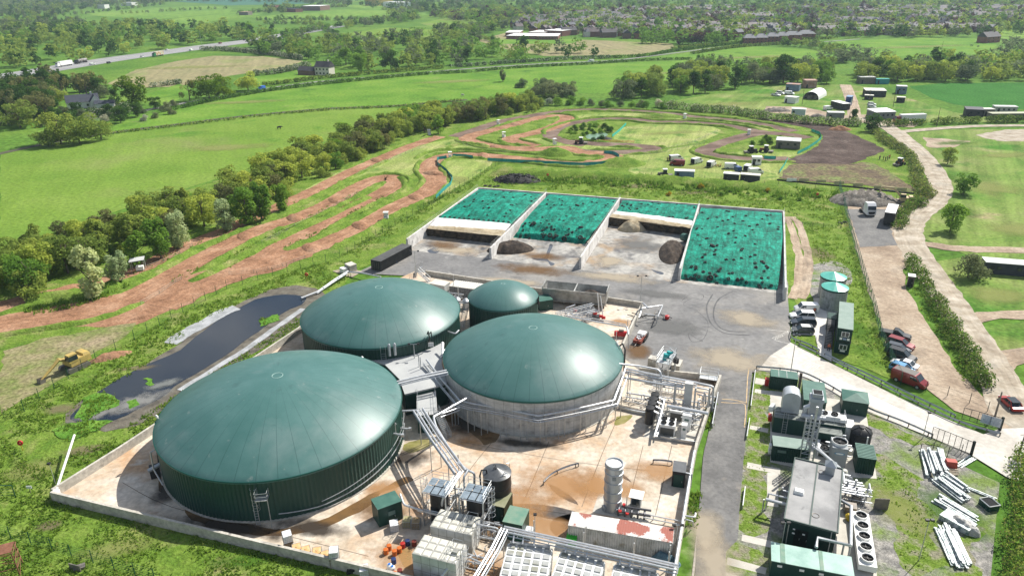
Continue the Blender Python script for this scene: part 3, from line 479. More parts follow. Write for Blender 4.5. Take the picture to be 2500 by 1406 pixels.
def belt(px,n,half,rng):
 c=[G(*p)for p in smooth_loop(px,6,False)];L=[0]
 for i in range(len(c)-1):L.append(L[-1]+(c[i+1]-c[i]).length)
 out=[]
 for k in range(n):
  s=L[-1]*(k+rng.random())/n;i=max(0,min(len(c)-2,int(np.searchsorted(L,s))-1));d=(c[i+1]-c[i]);t=(s-L[i])/max(.01,d.length);d=d.normalized();p=c[i].lerp(c[i+1],min(1,t));o=(rng.random()*2-1)*half
  out.append((p.x-d.y*o,p.y+d.x*o))
 return out
TREES=[]
ZN={}
def zone(name,pts,mix,h0,h1,rng):
 for p in pts:
  kind,fol=mix[rng.integers(len(mix))];h=h0+(h1-h0)*rng.random()
  TREES.append((math.hypot(p[0],p[1]),p,h*(.55 if kind=='bush' else 1),kind,fol,name))
rg=np.random.default_rng(11)
MIXA=[('bush','olive'),('bush','yellow'),('round','olive'),('round','yellow'),('round','brown'),('round','green'),('wide','olive'),('round','olive'),('poplar','olive'),('bush','green'),('round','yellow')]
MIXB=[('round','green'),('round','deep'),('wide','olive'),('round','olive'),('wide','green'),('dark','deep'),('round','grey'),('wide','grey')]
zone('in the long belt beside the big left field',belt([(-20,720),(60,688),(160,640),(280,592),(420,548),(560,500),(680,450),(770,405),(860,368),(960,328),(1060,300),(1150,285),(1250,272),(1320,268)],215,10.5,rg),MIXA,6.5,10,rg)
zone('around the white cottage',scatter([(-20,250),(60,205),(200,205),(280,236),(250,250),(180,232),(150,240),(140,275),(60,312),(-20,320)],60,5,rg),[('round','deep'),('wide','olive'),('dark','deep'),('sparse','brown'),('wide','brown'),('bush','grey'),('sparse','brown')],9,14,rg)
zone('in the wood beyond the motorway',scatter([(-40,165),(-40,115),(120,76),(330,68),(560,72),(720,84),(640,92),(560,104),(420,120),(300,136),(160,156),(40,172)],150,9,rg),[('round','deep'),('round','olive'),('dark','deep'),('wide','olive'),('round','green'),('round','yellow')],11,16,rg)
zone('between the motorway and the lane',scatter([(520,130),(640,108),(720,92),(800,110),(950,112),(1100,122),(1290,126),(1490,124),(1490,140),(1330,148),(1180,158),(1000,172),(880,180),(780,170),(740,146)],105,9,rg),MIXB,9,15,rg)
zone('in the belt behind the farm yard',scatter([(1500,226),(1560,210),(1700,190),(1800,186),(1880,180),(1960,176),(2030,178),(2060,205),(2040,212),(1900,206),(1760,224),(1620,242),(1520,244)],52,7,rg)+scatter([(2100,184),(2200,168),(2330,162),(2560,156),(2560,196),(2300,200),(2110,200)],75,8,rg),[('round','olive'),('wide','olive'),('round','green'),('round','yellow'),('wide','grey'),('dark','deep')],9,14,rg)
zone('in front of the white cottage',scatter([(80,290),(150,272),(270,276),(400,262),(440,250),(410,285),(330,300),(200,310),(110,312)],34,5,rg),[('bush','grey'),('bush','blossom'),('bush','deep'),('round','deep')],6,9,rg)
zone('in the infield thicket round the small pond',scatter([(1385,322),(1420,312),(1480,312),(1500,318),(1484,326),(1430,332),(1400,336)],26,3,rg)+scatter([(1410,338),(1450,346),(1490,344),(1440,344)],5,3,rg),[('bush','deep'),('bush','green')],3,5,rg)
zone('in the thicket behind the infield hut',scatter([(1835,355),(1870,342),(1930,340),(1960,350),(1900,356)],22,3,rg),[('bush','deep'),('bush','green')],3,5,rg)
zone('beside the right hand pastures',scatter([(2440,120),(2560,100),(2560,140),(2440,140)],12,8,rg)+belt([(1980,160),(2060,150),(2180,145)],12,8,rg),[('wide','grey'),('round','grey'),('bush','grey')],8,13,rg)
zone('dotted along the middle meadow hedge',belt([(1290,262),(1400,256),(1500,262),(1570,262),(1640,265)],16,4,rg),[('bush','green'),('bush','grey'),('bush','blossom')],6,9,rg)
zone('in the clump on the middle pasture',scatter([(1290,235),(1330,222),(1395,222),(1400,240),(1340,246)],9,5,rg),[('wide','grey'),('bush','grey')],8,10,rg)
zone('on the far side of the school',belt([(790,118),(900,110),(1010,96),(1080,92),(1160,84),(1220,70)],50,14,rg)+scatter([(1100,98),(1170,92),(1190,110),(1110,118)],8,8,rg)+belt([(830,70),(960,55),(1020,30),(1200,25),(1260,40)],70,25,rg),MIXB,9,14,rg)
zone('around the town edge',scatter([(1560,92),(1620,80),(1640,110),(1570,108)],14,8,rg)+belt([(1650,108),(1740,108),(1800,104)],20,8,rg),[('round','green'),('wide','green'),('round','copper')],9,13,rg)
for(bx,by,h,kind,fol,lab)in((228,726,11.5,'poplar','pale','pale silvery poplar with white fluttering leaves nearest the lower left dirt bend'),(292,694,7.5,'poplar','pale','slim pale young poplar with a bare white trunk beside the open lean-to'),(440,606,10,'poplar','pale','pale silvery poplar in front of the tree belt, its foot by the white rail'),(552,566,9.5,'poplar','pale','pale grey green poplar just left of the big dense green poplars'),(606,552,11.5,'poplar','green','largest dense green poplar at the edge of the long dirt track'),(640,540,10.5,'poplar','green','dense green poplar leaning on the largest poplar from the right'),(690,516,8.5,'poplar','green','separate green poplar standing alone right of the poplar group'),(340,652,9,'poplar','green','deep green poplar directly behind the open lean-to'),(395,632,10,'poplar','green','deep green poplar right of the open lean-to, touching its neighbour'),(332,258,17,'round','oak','tallest bright green oak beside the lane right of the white cottage'),(512,243,15,'wide','oak','broad dark green oak on the lane bend in front of the stubble field'),(548,236,12,'wide','oak','lower green oak joined to the right side of the broad oak'),(606,222,13,'wide','yellow','yellow green oak at the right end of the lane oaks'),(464,246,11,'sparse','brown','bare brown tree left of the broad lane oak'),(282,254,9,'dark','deep','dark rounded evergreen beside the tallest oak'),(150,352,14,'wide','olive','huge olive willow bush by the left ditch, left half'),(195,350,13,'wide','olive','huge olive willow bush by the left ditch, right half'),(248,342,9,'wide','olive','smaller olive bush right of the huge willow bush'),(120,358,9,'wide','olive','smaller olive bush left of the huge willow bush'),(955,172,15,'round','deep','tall dark round tree standing in front of the wood near the lane'),(880,162,15,'dark','green','pointed fresh green tree with two peaks at the wood edge'),(845,160,14,'dark','green','pointed fresh green tree at the left end of the wood edge'),(1912,204,17,'round','deep','tallest dark tree in the right belt left of the white tunnel barn'),(1756,200,13,'dark','deep','dark pointed pine rising from the right belt'),(2313,402,6,'round','yellow','small pale green tree farthest up the right paddock'),(2351,474,7,'round','green','small round dark green tree in the middle of the right paddock'),(2319,566,7.5,'round','green','small bushy tree nearest the road bend in the right paddock'),(2362,678,6.2,'bush','grey','big grey green willow bush left of the long dark shed'),(2128,322,8,'round','deep','dark round tree at the road junction above the dark dirt field'),(2083,298,6,'dark','deep','small dark conifer beside the pale road junction'),(1070,328,8.5,'dark','green','pointed bright green birch at the near side of the belt by the marshal box'),(1228,200,7,'poplar','grey','slim grey tree alone on the pasture fence line'),(1275,214,6,'bush','grey','round grey bush on the pasture fence line'),(2060,700,0,'bush','grey','')):
 if h:TREES.append((0,tuple(G(bx,by).xy),h*1.0,kind,fol,'='+lab))
TREES.sort(key=lambda t:t[0]);STUFF={}
for i,(d,p,h,kind,fol,zn)in enumerate(TREES):
 if zn[0]=='=':tree(p,h,kind,fol,zn[1:],'trees standing apart')
 elif i<470:tree(p,h,kind,fol,'%s %s %s %s'%(FNAME[fol],SNAME[kind],'shrub' if kind=='bush' else 'tree',zn),'trees '+zn)
 else:STUFF.setdefault(fol,[]).append((p,h,kind))
def far(px,n,mind,fols,h0,h1,rng):
 for p in scatter(px,n,mind,rng):STUFF.setdefault(fols[rng.integers(len(fols))],[]).append((p,h0+(h1-h0)*rng.random(),['round','wide','round','wide','dark'][rng.integers(5)]))
def farline(px,n,half,fols,h0,h1,rng):
 for p in belt(px,n,half,rng):STUFF.setdefault(fols[rng.integers(len(fols))],[]).append((p,h0+(h1-h0)*rng.random(),['round','wide','bush'][rng.integers(3)]))
TF=['deep','green','olive','grey','green','olive','yellow','copper']
far([(1040,40),(1240,30),(1560,26),(2600,10),(2700,70),(2400,92),(1960,96),(1660,100),(1330,84),(1240,76)],2100,6.5,TF,7,13,rg)
far([(300,-14),(2600,-20),(2620,18),(1900,24),(1300,34),(1040,30),(700,8),(300,6)],2600,9,['deep','green','grey'],8,15,rg)
far([(-60,40),(-60,4),(200,4),(420,-6),(420,8),(200,26),(120,50)],420,12,['deep','olive','grey'],9,15,rg)
far([(-60,100),(-60,66),(120,52),(200,60),(180,72),(60,96)],70,12,['deep','olive','grey'],9,14,rg)
far([(640,20),(700,16),(740,30),(660,36)],22,10,['deep','olive'],9,14,rg)
for ln,n in(([(-40,66),(90,56),(200,58)],40),([(290,36),(430,28),(560,22)],22),([(620,52),(740,50),(880,52),(1010,44)],60),([(580,36),(700,26),(850,18)],60),([(930,26),(1040,24),(1060,40)],40),([(640,60),(760,62),(800,78),(830,110)],60),([(690,92),(790,72),(900,58),(1030,46)],70),([(1060,72),(1130,70),(1220,60)],40),([(1090,80),(1150,92),(1220,106)],30),([(200,66),(330,58),(420,62)],40),([(1700,150),(1790,162),(1900,174)],24),([(1910,112),(1990,118),(2050,134)],24),([(0,48),(200,36),(400,12)],60),([(2440,72),(2560,68)],16)):
 farline(ln,n,4,['deep','olive','green','grey'],4,9,rg)
V_,F_,M_,base=[],[],[],0
for fi,(fol,lst)in enumerate(STUFF.items()):
 for(p,h,kind)in lst:
  if math.hypot(*p)>3500:continue
  V,F=low(kind,rg.integers(6));a=rg.random()*6.28;c,s=math.cos(a),math.sin(a);k=1.25 if kind!='bush' else.6
  W=np.stack([(V[:,0]*c-V[:,1]*s)*h*k+p[0],(V[:,0]*s+V[:,1]*c)*h*k+p[1],V[:,2]*h],1)
  V_.append(W);F_.append(F+base);base+=len(V);M_.append(np.full(len(F),fi))
fo=bpy.data.objects.new('distant_trees',np_mesh('distant_trees',np.concatenate(V_),np.concatenate(F_),[FM[f]for f in STUFF],np.concatenate(M_)));COL.objects.link(fo)
tag(fo,'mass of far trees in the woods, hedgerows and the town','trees',None,'stuff')
def hedge(px,w,h,fols,label,dens=6.0,size=.5,name='hedge',spots=None):
 c=[G(*p)for p in smooth_loop(px,6,False)];bl=[]
 for i in range(len(c)-1):
  L=(c[i+1]-c[i]).length;k=max(1,int(L/(w*.45)))
  for j in range(k):
   p=c[i].lerp(c[i+1],(j+random.random())/k);s=w*.5*random.uniform(.65,1.25);bl.append((p.x+random.uniform(-.14,.14)*w,p.y+random.uniform(-.14,.14)*w,h*.45,s,s,h*random.uniform(.4,.68)))
 tot=sum((c[i+1]-c[i]).length for i in range(len(c)-1));n=int(min(30000,tot*dens*1.7*(w+h)))
 V,F=leaves(bl,n,size,rg,jitter=.5);V[:,2]=np.maximum(V[:,2],.02);fm=rg.integers(0,len(fols),len(F))
 o0=np.array([c[0].x,c[0].y,0]);o=bpy.data.objects.new(name,np_mesh(name,V-o0,F,[FM[f]for f in fols],fm));COL.objects.link(o);o.location=o0
 return tag(o,label,'hedge',None)
hedge([(2196,560),(2200,530),(2222,508),(2250,500)],4.2,2.4,['deep','brown','green'],'short dense hedge between the parked trailers and the pale road',12,.4)
hedge([(2220,634),(2250,690),(2290,760),(2330,830),(2368,890),(2400,945)],3.8,2.5,['brown','green','olive','deep'],'long clipped hedge between the parked cars and the pale road',14,.34)
hedge([(2506,1120),(2502,1180),(2498,1260),(2488,1340),(2480,1430),(2464,1560)],3.8,3.0,['deep','olive','green','brown'],'tall rough hedge in the lower right corner beside the steel stack',16,.3)
hedge([(2128,320),(2160,345),(2195,365),(2222,392),(2236,425),(2250,465),(2262,485)],5,2.4,['deep','grey','brown','olive'],'scrubby hedge along the pale road beside the dark dirt field',8,.45)
hedge([(1620,262),(1700,272),(1780,278),(1860,290),(1930,298),(2010,306),(2090,308)],6,3.6,['blossom','deep','green','grey'],'hawthorn hedge in blossom above the top bend of the dirt track',7,.55)
hedge([(2165,310),(2230,306),(2330,303),(2430,300),(2760,296)],4.5,3.2,['deep','olive'],'dark hedge in front of the white tipped trailer on the side road',7,.5)
hedge([(420,270),(520,248),(640,226),(780,208),(900,196),(1040,183),(1150,178)],3.5,2.2,['deep','green'],'dark hedge along the near side of the lane',5,.6)
hedge([(640,212),(760,196),(880,184),(1000,174),(1080,168)],3.5,2.6,['deep','olive'],'hedge along the far side of the lane below the cream house',4,.7)
hedge([(1160,176),(1280,166),(1420,159),(1560,150),(1690,146)],3,1.9,['deep'],'thin dark hedge between the lane and the right pasture',3,.7)
hedge([(490,124),(560,126),(650,134),(740,148)],5,4,['blossom','deep'],'flowering hedge on the far side of the stubble field',4,.8)
hedge([(370,214),(420,208),(440,205)],4,3,['blossom','deep'],'short flowering hedge at the foot of the stubble field',5,.7)
hedge([(620,186),(680,180),(750,164)],5,4,['blossom','grey','deep'],'flowering hedge below the stubble field left of the cream house',4,.8)
hedge([(210,285),(260,282),(310,268)],5,4,['blossom','deep','deep'],'flowering hawthorn hedge between the white cottage and the field',5,.7)
hedge([(-30,312),(40,300),(100,292)],6,4.5,['blossom','deep'],'white flowering hawthorn hedge at the left edge of the photo',5,.7)
hedge([(265,258),(325,262)],3,3,['yellow','green'],'neatly clipped bright hedge in front of the white cottage',7,.5)
hedge([(268,328),(400,313),(600,289),(800,270),(962,262),(1130,246)],2.2,1.2,['olive','deep'],'low scrub line along the ditch between the two left fields',3,.6)
hedge([(800,106),(900,110),(1010,102),(1090,98)],4,3,['deep','olive'],'hedge along the near edge of the sheep field',2.5,1)
hedge([(1640,122),(1760,110),(1900,100),(2040,96)],4,2.5,['deep','olive'],'long hedge between the town houses and the right pastures',2.2,1)
hedge([(1690,133),(1790,118),(1900,110),(2000,105)],4,2.6,['deep','olive'],'hedge along the near side of the lane below the six hipped houses',3,.8)
hedge([(1490,143),(1580,138),(1650,126),(1800,108)],3.5,2.4,['deep','green'],'hedge along the far side of the lane by the playing field',3,.8)
hedge([(1100,166),(1330,150),(1490,143)],4,2.8,['deep','blossom','deep'],'hedge along the far side of the lane at the foot of the wood',3,.8)
hedge([(1050,500),(1090,478)],1,.8,['deep'],'short scrub line behind the teal windbreak',4,.4)
def tufts(name,polys,mats,label,rng):
 Vs,Fs,Ms,b0=[],[],[],0
 for(px,dens,h,mi)in polys:
  w=np.array([G(*p).xy for p in px]);lo,hi=w.min(0),w.max(0);n=int(min(16000,dens*(hi-lo).prod()))
  P=lo+(hi-lo)*rng.random((n,2));P=P[inpoly(P,w)]
  keep=np.array([noise.noise(Vector((x*.16,y*.16,3)))+.5*noise.noise(Vector((x*.5,y*.5,1)))>-.22 for x,y in P])if len(P)else np.zeros(0,bool);P=P[keep];n=len(P)
  if n==0:continue
  for j in range(4):
   a=rng.random(n)*6.28;hh=h*(.35+1.0*rng.random(n));lean=rng.normal(size=(n,2))*.32*hh[:,None];wd=.2*(.6+.7*rng.random(n))*(h/.5)**.5;off=rng.normal(size=(n,2))*.25
   dx,dy=np.cos(a)*wd,np.sin(a)*wd;B=P+off;z0=np.full(n,.04)
   V=np.stack([np.c_[B[:,0]-dx,B[:,1]-dy,z0],np.c_[B[:,0]+dx,B[:,1]+dy,z0],np.c_[B+lean,z0+hh]],1).reshape(-1,3)
   Vs.append(V);Fs.append(np.arange(3*n).reshape(-1,3)+b0);b0+=3*n;Ms.append(np.where(rng.random(n)<.75,mi,rng.integers(0,len(mats),n)))
 o=bpy.data.objects.new(name,np_mesh(name,np.concatenate(Vs),np.concatenate(Fs),mats,np.concatenate(Ms)));COL.objects.link(o);return tag(o,label,'grass',None,'stuff')
GT=[foliage('grass_blades',(.16,.265,.038),.5),foliage('yellow_grass_blades',(.25,.31,.08),.5),foliage('dark_weeds',(.1,.2,.025),.45)]
tufts('long_grass',[([(-30,1040),(60,1110),(128,1222),(400,1290),(800,1388),(900,1420),(1400,1560),(-30,1560)],4.5,.34,0),([(-20,1020),(160,925),(420,775),(700,668),(800,640),(868,668),(800,708),(690,700),(600,735),(500,780),(420,848),(300,930),(200,985),(130,1050),(-20,1080)],3,.4,0),([(150,1120),(300,1050),(440,960),(560,890),(730,775),(745,800),(440,1005),(132,1205),(40,1130)],4,.4,0),([(830,660),(900,610),(985,560),(1080,495),(1150,462),(1205,402),(1150,440),(1050,490),(950,545),(830,625)],1.6,.4,0),([(1190,430),(1260,415),(1560,432),(1900,458),(2045,468),(2075,560),(1990,535),(1920,520),(1700,494),(1350,465),(1170,455)],1.2,.5,0),([(1200,425),(1500,425),(1800,448),(2040,470),(2040,488),(1800,478),(1600,462),(1300,445)],1.0,1.0,2),([(1925,530),(2075,560),(2105,660),(2150,800),(2185,905),(2095,872),(2080,740),(2005,650),(1960,540)],1.4,.4,0),([(2222,650),(2215,690),(2300,850),(2350,930),(2400,955),(2330,860),(2250,720)],2,.4,0),([(2050,985),(2300,1085),(2240,1090),(2110,1040)],1.2,.25,0),([(2150,1120),(2220,1150),(2270,1240),(2300,1390),(2200,1400),(2190,1290),(2140,1210)],1.3,.35,0),([(1838,906),(1880,908),(1876,1010),(1860,1060),(1820,1050)],2,.25,1),([(1818,1060),(1868,1070),(1890,1140),(1862,1160),(1812,1135)],2,.3,0),([(1812,1150),(1856,1160),(1866,1230),(1850,1300),(1805,1300)],1.6,.25,1),([(1730,980),(1750,985),(1736,1050),(1718,1050)],8,.5,0),([(1692,1180),(1716,1186),(1700,1290),(1676,1300)],8,.5,0),([(560,655),(640,612),(760,545),(900,480),(870,470),(720,545),(600,605),(540,640)],1,.5,0),([(420,690),(470,672),(500,650),(430,672)],1,.5,0),([(650,625),(760,580),(880,525),(960,480),(930,480),(830,535),(700,602)],1,.5,2),([(60,745),(200,722),(330,690),(260,730),(140,762),(60,770)],2,.6,0),([(180,730),(420,640),(560,585),(660,540),(740,490),(700,500),(600,545),(420,620),(280,690)],.9,.5,0),([(205,975),(240,958),(262,962),(288,980),(270,1000),(240,1012),(215,1030),(200,1012)],4,.5,0),([(135,1050),(190,1030),(260,1028),(230,1060),(170,1078)],4,.5,0),([(636,782),(660,766),(685,768),(670,788),(645,795)],6,.5,0)],GT,'rough green grass and weeds standing on the verges and banks',rg)
for px,w,h in(([(60,742),(130,728),(220,716),(300,694)],5,1.5),([(460,690),(540,655),(620,612),(700,575),(800,530),(880,492),(905,482)],3,.9),([(690,612),(760,588),(850,548),(940,496),(985,470),(990,450),(975,430)],3,.9),([(1085,362),(1140,352),(1200,360)],3,.8),([(1010,390),(1050,372),(1130,366),(1240,372),(1350,382)],2.5,.8),([(1170,344),(1220,350),(1300,358)],2.5,.7),([(1330,330),(1330,318),(1380,300),(1440,290),(1540,286)],2.5,.7),([(1720,380),(1750,390),(1830,396)],2,.6),([(1810,366),(1860,342),(1910,335)],2.5,.6),([(1200,420),(1400,428),(1600,440),(1800,455),(1960,470)],9,1.6),([(700,360),(900,345),(1060,338)],.1,.01)):
 if h>.1:berm('grass_bank',px,w,h,M_GRASS)
DFP=[G(*q).xy for q in((380,775),(400,690),(560,640),(700,600),(800,585),(770,630),(640,676),(520,708),(440,750),(300,815),(150,930),(180,870))]
TP=[[Vector((q[0],q[1],0))for q in smooth_loop([tuple(G(*p).xy)for p in px],5,False)]for px,w in TRK];ALLP=np.array([(q.x,q.y,w)for c,(px,w)in zip(TP,TRK)for q in densify(c,2.5)[:-1]])
for c,(px,w)in zip(TP,TRK):
 for sd_ in(-1,1):
  run=[]
  for i,q in enumerate(c):
   d=(c[min(i+1,len(c)-1)]-c[max(i-1,0)]).normalized();e=q+Vector((-d.y,d.x,0))*sd_*(w/2+.9);ok=not inpoly(np.array([[e.x,e.y]]),DFP)[0]and np.min(np.hypot(ALLP[:,0]-e.x,ALLP[:,1]-e.y)-ALLP[:,2]/2)>.25
   if ok:run.append(e)
   if(not ok or i==len(c)-1)and run:
    if len(run)>3:berm('grass_bank',None,2.4,.75,M_GRASS,world=run)
    run=[]
mound('grass_bank',(1518,400),9,7,2.2,M_GRASS);mound('earth_mound',(1355,378),8,5,2.6,M_GRASS);mound('grass_bank',(1610,287),14,5,1.8,M_GRASS)
mound('earth_mound',(270,872),4,1.5,1.0,M_DIRT,.6);mound('earth_mound',(352,775),3,1,.6,M_DIRT,.5)
for px,ww in(((1418,325),9),((1440,318),8),((1470,310),8),((1400,335),5)):mound('grass_bank',px,ww,ww*.5,1.0,M_GRASS)
for(x,y,a_,h_)in((600,578,.5,.8),(720,534,.5,1.0),(820,490,.5,.8),(760,606,.5,.9),(880,552,.5,1.0),(1015,482,.4,.9),(1058,425,1.2,1.2),(1180,380,.1,.9),(1320,394,.1,.9),(1440,398,.1,.8),(920,392,.5,.9),(700,500,.5,.8),(560,560,.5,.8),(1260,305,.5,.9),(1210,360,.2,.9)):mound('dirt_jump',(x,y),2.4,4.2,h_,M_DIRT,a_,None,None,'structure',14,.2,.9)
# digesters
def radial_mat(name,col,n,line,var=None,rough=.35,zsp=0.0,lw=.012,spec=.45,scale=.25,extra=None,bump=.0):
 """paint with darker joints every 1/n turn (and every zsp metres of height)"""
 m=mat(name,col,rough,var=var or tuple(c*1.25 for c in col),scale=scale,spec=spec,detail=8,extra=extra,bump=bump,bscale=3);N=m.node_tree.nodes;L=m.node_tree.links;b=N['Principled BSDF']
 tc=N.new('ShaderNodeTexCoord');sp=N.new('ShaderNodeSeparateXYZ');L.new(tc.outputs['Object'],sp.inputs[0])
 def op(o,a,b_=None,c=None):
  q=N.new('ShaderNodeMath');q.operation=o
  for i,v in enumerate((a,b_,c)):
   if v is None:continue
   if isinstance(v,(int,float)):q.inputs[i].default_value=v
   else:L.new(v,q.inputs[i])
  return q.outputs[0]
 f=op('FRACT',op('MULTIPLY',op('ADD',op('ARCTAN2',sp.outputs[1],sp.outputs[0]),4.0),n/(2*PI)))
 k=op('LESS_THAN',f,lw*n/6)
 if zsp:k=op('MAXIMUM',k,op('LESS_THAN',op('FRACT',op('DIVIDE',sp.outputs[2],zsp)),.045/zsp))
 mx=N.new('ShaderNodeMix');mx.data_type='RGBA';L.new(op('MULTIPLY',k,.55),mx.inputs[0]);src=b.inputs['Base Color'].links[0].from_socket
 L.new(src,mx.inputs[6]);mx.inputs[7].default_value=(*line,1);L.new(mx.outputs[2],b.inputs['Base Color']);return m
M_DOME=radial_mat('membrane_green',(.046,.128,.116),40,(.016,.06,.055),(.068,.158,.146),.42,lw=.006,spec=.4,extra=[((.13,.2,.19),.1,.64,.12),((.16,.215,.2),.7,.7,.05),((.4,.42,.4),3.5,.77,.02),((.04,.1,.092),.3,.68,.06)])
M_SHELL=radial_mat('ribbed_green_cladding',(.006,.042,.032),24,(.004,.025,.02),(.01,.054,.04),.5,lw=.006)
M_CTANK=radial_mat('shuttered_concrete',(.42,.42,.4),60,(.2,.2,.19),(.54,.54,.52),.85,1.05,.006,.2,1.2,[((.22,.22,.21),.5,.62,.1)],.1)
M_SILO=radial_mat('silo_panels',(.22,.24,.245),26,(.07,.08,.08),(.33,.35,.35),.5,1.25,.02,.4,1.0,[((.12,.13,.13),.9,.62,.08)])
def ladder(mb,p,a,z0,z1,cage=True,w=.45,m=0):
 """caged ladder standing at p, facing out along angle a"""
 ca,sa=math.cos(a),math.sin(a);L_=lambda x,y,z:(p[0]+x*ca-y*sa,p[1]+x*sa+y*ca,z)
 for s in(-1,1):mb.tube([L_(0,s*w/2,z0),L_(0,s*w/2,z1+1)],.04,5,m)
 for k in range(int((z1-z0)/.4)):mb.tube([L_(0,-w/2,z0+.3+k*.4),L_(0,w/2,z0+.3+k*.4)],.022,4,m)
 if cage:
  for k in range(int((z1+1-z0-2)/.8)+1):
   z=z0+2.2+k*.8;mb.tube([L_(.4-.4*math.cos(t),.42*math.sin(t),z)for t in[PI*.12+i*PI*1.76/10 for i in range(11)]],.025,4,m)
  for t in(PI*.6,PI,PI*1.4):mb.tube([L_(.4-.4*math.cos(t),.42*math.sin(t),z0+2.2),L_(.4-.4*math.cos(t),.42*math.sin(t),z1+1)],.018,4,m)
def railing(mb,pts,h=1.05,r=.028,closed=False,m=0,step=1.4):
 pts=[Vector(p)for p in pts];seg=list(zip(pts,pts[1:]))+([(pts[-1],pts[0])]if closed else[])
 for a,b in seg:
  for z in(h,h*.52):mb.tube([a+Vector((0,0,z)),b+Vector((0,0,z))],r,5,m)
  k=max(1,int((b-a).length/step))
  for i in range(k+1):q=a.lerp(b,i/k);mb.tube([q,q+Vector((0,0,h))],r,5,m)
def tank(name,label,c,r,zr,za,wall,ribs,plinth=True):
 t=thing(name,label,'tank',c);n=ribs*2 if ribs else 96
 prof=[(r,.25),(r,zr-.35)];mb=MB();base=0
 for rr,z in prof:
  for j in range(n):q=rr-(.0 if not ribs or j%2 else.09);a=2*PI*j/n;mb.v.append((q*math.cos(a),q*math.sin(a),z))
 for j in range(n):mb.f.append((j,(j+1)%n,n+(j+1)%n,n+j));mb.m.append(0)
 mb.build('tank_wall',wall,t,False if ribs else 'all')
 if plinth:MB().lathe([(r+.22,0),(r+.22,.3),(r-.2,.32)],n=96).build('plinth',M_CONC,t,True)
 h=za-zr;Rs=(r*r+h*h)/(2*h);am=math.asin(min(1,r/Rs));pr=[(r+.06,zr-.4),(r+.06,zr-.08)]
 for k in range(25):a=am*(1-k/24);pr.append((max(.01,Rs*math.sin(a)),zr+Rs*math.cos(a)-(Rs-h)))
 MB().lathe(pr,n=128,cap=False).build('membrane_dome',M_DOME,t,'all')
 MB().torus((0,0,zr-.12),r+.08,.09,128,6).build('rim_rail',flat('rim_green',(.008,.07,.055),.4),t,'all')
 MB().torus((0,0,za-.02),r*.035+.15,.05,24,6).build('crown_ring',flat('pale_green_ring',(.3,.42,.38)),t,'all')
 return t
big=tank('digester_tank','largest digester dome with ribbed dark green wall, nearest the lower left',(-32.93,90.0),16.78,6.4,11.5,M_SHELL,190)
conc=tank('digester_tank','digester dome on a pale grey concrete wall ringed by pipes',(3.26,105.2),14.37,6.25,10.9,M_CTANK,0)
rear=tank('digester_tank','digester dome at the back left, partly hidden behind the largest one',(-23.9,121.9),14.23,6.3,11.1,M_SHELL,160)
small=tank('digester_tank','smallest and glossiest digester dome, between two big domes',(-1.68,128.2),6.6,6.3,8.85,M_SHELL,80)
def at(c,r,deg,z):return(r*math.cos(R(deg)),r*math.sin(R(deg)),z)
mb=MB()
a0=-84;ladder(mb,at(0,17.3,a0-2.5,0)[:2],R(a0+90+90),0,4.2)
p=[at(0,16.9,a0-1.5,4.3),at(0,16.9,a0+3.5,4.3),at(0,18.0,a0+3.2,4.3),at(0,18.0,a0-1.5,4.3)]
mb.prism([q[:2]for q in p],4.24,4.3);railing(mb,[p[1],p[2],p[3],p[0]]);mb.tube([at(0,17.9,a0+3.2,4.2),at(0,17.9,a0+3.2,0)],.05,6);mb.tube([at(0,17.9,a0-1.5,4.2),at(0,16.9,a0-1.5,2.4)],.04,5)
mb.build('access_ladder',M_GALV,big)
mb=MB().tube([at(0,16.95,d,.9+.02*abs(d+60))for d in range(-78,10,4)],.07,6);mb.tube([at(0,17.0,d,1.3+.03*abs(d+70))for d in range(-60,12,4)],.05,6);mb.build('ring_pipe',M_GALV,big)
mb=MB().tube([at(0,16.9,-150,5.3),at(0,17.5,-150,5.1),at(0,17.6,-149,2.6),at(0,17.1,-143,1.0)],.1,7);mb.tube([at(0,16.5,-152,2.6),at(0,18.3,-151,2.2)],.28,9);mb.build('mixer_pipework',M_GALV,big)
MB().box((*at(0,17.6,-155,0)[:2],1.0),(1.2,.9,2),R(25)).build('valve_cabinet',M_BLACK,big)
mb=MB()
for d,z in((-14,4.4),(-3,3.1)):mb.tube([at(0,16.5,d,z),at(0,18.1,d,z-.1)],.16,8);mb.box(at(0,18.1,d,z-.1),(.4,.4,.4));mb.tube([at(0,17,d+1,z-.4),at(0,17,d+1,z+1.6),at(0,17.3,d,z+1.6)],.06,5)
mb.build('mixer',M_GALV,big)
mb=MB()
for d in(-169,-169.6,-170.2):mb.lathe([(.12,0),(.12,.35),(.05,.4)],at(0,16.7,d,6.6+(d+170)*.3),8)
mb.build('pressure_valve',M_WHITE,big);MB().tube([at(0,16.9,-168,6.5),at(0,17.1,-167,5),at(0,17.1,-163,3.4),at(0,17.1,-158,1.2)],.09,6).build('cable_hose',M_BLACK,big)
mb=MB()
for d in(-76,-72.5):mb.lathe([(.24,0),(.26,1.9),(.2,2.1),(.05,2.25)],at(0,14.8,d,4.9),10)
for d in(-95,-92):mb.lathe([(.24,0),(.26,2.2),(.05,2.4)],at(0,16.4,d,3.6),10)
mb.build('vent_column',M_GALV,rear,True)
mb=MB();mb.tube([at(0,14.2,-48,6.9),at(0,14.5,-48,7.5),at(0,14.9,-48.5,6.8),at(0,14.7,-48,5.6)],.12,7);mb.tube([at(0,14.2,-46,6.8),at(0,14.6,-46,7.3),at(0,14.9,-46.5,6.4)],.1,7);mb.build('pressure_hose',M_BLACK,rear)
MB().box(at(0,14.7,-47,5.0),(.9,.3,.7)).build('hose_bracket',M_GALV,rear)
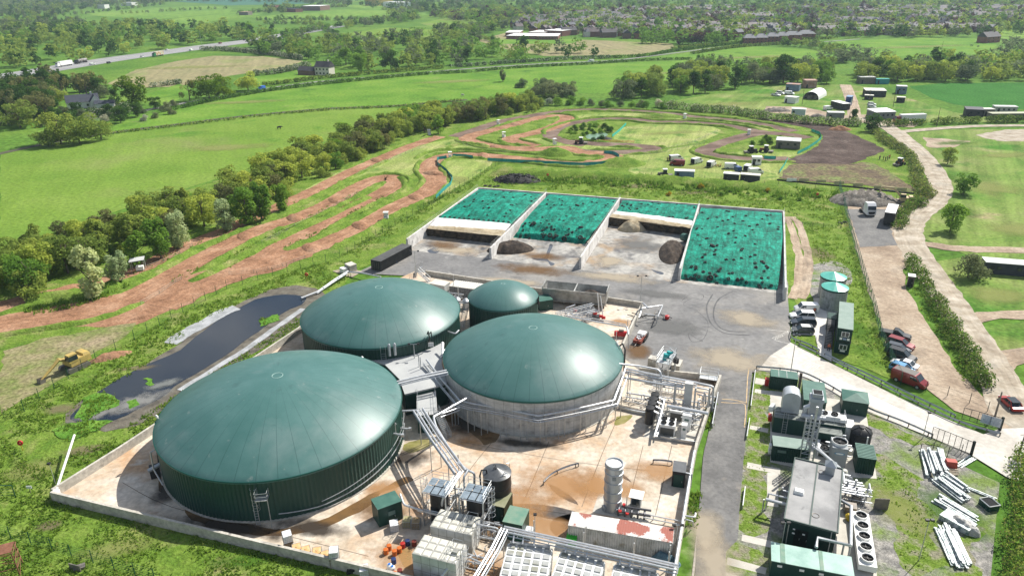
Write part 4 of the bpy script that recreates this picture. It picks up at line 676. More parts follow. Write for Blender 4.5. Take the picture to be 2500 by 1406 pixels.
mb=MB();ladder(mb,at(0,14.5,-80,0)[:2],R(-80+180),2.5,5.6,False,.8);mb.build('access_ladder',M_GALV,rear)
mb=MB()
for k,d in enumerate((-18,-15,-21,-16)):mb.tube([at(0,6.9,d,5.6),at(0,6.9,d+1.5,6.9),at(0,6.7,d+4,6.4),at(0,6.9,d+5,5)],.07,6)
mb.build('pressure_hose',M_BLACK,small)
mb=MB();mb.tube([at(0,14.3,6,6.7),at(0,14.6,4,7.3),at(0,14.9,1,6.6),at(0,14.8,-1,1.5)],.14,7);mb.build('pressure_hose',M_BLACK,conc)
mb=MB()
for d in(6,8,10):mb.lathe([(.13,0),(.13,.4),(.04,.5)],at(0,14.0,d,6.5),8)
mb.build('pressure_valve',M_WHITE,conc)
mb=MB();p=[at(0,14.4,-92,3.4),at(0,15.3,-92,3.4),at(0,15.3,-86,3.4),at(0,14.4,-86,3.4)];mb.prism([q[:2]for q in p],3.3,3.4);railing(mb,p,step=.8);mb.build('inspection_platform',M_GALV,conc)
# walls of the bunded pad
def wall_run(name,label,px,h,th,m=None,cat='wall',z=0.0):
 P=[Vector((*G(*p).xy,0))for p in px];k=len(P);A,B=[],[]
 for i,p in enumerate(P):
  d1=(p-P[i-1]).normalized()if i else(P[1]-P[0]).normalized();d2=(P[i+1]-p).normalized()if i<k-1 else d1
  n=Vector((-(d1+d2).y,(d1+d2).x,0)).normalized();s=th/2/max(.4,n.dot(Vector((-d1.y,d1.x,0))));A.append(p+n*s);B.append(p-n*s)
 mb=MB();vs=[]
 for i in range(k):
  for q,zz in((A[i],0),(A[i],h),(B[i],h),(B[i],0)):vs.append((q.x,q.y,z+zz))
 fs=[(i*4+j,i*4+(j+1)%4,i*4+4+(j+1)%4,i*4+4+j)for i in range(k-1)for j in range(4)]+[(0,1,2,3),tuple((k-1)*4+j for j in(3,2,1,0))]
 mb.add(vs,fs);return one(name,label,cat,mb,m or M_CONC)
wall_run('perimeter_wall','long pale concrete wall along the front of the stained pad',[(131,1222),(400,1287),(640,1345),(860,1397),(1060,1445),(1600,1575)],1.5,.35)
wall_run('perimeter_wall','pale concrete wall between the lagoon bank and the largest dome',[(133,1216),(300,1110),(440,1016),(620,892),(738,812),(850,738)],1.5,.35)
wall_run('perimeter_wall','low grey wall between the asphalt yard and the rear domes',[(1040,673),(1180,695),(1300,715),(1440,733),(1568,752)],1.3,.35)
wall_run('perimeter_wall','short pale wall from the feeder corner down to the concrete tank',[(1567,756),(1545,802),(1513,872)],1.5,.35)
wall_run('perimeter_wall','low wall behind the gas upgrading pipework',[(1560,912),(1650,921),(1757,932)],1.2,.35)
wall_run('perimeter_wall','long pale wall between the stained pad and the service road',[(1757,934),(1733,1000),(1716,1050),(1699,1100),(1684,1180),(1672,1260),(1660,1330),(1642,1440),(1618,1575)],1.5,.35)
wall_run('kerb','thin pale kerb along the left side of the service road',[(1752,968),(1738,1046)],.9,.12,M_GALV,'guard rail')
wall_run('kerb','thin pale kerb along the right side of the service road',[(1849,905),(1838,905),(1826,1000),(1818,1090),(1810,1185),(1800,1320),(1773,1348),(1765,1600)],.14,.25,None,'kerb')
wall_run('kerb','pale kerb beside the planted strip at the foot of the pad wall',[(1716,1186),(1704,1296),(1670,1600)],.14,.25,None,'kerb')
# silage bunkers
Bpts=[(G(*a,3.0),G(*b,3.0))for a,b in BUNK]
WL=['leftmost silage bunker wall beside the mesh fence','silage bunker wall between the first and second bays from the left','silage bunker wall between the second bay and the half empty bay','silage bunker wall between the half empty bay and the rightmost bay','rightmost silage bunker wall beside the wheel tracks']
for k,(b,f)in enumerate(Bpts):
 d=(f-b).normalized();n=Vector((-d.y,d.x,0));t=thing('bunker_wall',WL[k],'wall',f.xy,0,'silage bunker walls');mb=MB()
 pr=[(-.32,0),(-.2,3),(.2,3),(.32,0)];vs=[((q+n*x).x,(q+n*x).y,z)for q in(f,b)for x,z in pr]
 mb.add(vs,[(0,1,2,3),(7,6,5,4)]+[(j,4+j,4+(j+1)%4,(j+1)%4)for j in range(4)]);mb.build('wall_panel',mat('bunker_wall_concrete',(.6,.58,.55),.9,var=[(.4,.39,.37),(.6,.58,.55),(.68,.67,.64)],scale=.5,coord='World',detail=8,extra=[((.2,.19,.18),.35,.7,.06)]),t,False,True)
 mb=MB();railing(mb,[Vector((f.x,f.y,3)),Vector((b.x,b.y,3))],1.0,.022,step=3);mb.build('handrail',mat('thin_rail',(.4,.4,.36),.6),t,False,True)
b0,b4=Bpts[0][0],Bpts[4][0]
mb=MB();d=(b4-b0).normalized();n=Vector((-d.y,d.x,0));mb.prism([(b0+n*.3).xy,(b4+n*.3).xy,(b4+n*.7).xy,(b0+n*.7).xy],0,3.02);one('bunker_wall','back wall running behind all four silage bays','wall',mb,MATS['bunker_wall_concrete'],'silage bunker walls')
M_TARP=mat('green_silage_net',(.003,.2,.125),.7,var=[(.002,.11,.075),(.004,.19,.128),(.01,.26,.18)],scale=.4,coord='World',bump=1.0,bscale=1.6,detail=8,spec=.12,extra=[((.11,.12,.09),.9,.72,.05)],grain=(1.3,.3),ruts=(.25,-.33,1.6,.12))
M_FILM=mat('white_film',(.8,.8,.8),.45,var=(.72,.72,.72),scale=.6,coord='World',bump=.3,bscale=2)
M_SIL=mat('tan_silage',(.38,.31,.2),.95,var=[(.28,.22,.13),(.4,.33,.22),(.46,.4,.28)],scale=.6,coord='World',bump=.8,bscale=4,detail=8)
M_FACE=mat('dark_silage_face',(.05,.04,.028),.95,var=[(.03,.024,.018),(.06,.045,.03),(.12,.09,.06)],scale=.9,coord='World',bump=1.0,bscale=4,detail=8)
M_HEAP=mat('dark_heap',(.05,.038,.03),.95,var=[(.03,.024,.02),(.06,.045,.035),(.11,.085,.065)],scale=.8,coord='World',bump=1.0,bscale=5,detail=8)
def patch(name,rows,m,parent,bulge=.0,rough=.12,nu=44,nv=36,skirt=0.0):
 """a draped sheet: rows from back to front of (left px, z, right px, z)"""
 Rr=[(G(*l,zl),G(*r_,zr))for(l,zl,r_,zr)in rows];K=len(Rr)-1
 def ev(u,v):
  x=min(v*K,K-1e-6);i=int(x);t=x-i;s=t*t*(3-2*t)if K>1 else t;a=Rr[i][0].lerp(Rr[i][1],u);b=Rr[i+1][0].lerp(Rr[i+1][1],u);p=a.lerp(b,t);p.z=a.z+(b.z-a.z)*s
  e=min(1,v*8,(1-v)*8)*min(1,u*14,(1-u)*14);p.z+=bulge*math.sin(PI*u)**.7*min(1,v*5,(1-v)*3)+e*rough*(noise.noise(p*.35)*1.5+noise.noise(p*1.1)+.5*noise.noise(Vector((p.x*3,p.y*.8,0))));return p
 mb=MB();vs=[ev(i/nu,j/nv)for j in range(nv+1)for i in range(nu+1)]
 if skirt:
  pass
 mb.add([(p.x,p.y,max(.0,p.z))for p in vs],[(j*(nu+1)+i,(j+1)*(nu+1)+i,(j+1)*(nu+1)+i+1,j*(nu+1)+i+1)for j in range(nv)for i in range(nu)])
 mb.build(name,m,parent,'all',True);return ev
def face_block(parent,top,base,m_top,m_face,z=2.55):
 """the cut silage: a noisy near-vertical face from the top line to the floor"""
 n=40;T=[G(*top[0],z).lerp(G(*top[1],z),i/n)for i in range(n+1)];B=[G(*base[0]).lerp(G(*base[1]),i/n)for i in range(n+1)];mb=MB();nv=9;vs=[]
 for j in range(nv+1):
  for i in range(n+1):
   p=T[i].lerp(B[i],j/nv);p.z=z*(1-j/nv);q=noise.noise(Vector((i*.35,j*.5,z)))*.9+noise.noise(Vector((i*.9,j*1.1,3)))*.3
   if 0<j:p+=(B[i]-T[i]).normalized()*q*.8*Vector((1,1,0)).length
   vs.append((p.x,p.y,max(0,p.z)))
 mb.add(vs,[(j*(n+1)+i,(j+1)*(n+1)+i,(j+1)*(n+1)+i+1,j*(n+1)+i+1)for j in range(nv)for i in range(n)]);mb.build('cut_face',m_face,parent,'all',True)
EV=[]
t=thing('silage_clamp','leftmost silage bay with a smooth green sheet and white film above a dark cut face','silage clamp',G(1160,545).xy)
EV.append((patch('cover_sheet',[((1170,462),2.9,(1329,474),2.9),((1120,496),3.1,(1290,508),3.1),((1068,532),3.0,(1249,547),3.0)],M_TARP,t,1.3,.12),30,.9))
patch('white_film',[((1068,531),3.0,(1249,546),3.0),((1049,551),2.7,(1236,562),2.7)],M_FILM,t,.45,.05,30,8);patch('silage_top',[((1049,550),2.72,(1236,561),2.7),((1042,558),2.5,(1228,577),2.4)],M_SIL,t,.3,.15,30,8)
face_block(t,((1042,558),(1228,577)),((1034,576),(1202,596)),M_SIL,M_FACE,2.45)
t=thing('silage_clamp','second silage bay, its wrinkled green sheet sloping to the floor behind a dark heap','silage clamp',G(1350,560).xy)
EV.append((patch('cover_sheet',[((1340,474),2.9,(1509,488),2.9),((1300,516),3.0,(1478,530),3.0),((1275,545),2.5,(1452,562),2.5),((1262,568),1.2,(1436,584),1.2),((1250,582),.06,(1424,598),.06)],M_TARP,t,.4,.2),66,.9))
t=thing('silage_clamp','half used silage in the third bay, narrow green sheet above a long dark cut face','silage clamp',G(1590,540).xy)
EV.append((patch('cover_sheet',[((1520,489),2.9,(1703,502),2.9),((1505,516),2.8,(1693,540),2.8)],M_TARP,t,.2,.16),20,.9))
patch('white_film',[((1505,515),2.8,(1693,539),2.8),((1496,522),2.7,(1690,550),2.7)],M_FILM,t,.3,.12,30,8);patch('silage_top',[((1496,521),2.7,(1690,549),2.7),((1488,530),2.5,(1686,558),2.5)],M_SIL,t,.2,.15,30,8)
face_block(t,((1488,530),(1686,558)),((1487,553),(1683,577)),M_SIL,M_FACE,2.5)
t=thing('silage_clamp','covered silage in the rightmost bay, big green sheet dotted with tyres sloping to the yard','silage clamp',G(1780,690).xy)
EV.append((patch('cover_sheet',[((1712,507),2.9,(1909,520),2.9),((1690,558),3.3,(1911,576),3.1),((1673,625),2.4,(1906,645),2.2),((1663,668),1.1,(1900,694),1.0),((1657,684),.06,(1897,712),.06)],M_TARP,t,.35,.16),92,1.0))
mound('spoil_heap',(1246,612),6.0,3.2,2.4,M_HEAP,.1,'dark brown compost heap in front of the second silage bay','heap',None,24,.2,.8)
mound('spoil_heap',(1543,562),4.0,2.6,2.6,M_SIL,0,'tan chopped maize heap leaning on the cut face of the third bay','heap',None,24,.25,1.0)
mound('spoil_heap',(1640,618),3.2,8.5,2.2,M_HEAP,R(-15),'black compost heap against the right wall of the half empty bay','heap',None,24,.3,.9)
MB_=MB().lathe([(.9,0),(1.0,.3),(.9,2.0)],(0,0,0),20);o=MB_.build('barrel_tank',M_GROOF,None,True);o.location=(*G(1666,590).xy,1.2);o.rotation_euler=(1.3,0,.3);tag(o,'green plastic barrel lying on the black compost heap','barrel')
TYM=MB().torus((0,0,.1),.27,.1,14,7).mesh('tyre',M_RUBBER,'all');nt_=0
TL=['car tyre on the smooth green sheet in the leftmost bay','car tyre holding down the wrinkled green sheet in the second bay','car tyre holding down the narrow green sheet in the third bay','car tyre holding down the big green sheet in the rightmost bay']
for bi,(ev,n,s)in enumerate(EV):
 for i in range(n):
  u,v=random.uniform(.03,.97),random.uniform(.02,.97);p=ev(u,v);q=ev(min(1,u+.01),v)-p;w=ev(u,min(1,v+.01))-p;nn=w.cross(q);nn=-nn if nn.z<0 else nn
  o=bpy.data.objects.new('tyre',TYM);COL.objects.link(o);k=s*(2.0 if random.random()<.06 else random.uniform(.85,1.15));o.location=p;o.scale=(k,k,k*1.1);o.rotation_euler=nn.to_track_quat('Z','Y').to_euler();tag(o,TL[bi],'tyre','tyres on silage sheet, bay %d from the left'%(bi+1))
for i in range(30):
 bi,u,v=[(0,.02+.96*i/29,.985)][0];p=EV[0][0](u,.97)
 if i%2==0:o=bpy.data.objects.new('tyre',TYM);COL.objects.link(o);o.location=p+Vector((0,random.uniform(-.4,.4),0));tag(o,TL[0],'tyre','tyres on silage sheet, bay 1 from the left')
pc=G(1262,442);mound('tyre_pile',(1262,442),8,4.2,2.0,M_RUBBER,R(-5),'core of the big black tyre pile on the grass behind the bunkers','tyre pile','stuff',24,.3,.8)
for i in range(74):
 a=random.random()*6.28;r_=math.sqrt(random.random())*1.02;x,y=8*r_*math.cos(a),4.3*r_*math.sin(a);z=2.0*max(0,1-r_*r_)**.8
 o=bpy.data.objects.new('tyre',TYM);COL.objects.link(o);k=random.uniform(1.0,1.5);o.location=(pc.x+x,pc.y+y,z+.05);o.scale=(k,k,k);o.rotation_euler=(random.gauss(0,.5),random.gauss(0,.5),0);tag(o,'loose tyre heaped on the big tyre pile behind the bunkers','tyre','tyres on the pile behind the bunkers')
for px in((1185,455),(1196,456),(1208,457),(1216,456),(2052,546),(2062,544)):
 o=bpy.data.objects.new('tyre',TYM);COL.objects.link(o);o.location=G(*px);o.scale=(1.8,1.8,1.8);tag(o,'big tyre lying on the grass by the %s'%('fence gate right of the bunkers' if px[0]>2000 else 'back corner of the leftmost bay'),'tyre','loose tyres on the grass, %s'%('right' if px[0]>2000 else 'left'))
 # plant equipment
def fr(fl,f2,z=0.0):
 p,q=G(*fl,z),G(*f2,z);d=q-p;return p,math.atan2(d.y,d.x),d.length
def text_mesh(s,size,m,parent,p,rot,name='lettering',ex=.01):
 cu=bpy.data.curves.new(name,'FONT');cu.body=s;cu.size=size;cu.align_x='CENTER';cu.align_y='CENTER';cu.extrude=ex;cu.resolution_u=2
 o=bpy.data.objects.new('t',cu);COL.objects.link(o);dg=bpy.context.evaluated_depsgraph_get();me=bpy.data.meshes.new_from_object(o.evaluated_get(dg));bpy.data.objects.remove(o)
 me.materials.clear();me.materials.append(m);q=bpy.data.objects.new(name,me);COL.objects.link(q);q.parent=parent;q.location=p;q.rotation_euler=rot;return q
def cabin(name,label,cat,fl,f2,depth,h,mw,mr,over=.08,rt=.12,slope=0.0,z0=0.0,group=None,plinth=0.0,ribs=False,zpx=0.0):
 """walls + roof slab; local x runs along the near front, y away from the camera"""
 p,a,w=fr(fl,f2,zpx);t=thing(name,label,cat,(p.x,p.y,z0),a,group)
 mb=MB()
 if ribs:
  s=.28;k=max(2,int(w/s));pr=[]
  for side in range(4):
   L=(w,depth)[side%2];kk=max(2,int(L/s))
   for i in range(kk):
    for q,off in((0,0),(.35,0),(.5,.1),(.85,.1)):
     u=(i+q)/kk*L
     pr.append([(u,off),(w-off,u),(w-u,depth-off),(off,depth-u)][side])
  mb.prism(pr,plinth,h)
 else:mb.box((w/2,depth/2,(h+plinth)/2),(w,depth,h-plinth))
 mb.build('wall',mw,t);r=MB();x0,x1,y0,y1=-over,w+over,-over,depth+over
 r.add([(x0,y0,h+.004),(x1,y0,h+.004),(x1,y1,h+.004),(x0,y1,h+.004),(x0,y0,h+rt),(x1,y0,h+rt),(x1,y1,h+rt+slope),(x0,y1,h+rt+slope)],[(3,2,1,0),(4,5,6,7),(0,1,5,4),(1,2,6,5),(2,3,7,6),(3,0,4,7)]);r.build('roof',mr,t)
 if plinth:MB().box((w/2,depth/2,plinth/2-.002),(w+.5,depth+.5,plinth)).build('plinth',M_SLAB,t)
 return t,w
def door(t,x,w=.9,h=2.0,y=-.02,z=.15,m=None,handle=True):
 d=MB().box((x,y,z+h/2),(w,.05,h)).build('door',m or M_DGREEN,t)
 if handle:MB().box((x+w*.38,y-.05,z+h*.5),(.05,.06,.25)).build('handle',M_GALV,d)
 return d
def pipe_run(name,label,runs,r,legs=(),cat='pipe',m=None,lr=.07,n=8,group=None,flange=True):
 """runs: lists of (px, py, z); legs: (px, py of the foot, top z)"""
 W=[[G(*q)for q in run]for run in runs];rs=r if isinstance(r,(list,tuple))else[r]*len(W);p0=W[0][0]
 t=thing(name,label,cat,(p0.x,p0.y),0,group)
 for run,rr in zip(W,rs):
  rr*=.82;mb=MB();pts=[]
  for i,p in enumerate(run):
   if 0<i<len(run)-1:
    a=(run[i-1]-p);b=(run[i+1]-p);k=min(rr*2.2,a.length*.4,b.length*.4);pts+=[p+a.normalized()*k,p+(a.normalized()+b.normalized())*k*.28,p+b.normalized()*k]
   else:pts.append(p)
  mb.tube(pts,rr,n)
  if flange:
   for a,b in zip(run,run[1:]):
    L=(b-a).length
    for i in range(1,int(L/4)+1):q=a.lerp(b,i*4/L);d=(b-a).normalized()*.06;mb.tube([q-d,q+d],rr*1.45,n)
  mb.build('pipe',m or M_PIPE,t,True,True)
 if legs:
  for(px,py,zt)in legs:g=G(px,py);MB().tube([g,(g.x,g.y,zt)],lr,6).box((g.x,g.y,.03),(.35,.35,.05)).build('support_post',M_GALV,t,False,True)
 return t
 # small green kiosks and boxes on the pad
t,w=cabin('equipment_kiosk','dark green flat topped kiosk with a vent, nearest the largest dome','kiosk',(927,1290),(984.5,1268),2.3,2.9,M_DGREEN,M_GROOF,.03,.05,0,0,None,.15)
MB().box((w*.55,-.03,1.7),(.9,.05,.6)).build('louvre_vent',mat('louvre',(.1,.16,.14),.5),t);door(t,w*.55,1.0,2.0)
t,w=cabin('equipment_kiosk','green kiosk with a faded stained roof beside the olive container','kiosk',(1228,1316),(1275,1326),3.0,2.7,M_DGREEN,mat('faded_green_roof',(.1,.22,.16),.6,var=(.2,.27,.2),scale=.8,detail=8),.03,.05,0,0,None,.1);door(t,w*.5)
t,w=cabin('shipping_container','olive ribbed container end standing in front of the black numbered tank','container',(1194,1270),(1232,1279),3.0,2.5,mat('olive_paint',(.07,.075,.035),.6,var=(.1,.1,.055),scale=1),mat('olive_roof',(.19,.2,.11),.6,var=(.25,.25,.16),scale=1),.0,.05,0,0,None,0,True);door(t,w*.3,w*.4,2.2);door(t,w*.72,w*.4,2.2)
t,w=cabin('equipment_kiosk','tiny green lidded box between the small dome and the long feeder','kiosk',(1318,762),(1350,757),3.0,2.3,M_DGREEN,M_GROOF,.05,.06);door(t,w*.5)
t,w=cabin('transformer_box','plain black box on a slab at the right end of the stained pad','box',(1638.5,1189),(1670,1194),2.3,2.6,mat('black_cladding',(.012,.012,.013),.5,var=(.02,.02,.02),scale=.5),mat('grey_black_roof',(.09,.095,.1),.45,var=(.13,.135,.14),scale=.8),.03,.06,0,0,None,.12);MB().tube([(w,.6,2.2),(w+.8,.6,2.2),(w+.8,.2,.3)],.1,7).build('vent_pipe',M_PIPE,t);door(t,w*.5,1.2)
# white rusty container
M_CORR=mat('dirty_white_ribbed',(.5,.51,.49),.7,var=[(.3,.3,.27),(.5,.51,.49),(.6,.6,.58)],scale=.6,detail=8,extra=[((.25,.22,.15),.5,.68,.08)])
M_RUST=mat('rust_flaked_white_roof',(.68,.67,.64),.75,var=(.55,.55,.52),scale=1,detail=8,extra=[((.33,.12,.09),.28,.56,.02),((.4,.38,.35),1.2,.7,.04)])
t,w=cabin('shipping_container','long white ribbed container with a rust streaked roof beside the flare stack','container',(1386,1324),(1638,1368),2.5,2.6,M_CORR,M_RUST,.0,.05,0,0,None,0,True)
mb=MB()
for i in range(int(w/.3)):mb.box((.15+i*.3,1.25,2.665),(.13,2.3,.03))
mb.build('roof_ribs',M_RUST,t);mb=MB()
for y in(.62,1.88):mb.box((w+.03,y,1.3),(.05,1.15,2.3))
mb.build('end_door',M_CORR,t)
p=G(1397,1322);t=thing('wheelie_bin','bright green plastic bin at the left end of the white container','bin',p,R(-14));MB().box((0,-.4,.6),(1.1,.8,1.1),0,0,1.1).build('bin_body',flat('bright_green_plastic',(.03,.4,.03),.5),t);MB().box((0,-.4,1.2),(1.25,.95,.1)).build('lid',MATS['bright_green_plastic'],t)
mound('tarpaulin',(1622,1372),1.9,1.1,1.3,mat('blue_grey_tarp',(.06,.12,.15),.5,var=(.1,.18,.22),scale=2,bump=.6,bscale=3),R(-14),'crumpled blue tarpaulin heap at the right end of the white container','tarpaulin',None,16,.5)
# flare stack with its skid
p=G(1494,1244);t=thing('flare_stack','tall banded silver flare stack with an open white top on the pale slab','flare stack',p)
M_SILV=mat('silver_stack',(.33,.36,.39),.42,.6,var=(.42,.45,.48),scale=.8,detail=8)
MB().lathe([(1.1,.1),(1.1,7.3),(1.0,7.3),(1.0,6.6)],n=40,cap=False).build('stack_tube',M_SILV,t,True);MB().lathe([(1.0,0),(.01,.01)],(0,0,7.12),40).build('stack_top',flat('pale_inside',(.75,.75,.72),.8),t);
for z in(1.9,3.3,4.7,6.0,6.9):MB().lathe([(1.1,z-.07),(1.17,z-.04),(1.17,z+.04),(1.1,z+.07)],n=40,cap=False).build('ring_band',M_SILV,t,True)
for a in range(4):MB().box((1.0*math.cos(a*PI/2+.4),1.0*math.sin(a*PI/2+.4),.5),(.5,.5,1.0),a*PI/2+.4).build('base_flange',M_SILV,t)
MB().tube([(.6,-1.0,.5),(1.6,-1.0,.5)],.32,12).build('burner_inlet',M_SILV,t);mb=MB();mb.box((-.1,-1.13,5.6),(.5,.02,.5),0);mb.build('panel_mark',flat('grey_mark',(.2,.22,.23)),t)
tag(sheet('concrete_slab',[(1462,1206),(1593,1229),(1584,1282),(1446,1253)],.21,M_SLAB),kind='structure')
t=thing('gas_skid','black and grey valve skid with red handles beside the flare stack','gas skid',G(1545,1262),R(-14));mb=MB();mb.box((0,0,.15),(4,1.4,.1));mb.build('skid_base',M_STEEL,t);mb=MB()
for k in range(5):mb.tube([(-1.8+k*.8,-.3,.2),(-1.8+k*.8,-.3,1.0),(-1.8+k*.8,.4,1.0)],.13,8)
mb.tube([(-2.0,-.2,.8),(2.2,-.2,.8)],.18,8);mb.tube([(-1.5,.3,1.2),(2.2,.3,1.2)],.14,8);mb.tube([(-.9,.5,.2),(-.9,.5,2.6)],.05,6);mb.build('pipework',mat('dark_pipe',(.09,.09,.1),.45,.4),t,True);mb=MB()
for x,y,z in((-1.6,-.5,1.1),(-.7,-.4,.8),(-1.2,.4,1.4)):mb.lathe([(.22,-.1),(.22,.1)],(x,y,z),10)
mb.build('red_valve',M_RED,t)
t,w=cabin('control_cabinet','white topped control cabinet standing behind the valve skid','cabinet',(1538,1244),(1562,1249),1.2,2.1,mat('grey_cabinet',(.25,.26,.26),.5),M_WHITE,.25,.06,0,0,None,.1);MB().box((w*.5,-.02,1.4),(w*.7,.03,.9)).build('cabinet_door',M_GLASS,t)
pipe_run('ground_pipe','twin grey pipes on low stands running right from the valve skid',[[(1568,1253,.9),(1664,1272,.9)],[(1570,1262,.8),(1664,1281,.8)]],[.1,.1],[(1623,1280,.8),(1594,1272,.8)])
# sectional panel tanks
M_GRP=mat('white_panel',(.55,.56,.54),.55,var=[(.42,.42,.37),(.56,.57,.55),(.64,.65,.63)],scale=.5,coord='World',detail=6);M_GRPT=mat('cream_panel',(.5,.48,.41),.6,var=(.6,.59,.52),scale=.6,coord='World',detail=6);M_FLG=mat('panel_flange',(.22,.22,.2),.7,var=(.35,.35,.32),scale=1)
M_GP=mat('grey_panel',(.33,.34,.33),.6,var=[(.24,.24,.19),(.34,.35,.34),(.4,.41,.4)],scale=.35,coord='World',detail=5)
def panel_tank(label,fl,f2,depth,h,nx,ny,nz,mp=None,mt=None,mf=None,lad=None):
 p,a,w=fr(fl,f2,h);t=thing('sectional_water_tank',label,'water tank',p.xy,a);MB().box((w/2,depth/2,h/2),(w,depth,h-.02)).build('tank_body',mf or M_FLG,t);mb=MB();sx,sy,sz=w/nx,depth/ny,h/nz
 def pyr(o,u,v,n,gap=.06,ht=.09):
  o,u,v,n=map(Vector,(o,u,v,n));U,V_=u.normalized(),v.normalized();a_,b_,c_,d_=o+(U+V_)*gap,o+u-U*gap+V_*gap,o+u+v-(U+V_)*gap,o+v+U*gap-V_*gap;q=(u+v)*.12;m=n*ht
  i=[a_+q+m,b_+(v-u)*.12+m,c_-q+m,d_+(u-v)*.12+m];return[a_,b_,c_,d_]+i,[(0,1,5,4),(1,2,6,5),(2,3,7,6),(3,0,4,7),(4,5,6,7)]
 tp=MB()
 for i in range(nx):
  for j in range(ny):tp.add(*pyr((i*sx,j*sy,h),(sx,0,0),(0,sy,0),(0,0,1),.06,.07))
  for k in range(nz):mb.add(*pyr((i*sx,0,k*sz),(sx,0,0),(0,0,sz),(0,-1,0),.03,.02))
 for j in range(ny):
  for k in range(nz):mb.add(*pyr((w,j*sy,k*sz),(0,sy,0),(0,0,sz),(1,0,0),.03,.02));mb.add(*pyr((0,j*sy,k*sz),(0,sy,0),(0,0,sz),(-1,0,0),.03,.02))
 tp.build('roof_panels',mt or M_GRPT,t);mb.build('side_panels',mp or M_GRP,t)
 if lad:
  mb=MB();ladder(mb,(w+.15,depth*.45),0,0,h,True,.6);q=[(w-.1,depth*.2,h),(w-1.3,depth*.2,h),(w-1.3,depth*.8,h),(w-.1,depth*.8,h)];railing(mb,q,step=.7);mb.build('access_ladder',M_GALV,t);MB().box((w-.7,depth*.5,h+.22),(.6,.6,.3)).build('hatch',M_FLG,t)
 return t
panel_tank('rear white sectional water tank with cream lid panels in front of the dosing frames',(1049.7,1284),(1151,1306),3.2,3.2,5,3,3,lad=1)
panel_tank('front white sectional water tank with cream lid panels at the bottom of the photo',(1006,1350),(1112,1377),3.2,3.4,5,3,3,lad=1)
for bl,br,lab in(((1241,1325),(1349,1338),'left of the three grey chequered tank tops along the bottom edge'),((1369,1346),(1477,1370),'middle of the three grey chequered tank tops along the bottom edge'),((1500,1376),(1608,1398),'right of the three grey chequered tank tops along the bottom edge')):
 P,Q=G(*bl,3),G(*br,3);d=(Q-P).normalized();n=Vector((d.y,-d.x,0));a=math.atan2(d.y,d.x);w=(Q-P).length;p0=P+n*6
 t=panel_tank.__wrapped__ if False else None
 tt=thing('sectional_water_tank',lab,'water tank',p0.xy,a,'chequered tank tops');MB().box((w/2,3,1.5),(w,6,2.98)).build('tank_body',mat('white_flange_grid',(.66,.67,.66),.6),tt);mb=MB();sb=MB()
 for i in range(5):
  for j in range(6):mb.box(((i+.5)*w/5+.02*(j%2),(j+.5),3.05),(w/5*.74,.74,.11),0,0,.88)
  for k in range(3):sb.box(((i+.5)*w/5,6.03,k+.5),(w/5*.86,.08,.86))
 for j in range(6):
  for k in range(3):sb.box((w+.03,j+.5,k+.5),(.08,.86,.86));sb.box((-.03,j+.5,k+.5),(.08,.86,.86))
 mb.build('roof_panels',M_GP,tt);sb.build('side_panels',M_GRP,tt);mb=MB()
 for x in(.6,1.7,3.0):mb.tube([(x,5.9,3.0),(x,5.6,3.5),(x,6.4,3.9),(x,6.9,3.9)],.09,7)
 mb.box((w/2,5.85,3.3),(w*.9,.2,.25));mb.build('inlet_pipe',M_PIPE,tt)
 # dosing frames
def dosing(label,px,z,flip=1):
 p=G(*px,z);t=thing('dosing_tower',label,'dosing tower',p.xy,TH);s=1.5;mb=MB()
 for x in(-s,s):
  for y in(-s,s):MB().box((x,y,z/2),(.14,.14,z)).build('leg',M_GALV,t)
 for zz in(z,z*.52):
  for k in(-s,s):mb.bars([((-s,k,zz),(s,k,zz)),((k,-s,zz),(k,s,zz))],.07,4)
 mb.bars([((-s,-s,.2),(s,-s,z*.5)),((s,-s,.2),(s,s,z*.5))],.04,4);mb.build('frame_beam',M_GALV,t);mb=MB()
 for i in range(3):
  for j in range(2):mb.box((-s+.5+i*1.0,-s+.75+j*1.5,z+.09),(.86,1.34,.03))
 mb.build('roof_panel',mat('blue_grey_panel',(.2,.25,.29),.3,.3,var=(.32,.38,.42),scale=1),t);mb=MB();railing(mb,[(-s,-s,z+.1),(-s,s,z+.1),(s,s,z+.1),(s,-s,z+.1)],1.0,.03);mb.build('handrail',M_GALV,t)
 mb=MB();ladder(mb,(-flip*(s+.15),0),0 if flip<0 else PI,.2,z);mb.build('access_ladder',M_GALV,t)
 for zz,r_ in((z*.55,1.15),(.3,1.2)):MB().lathe([(r_,zz),(r_,zz+z*.36),(r_*.6,zz+z*.4),(.2,zz+z*.41)],n=24).build('dosing_vessel',M_BLACK,t,True)
dosing('galvanised dosing frame with black vessels, left of the pair',(1071,1189),5.2);dosing('galvanised dosing frame with black vessels, right of the pair',(1161,1203),5.2,-1)
t=thing('dosing_pipework','tangle of small silver pipes between the two dosing frames','pipework',G(1118,1262),TH);mb=MB()
for k in range(9):
 x=-1.6+k*.4;mb.tube([(x,.3*(k%3),.2),(x,.3*(k%3),2.2+.3*(k%4)),(x+.5,1.2,2.2+.3*(k%4))],.06+.02*(k%2),6)
mb.build('pipe',M_PIPE,t,True);MB().lathe([(.6,0),(.6,.9),(.3,1.2)],(0,-.6,0),16).build('pump_pot',M_GRPT,t,True);mb=MB()
for x in(-1.9,1.9):mb.tube([(x,-1.0,0),(x,-1.0,3.4),(x*.6,1.0,3.4)],.08,6)
mb.build('support_post',M_GALV,t)
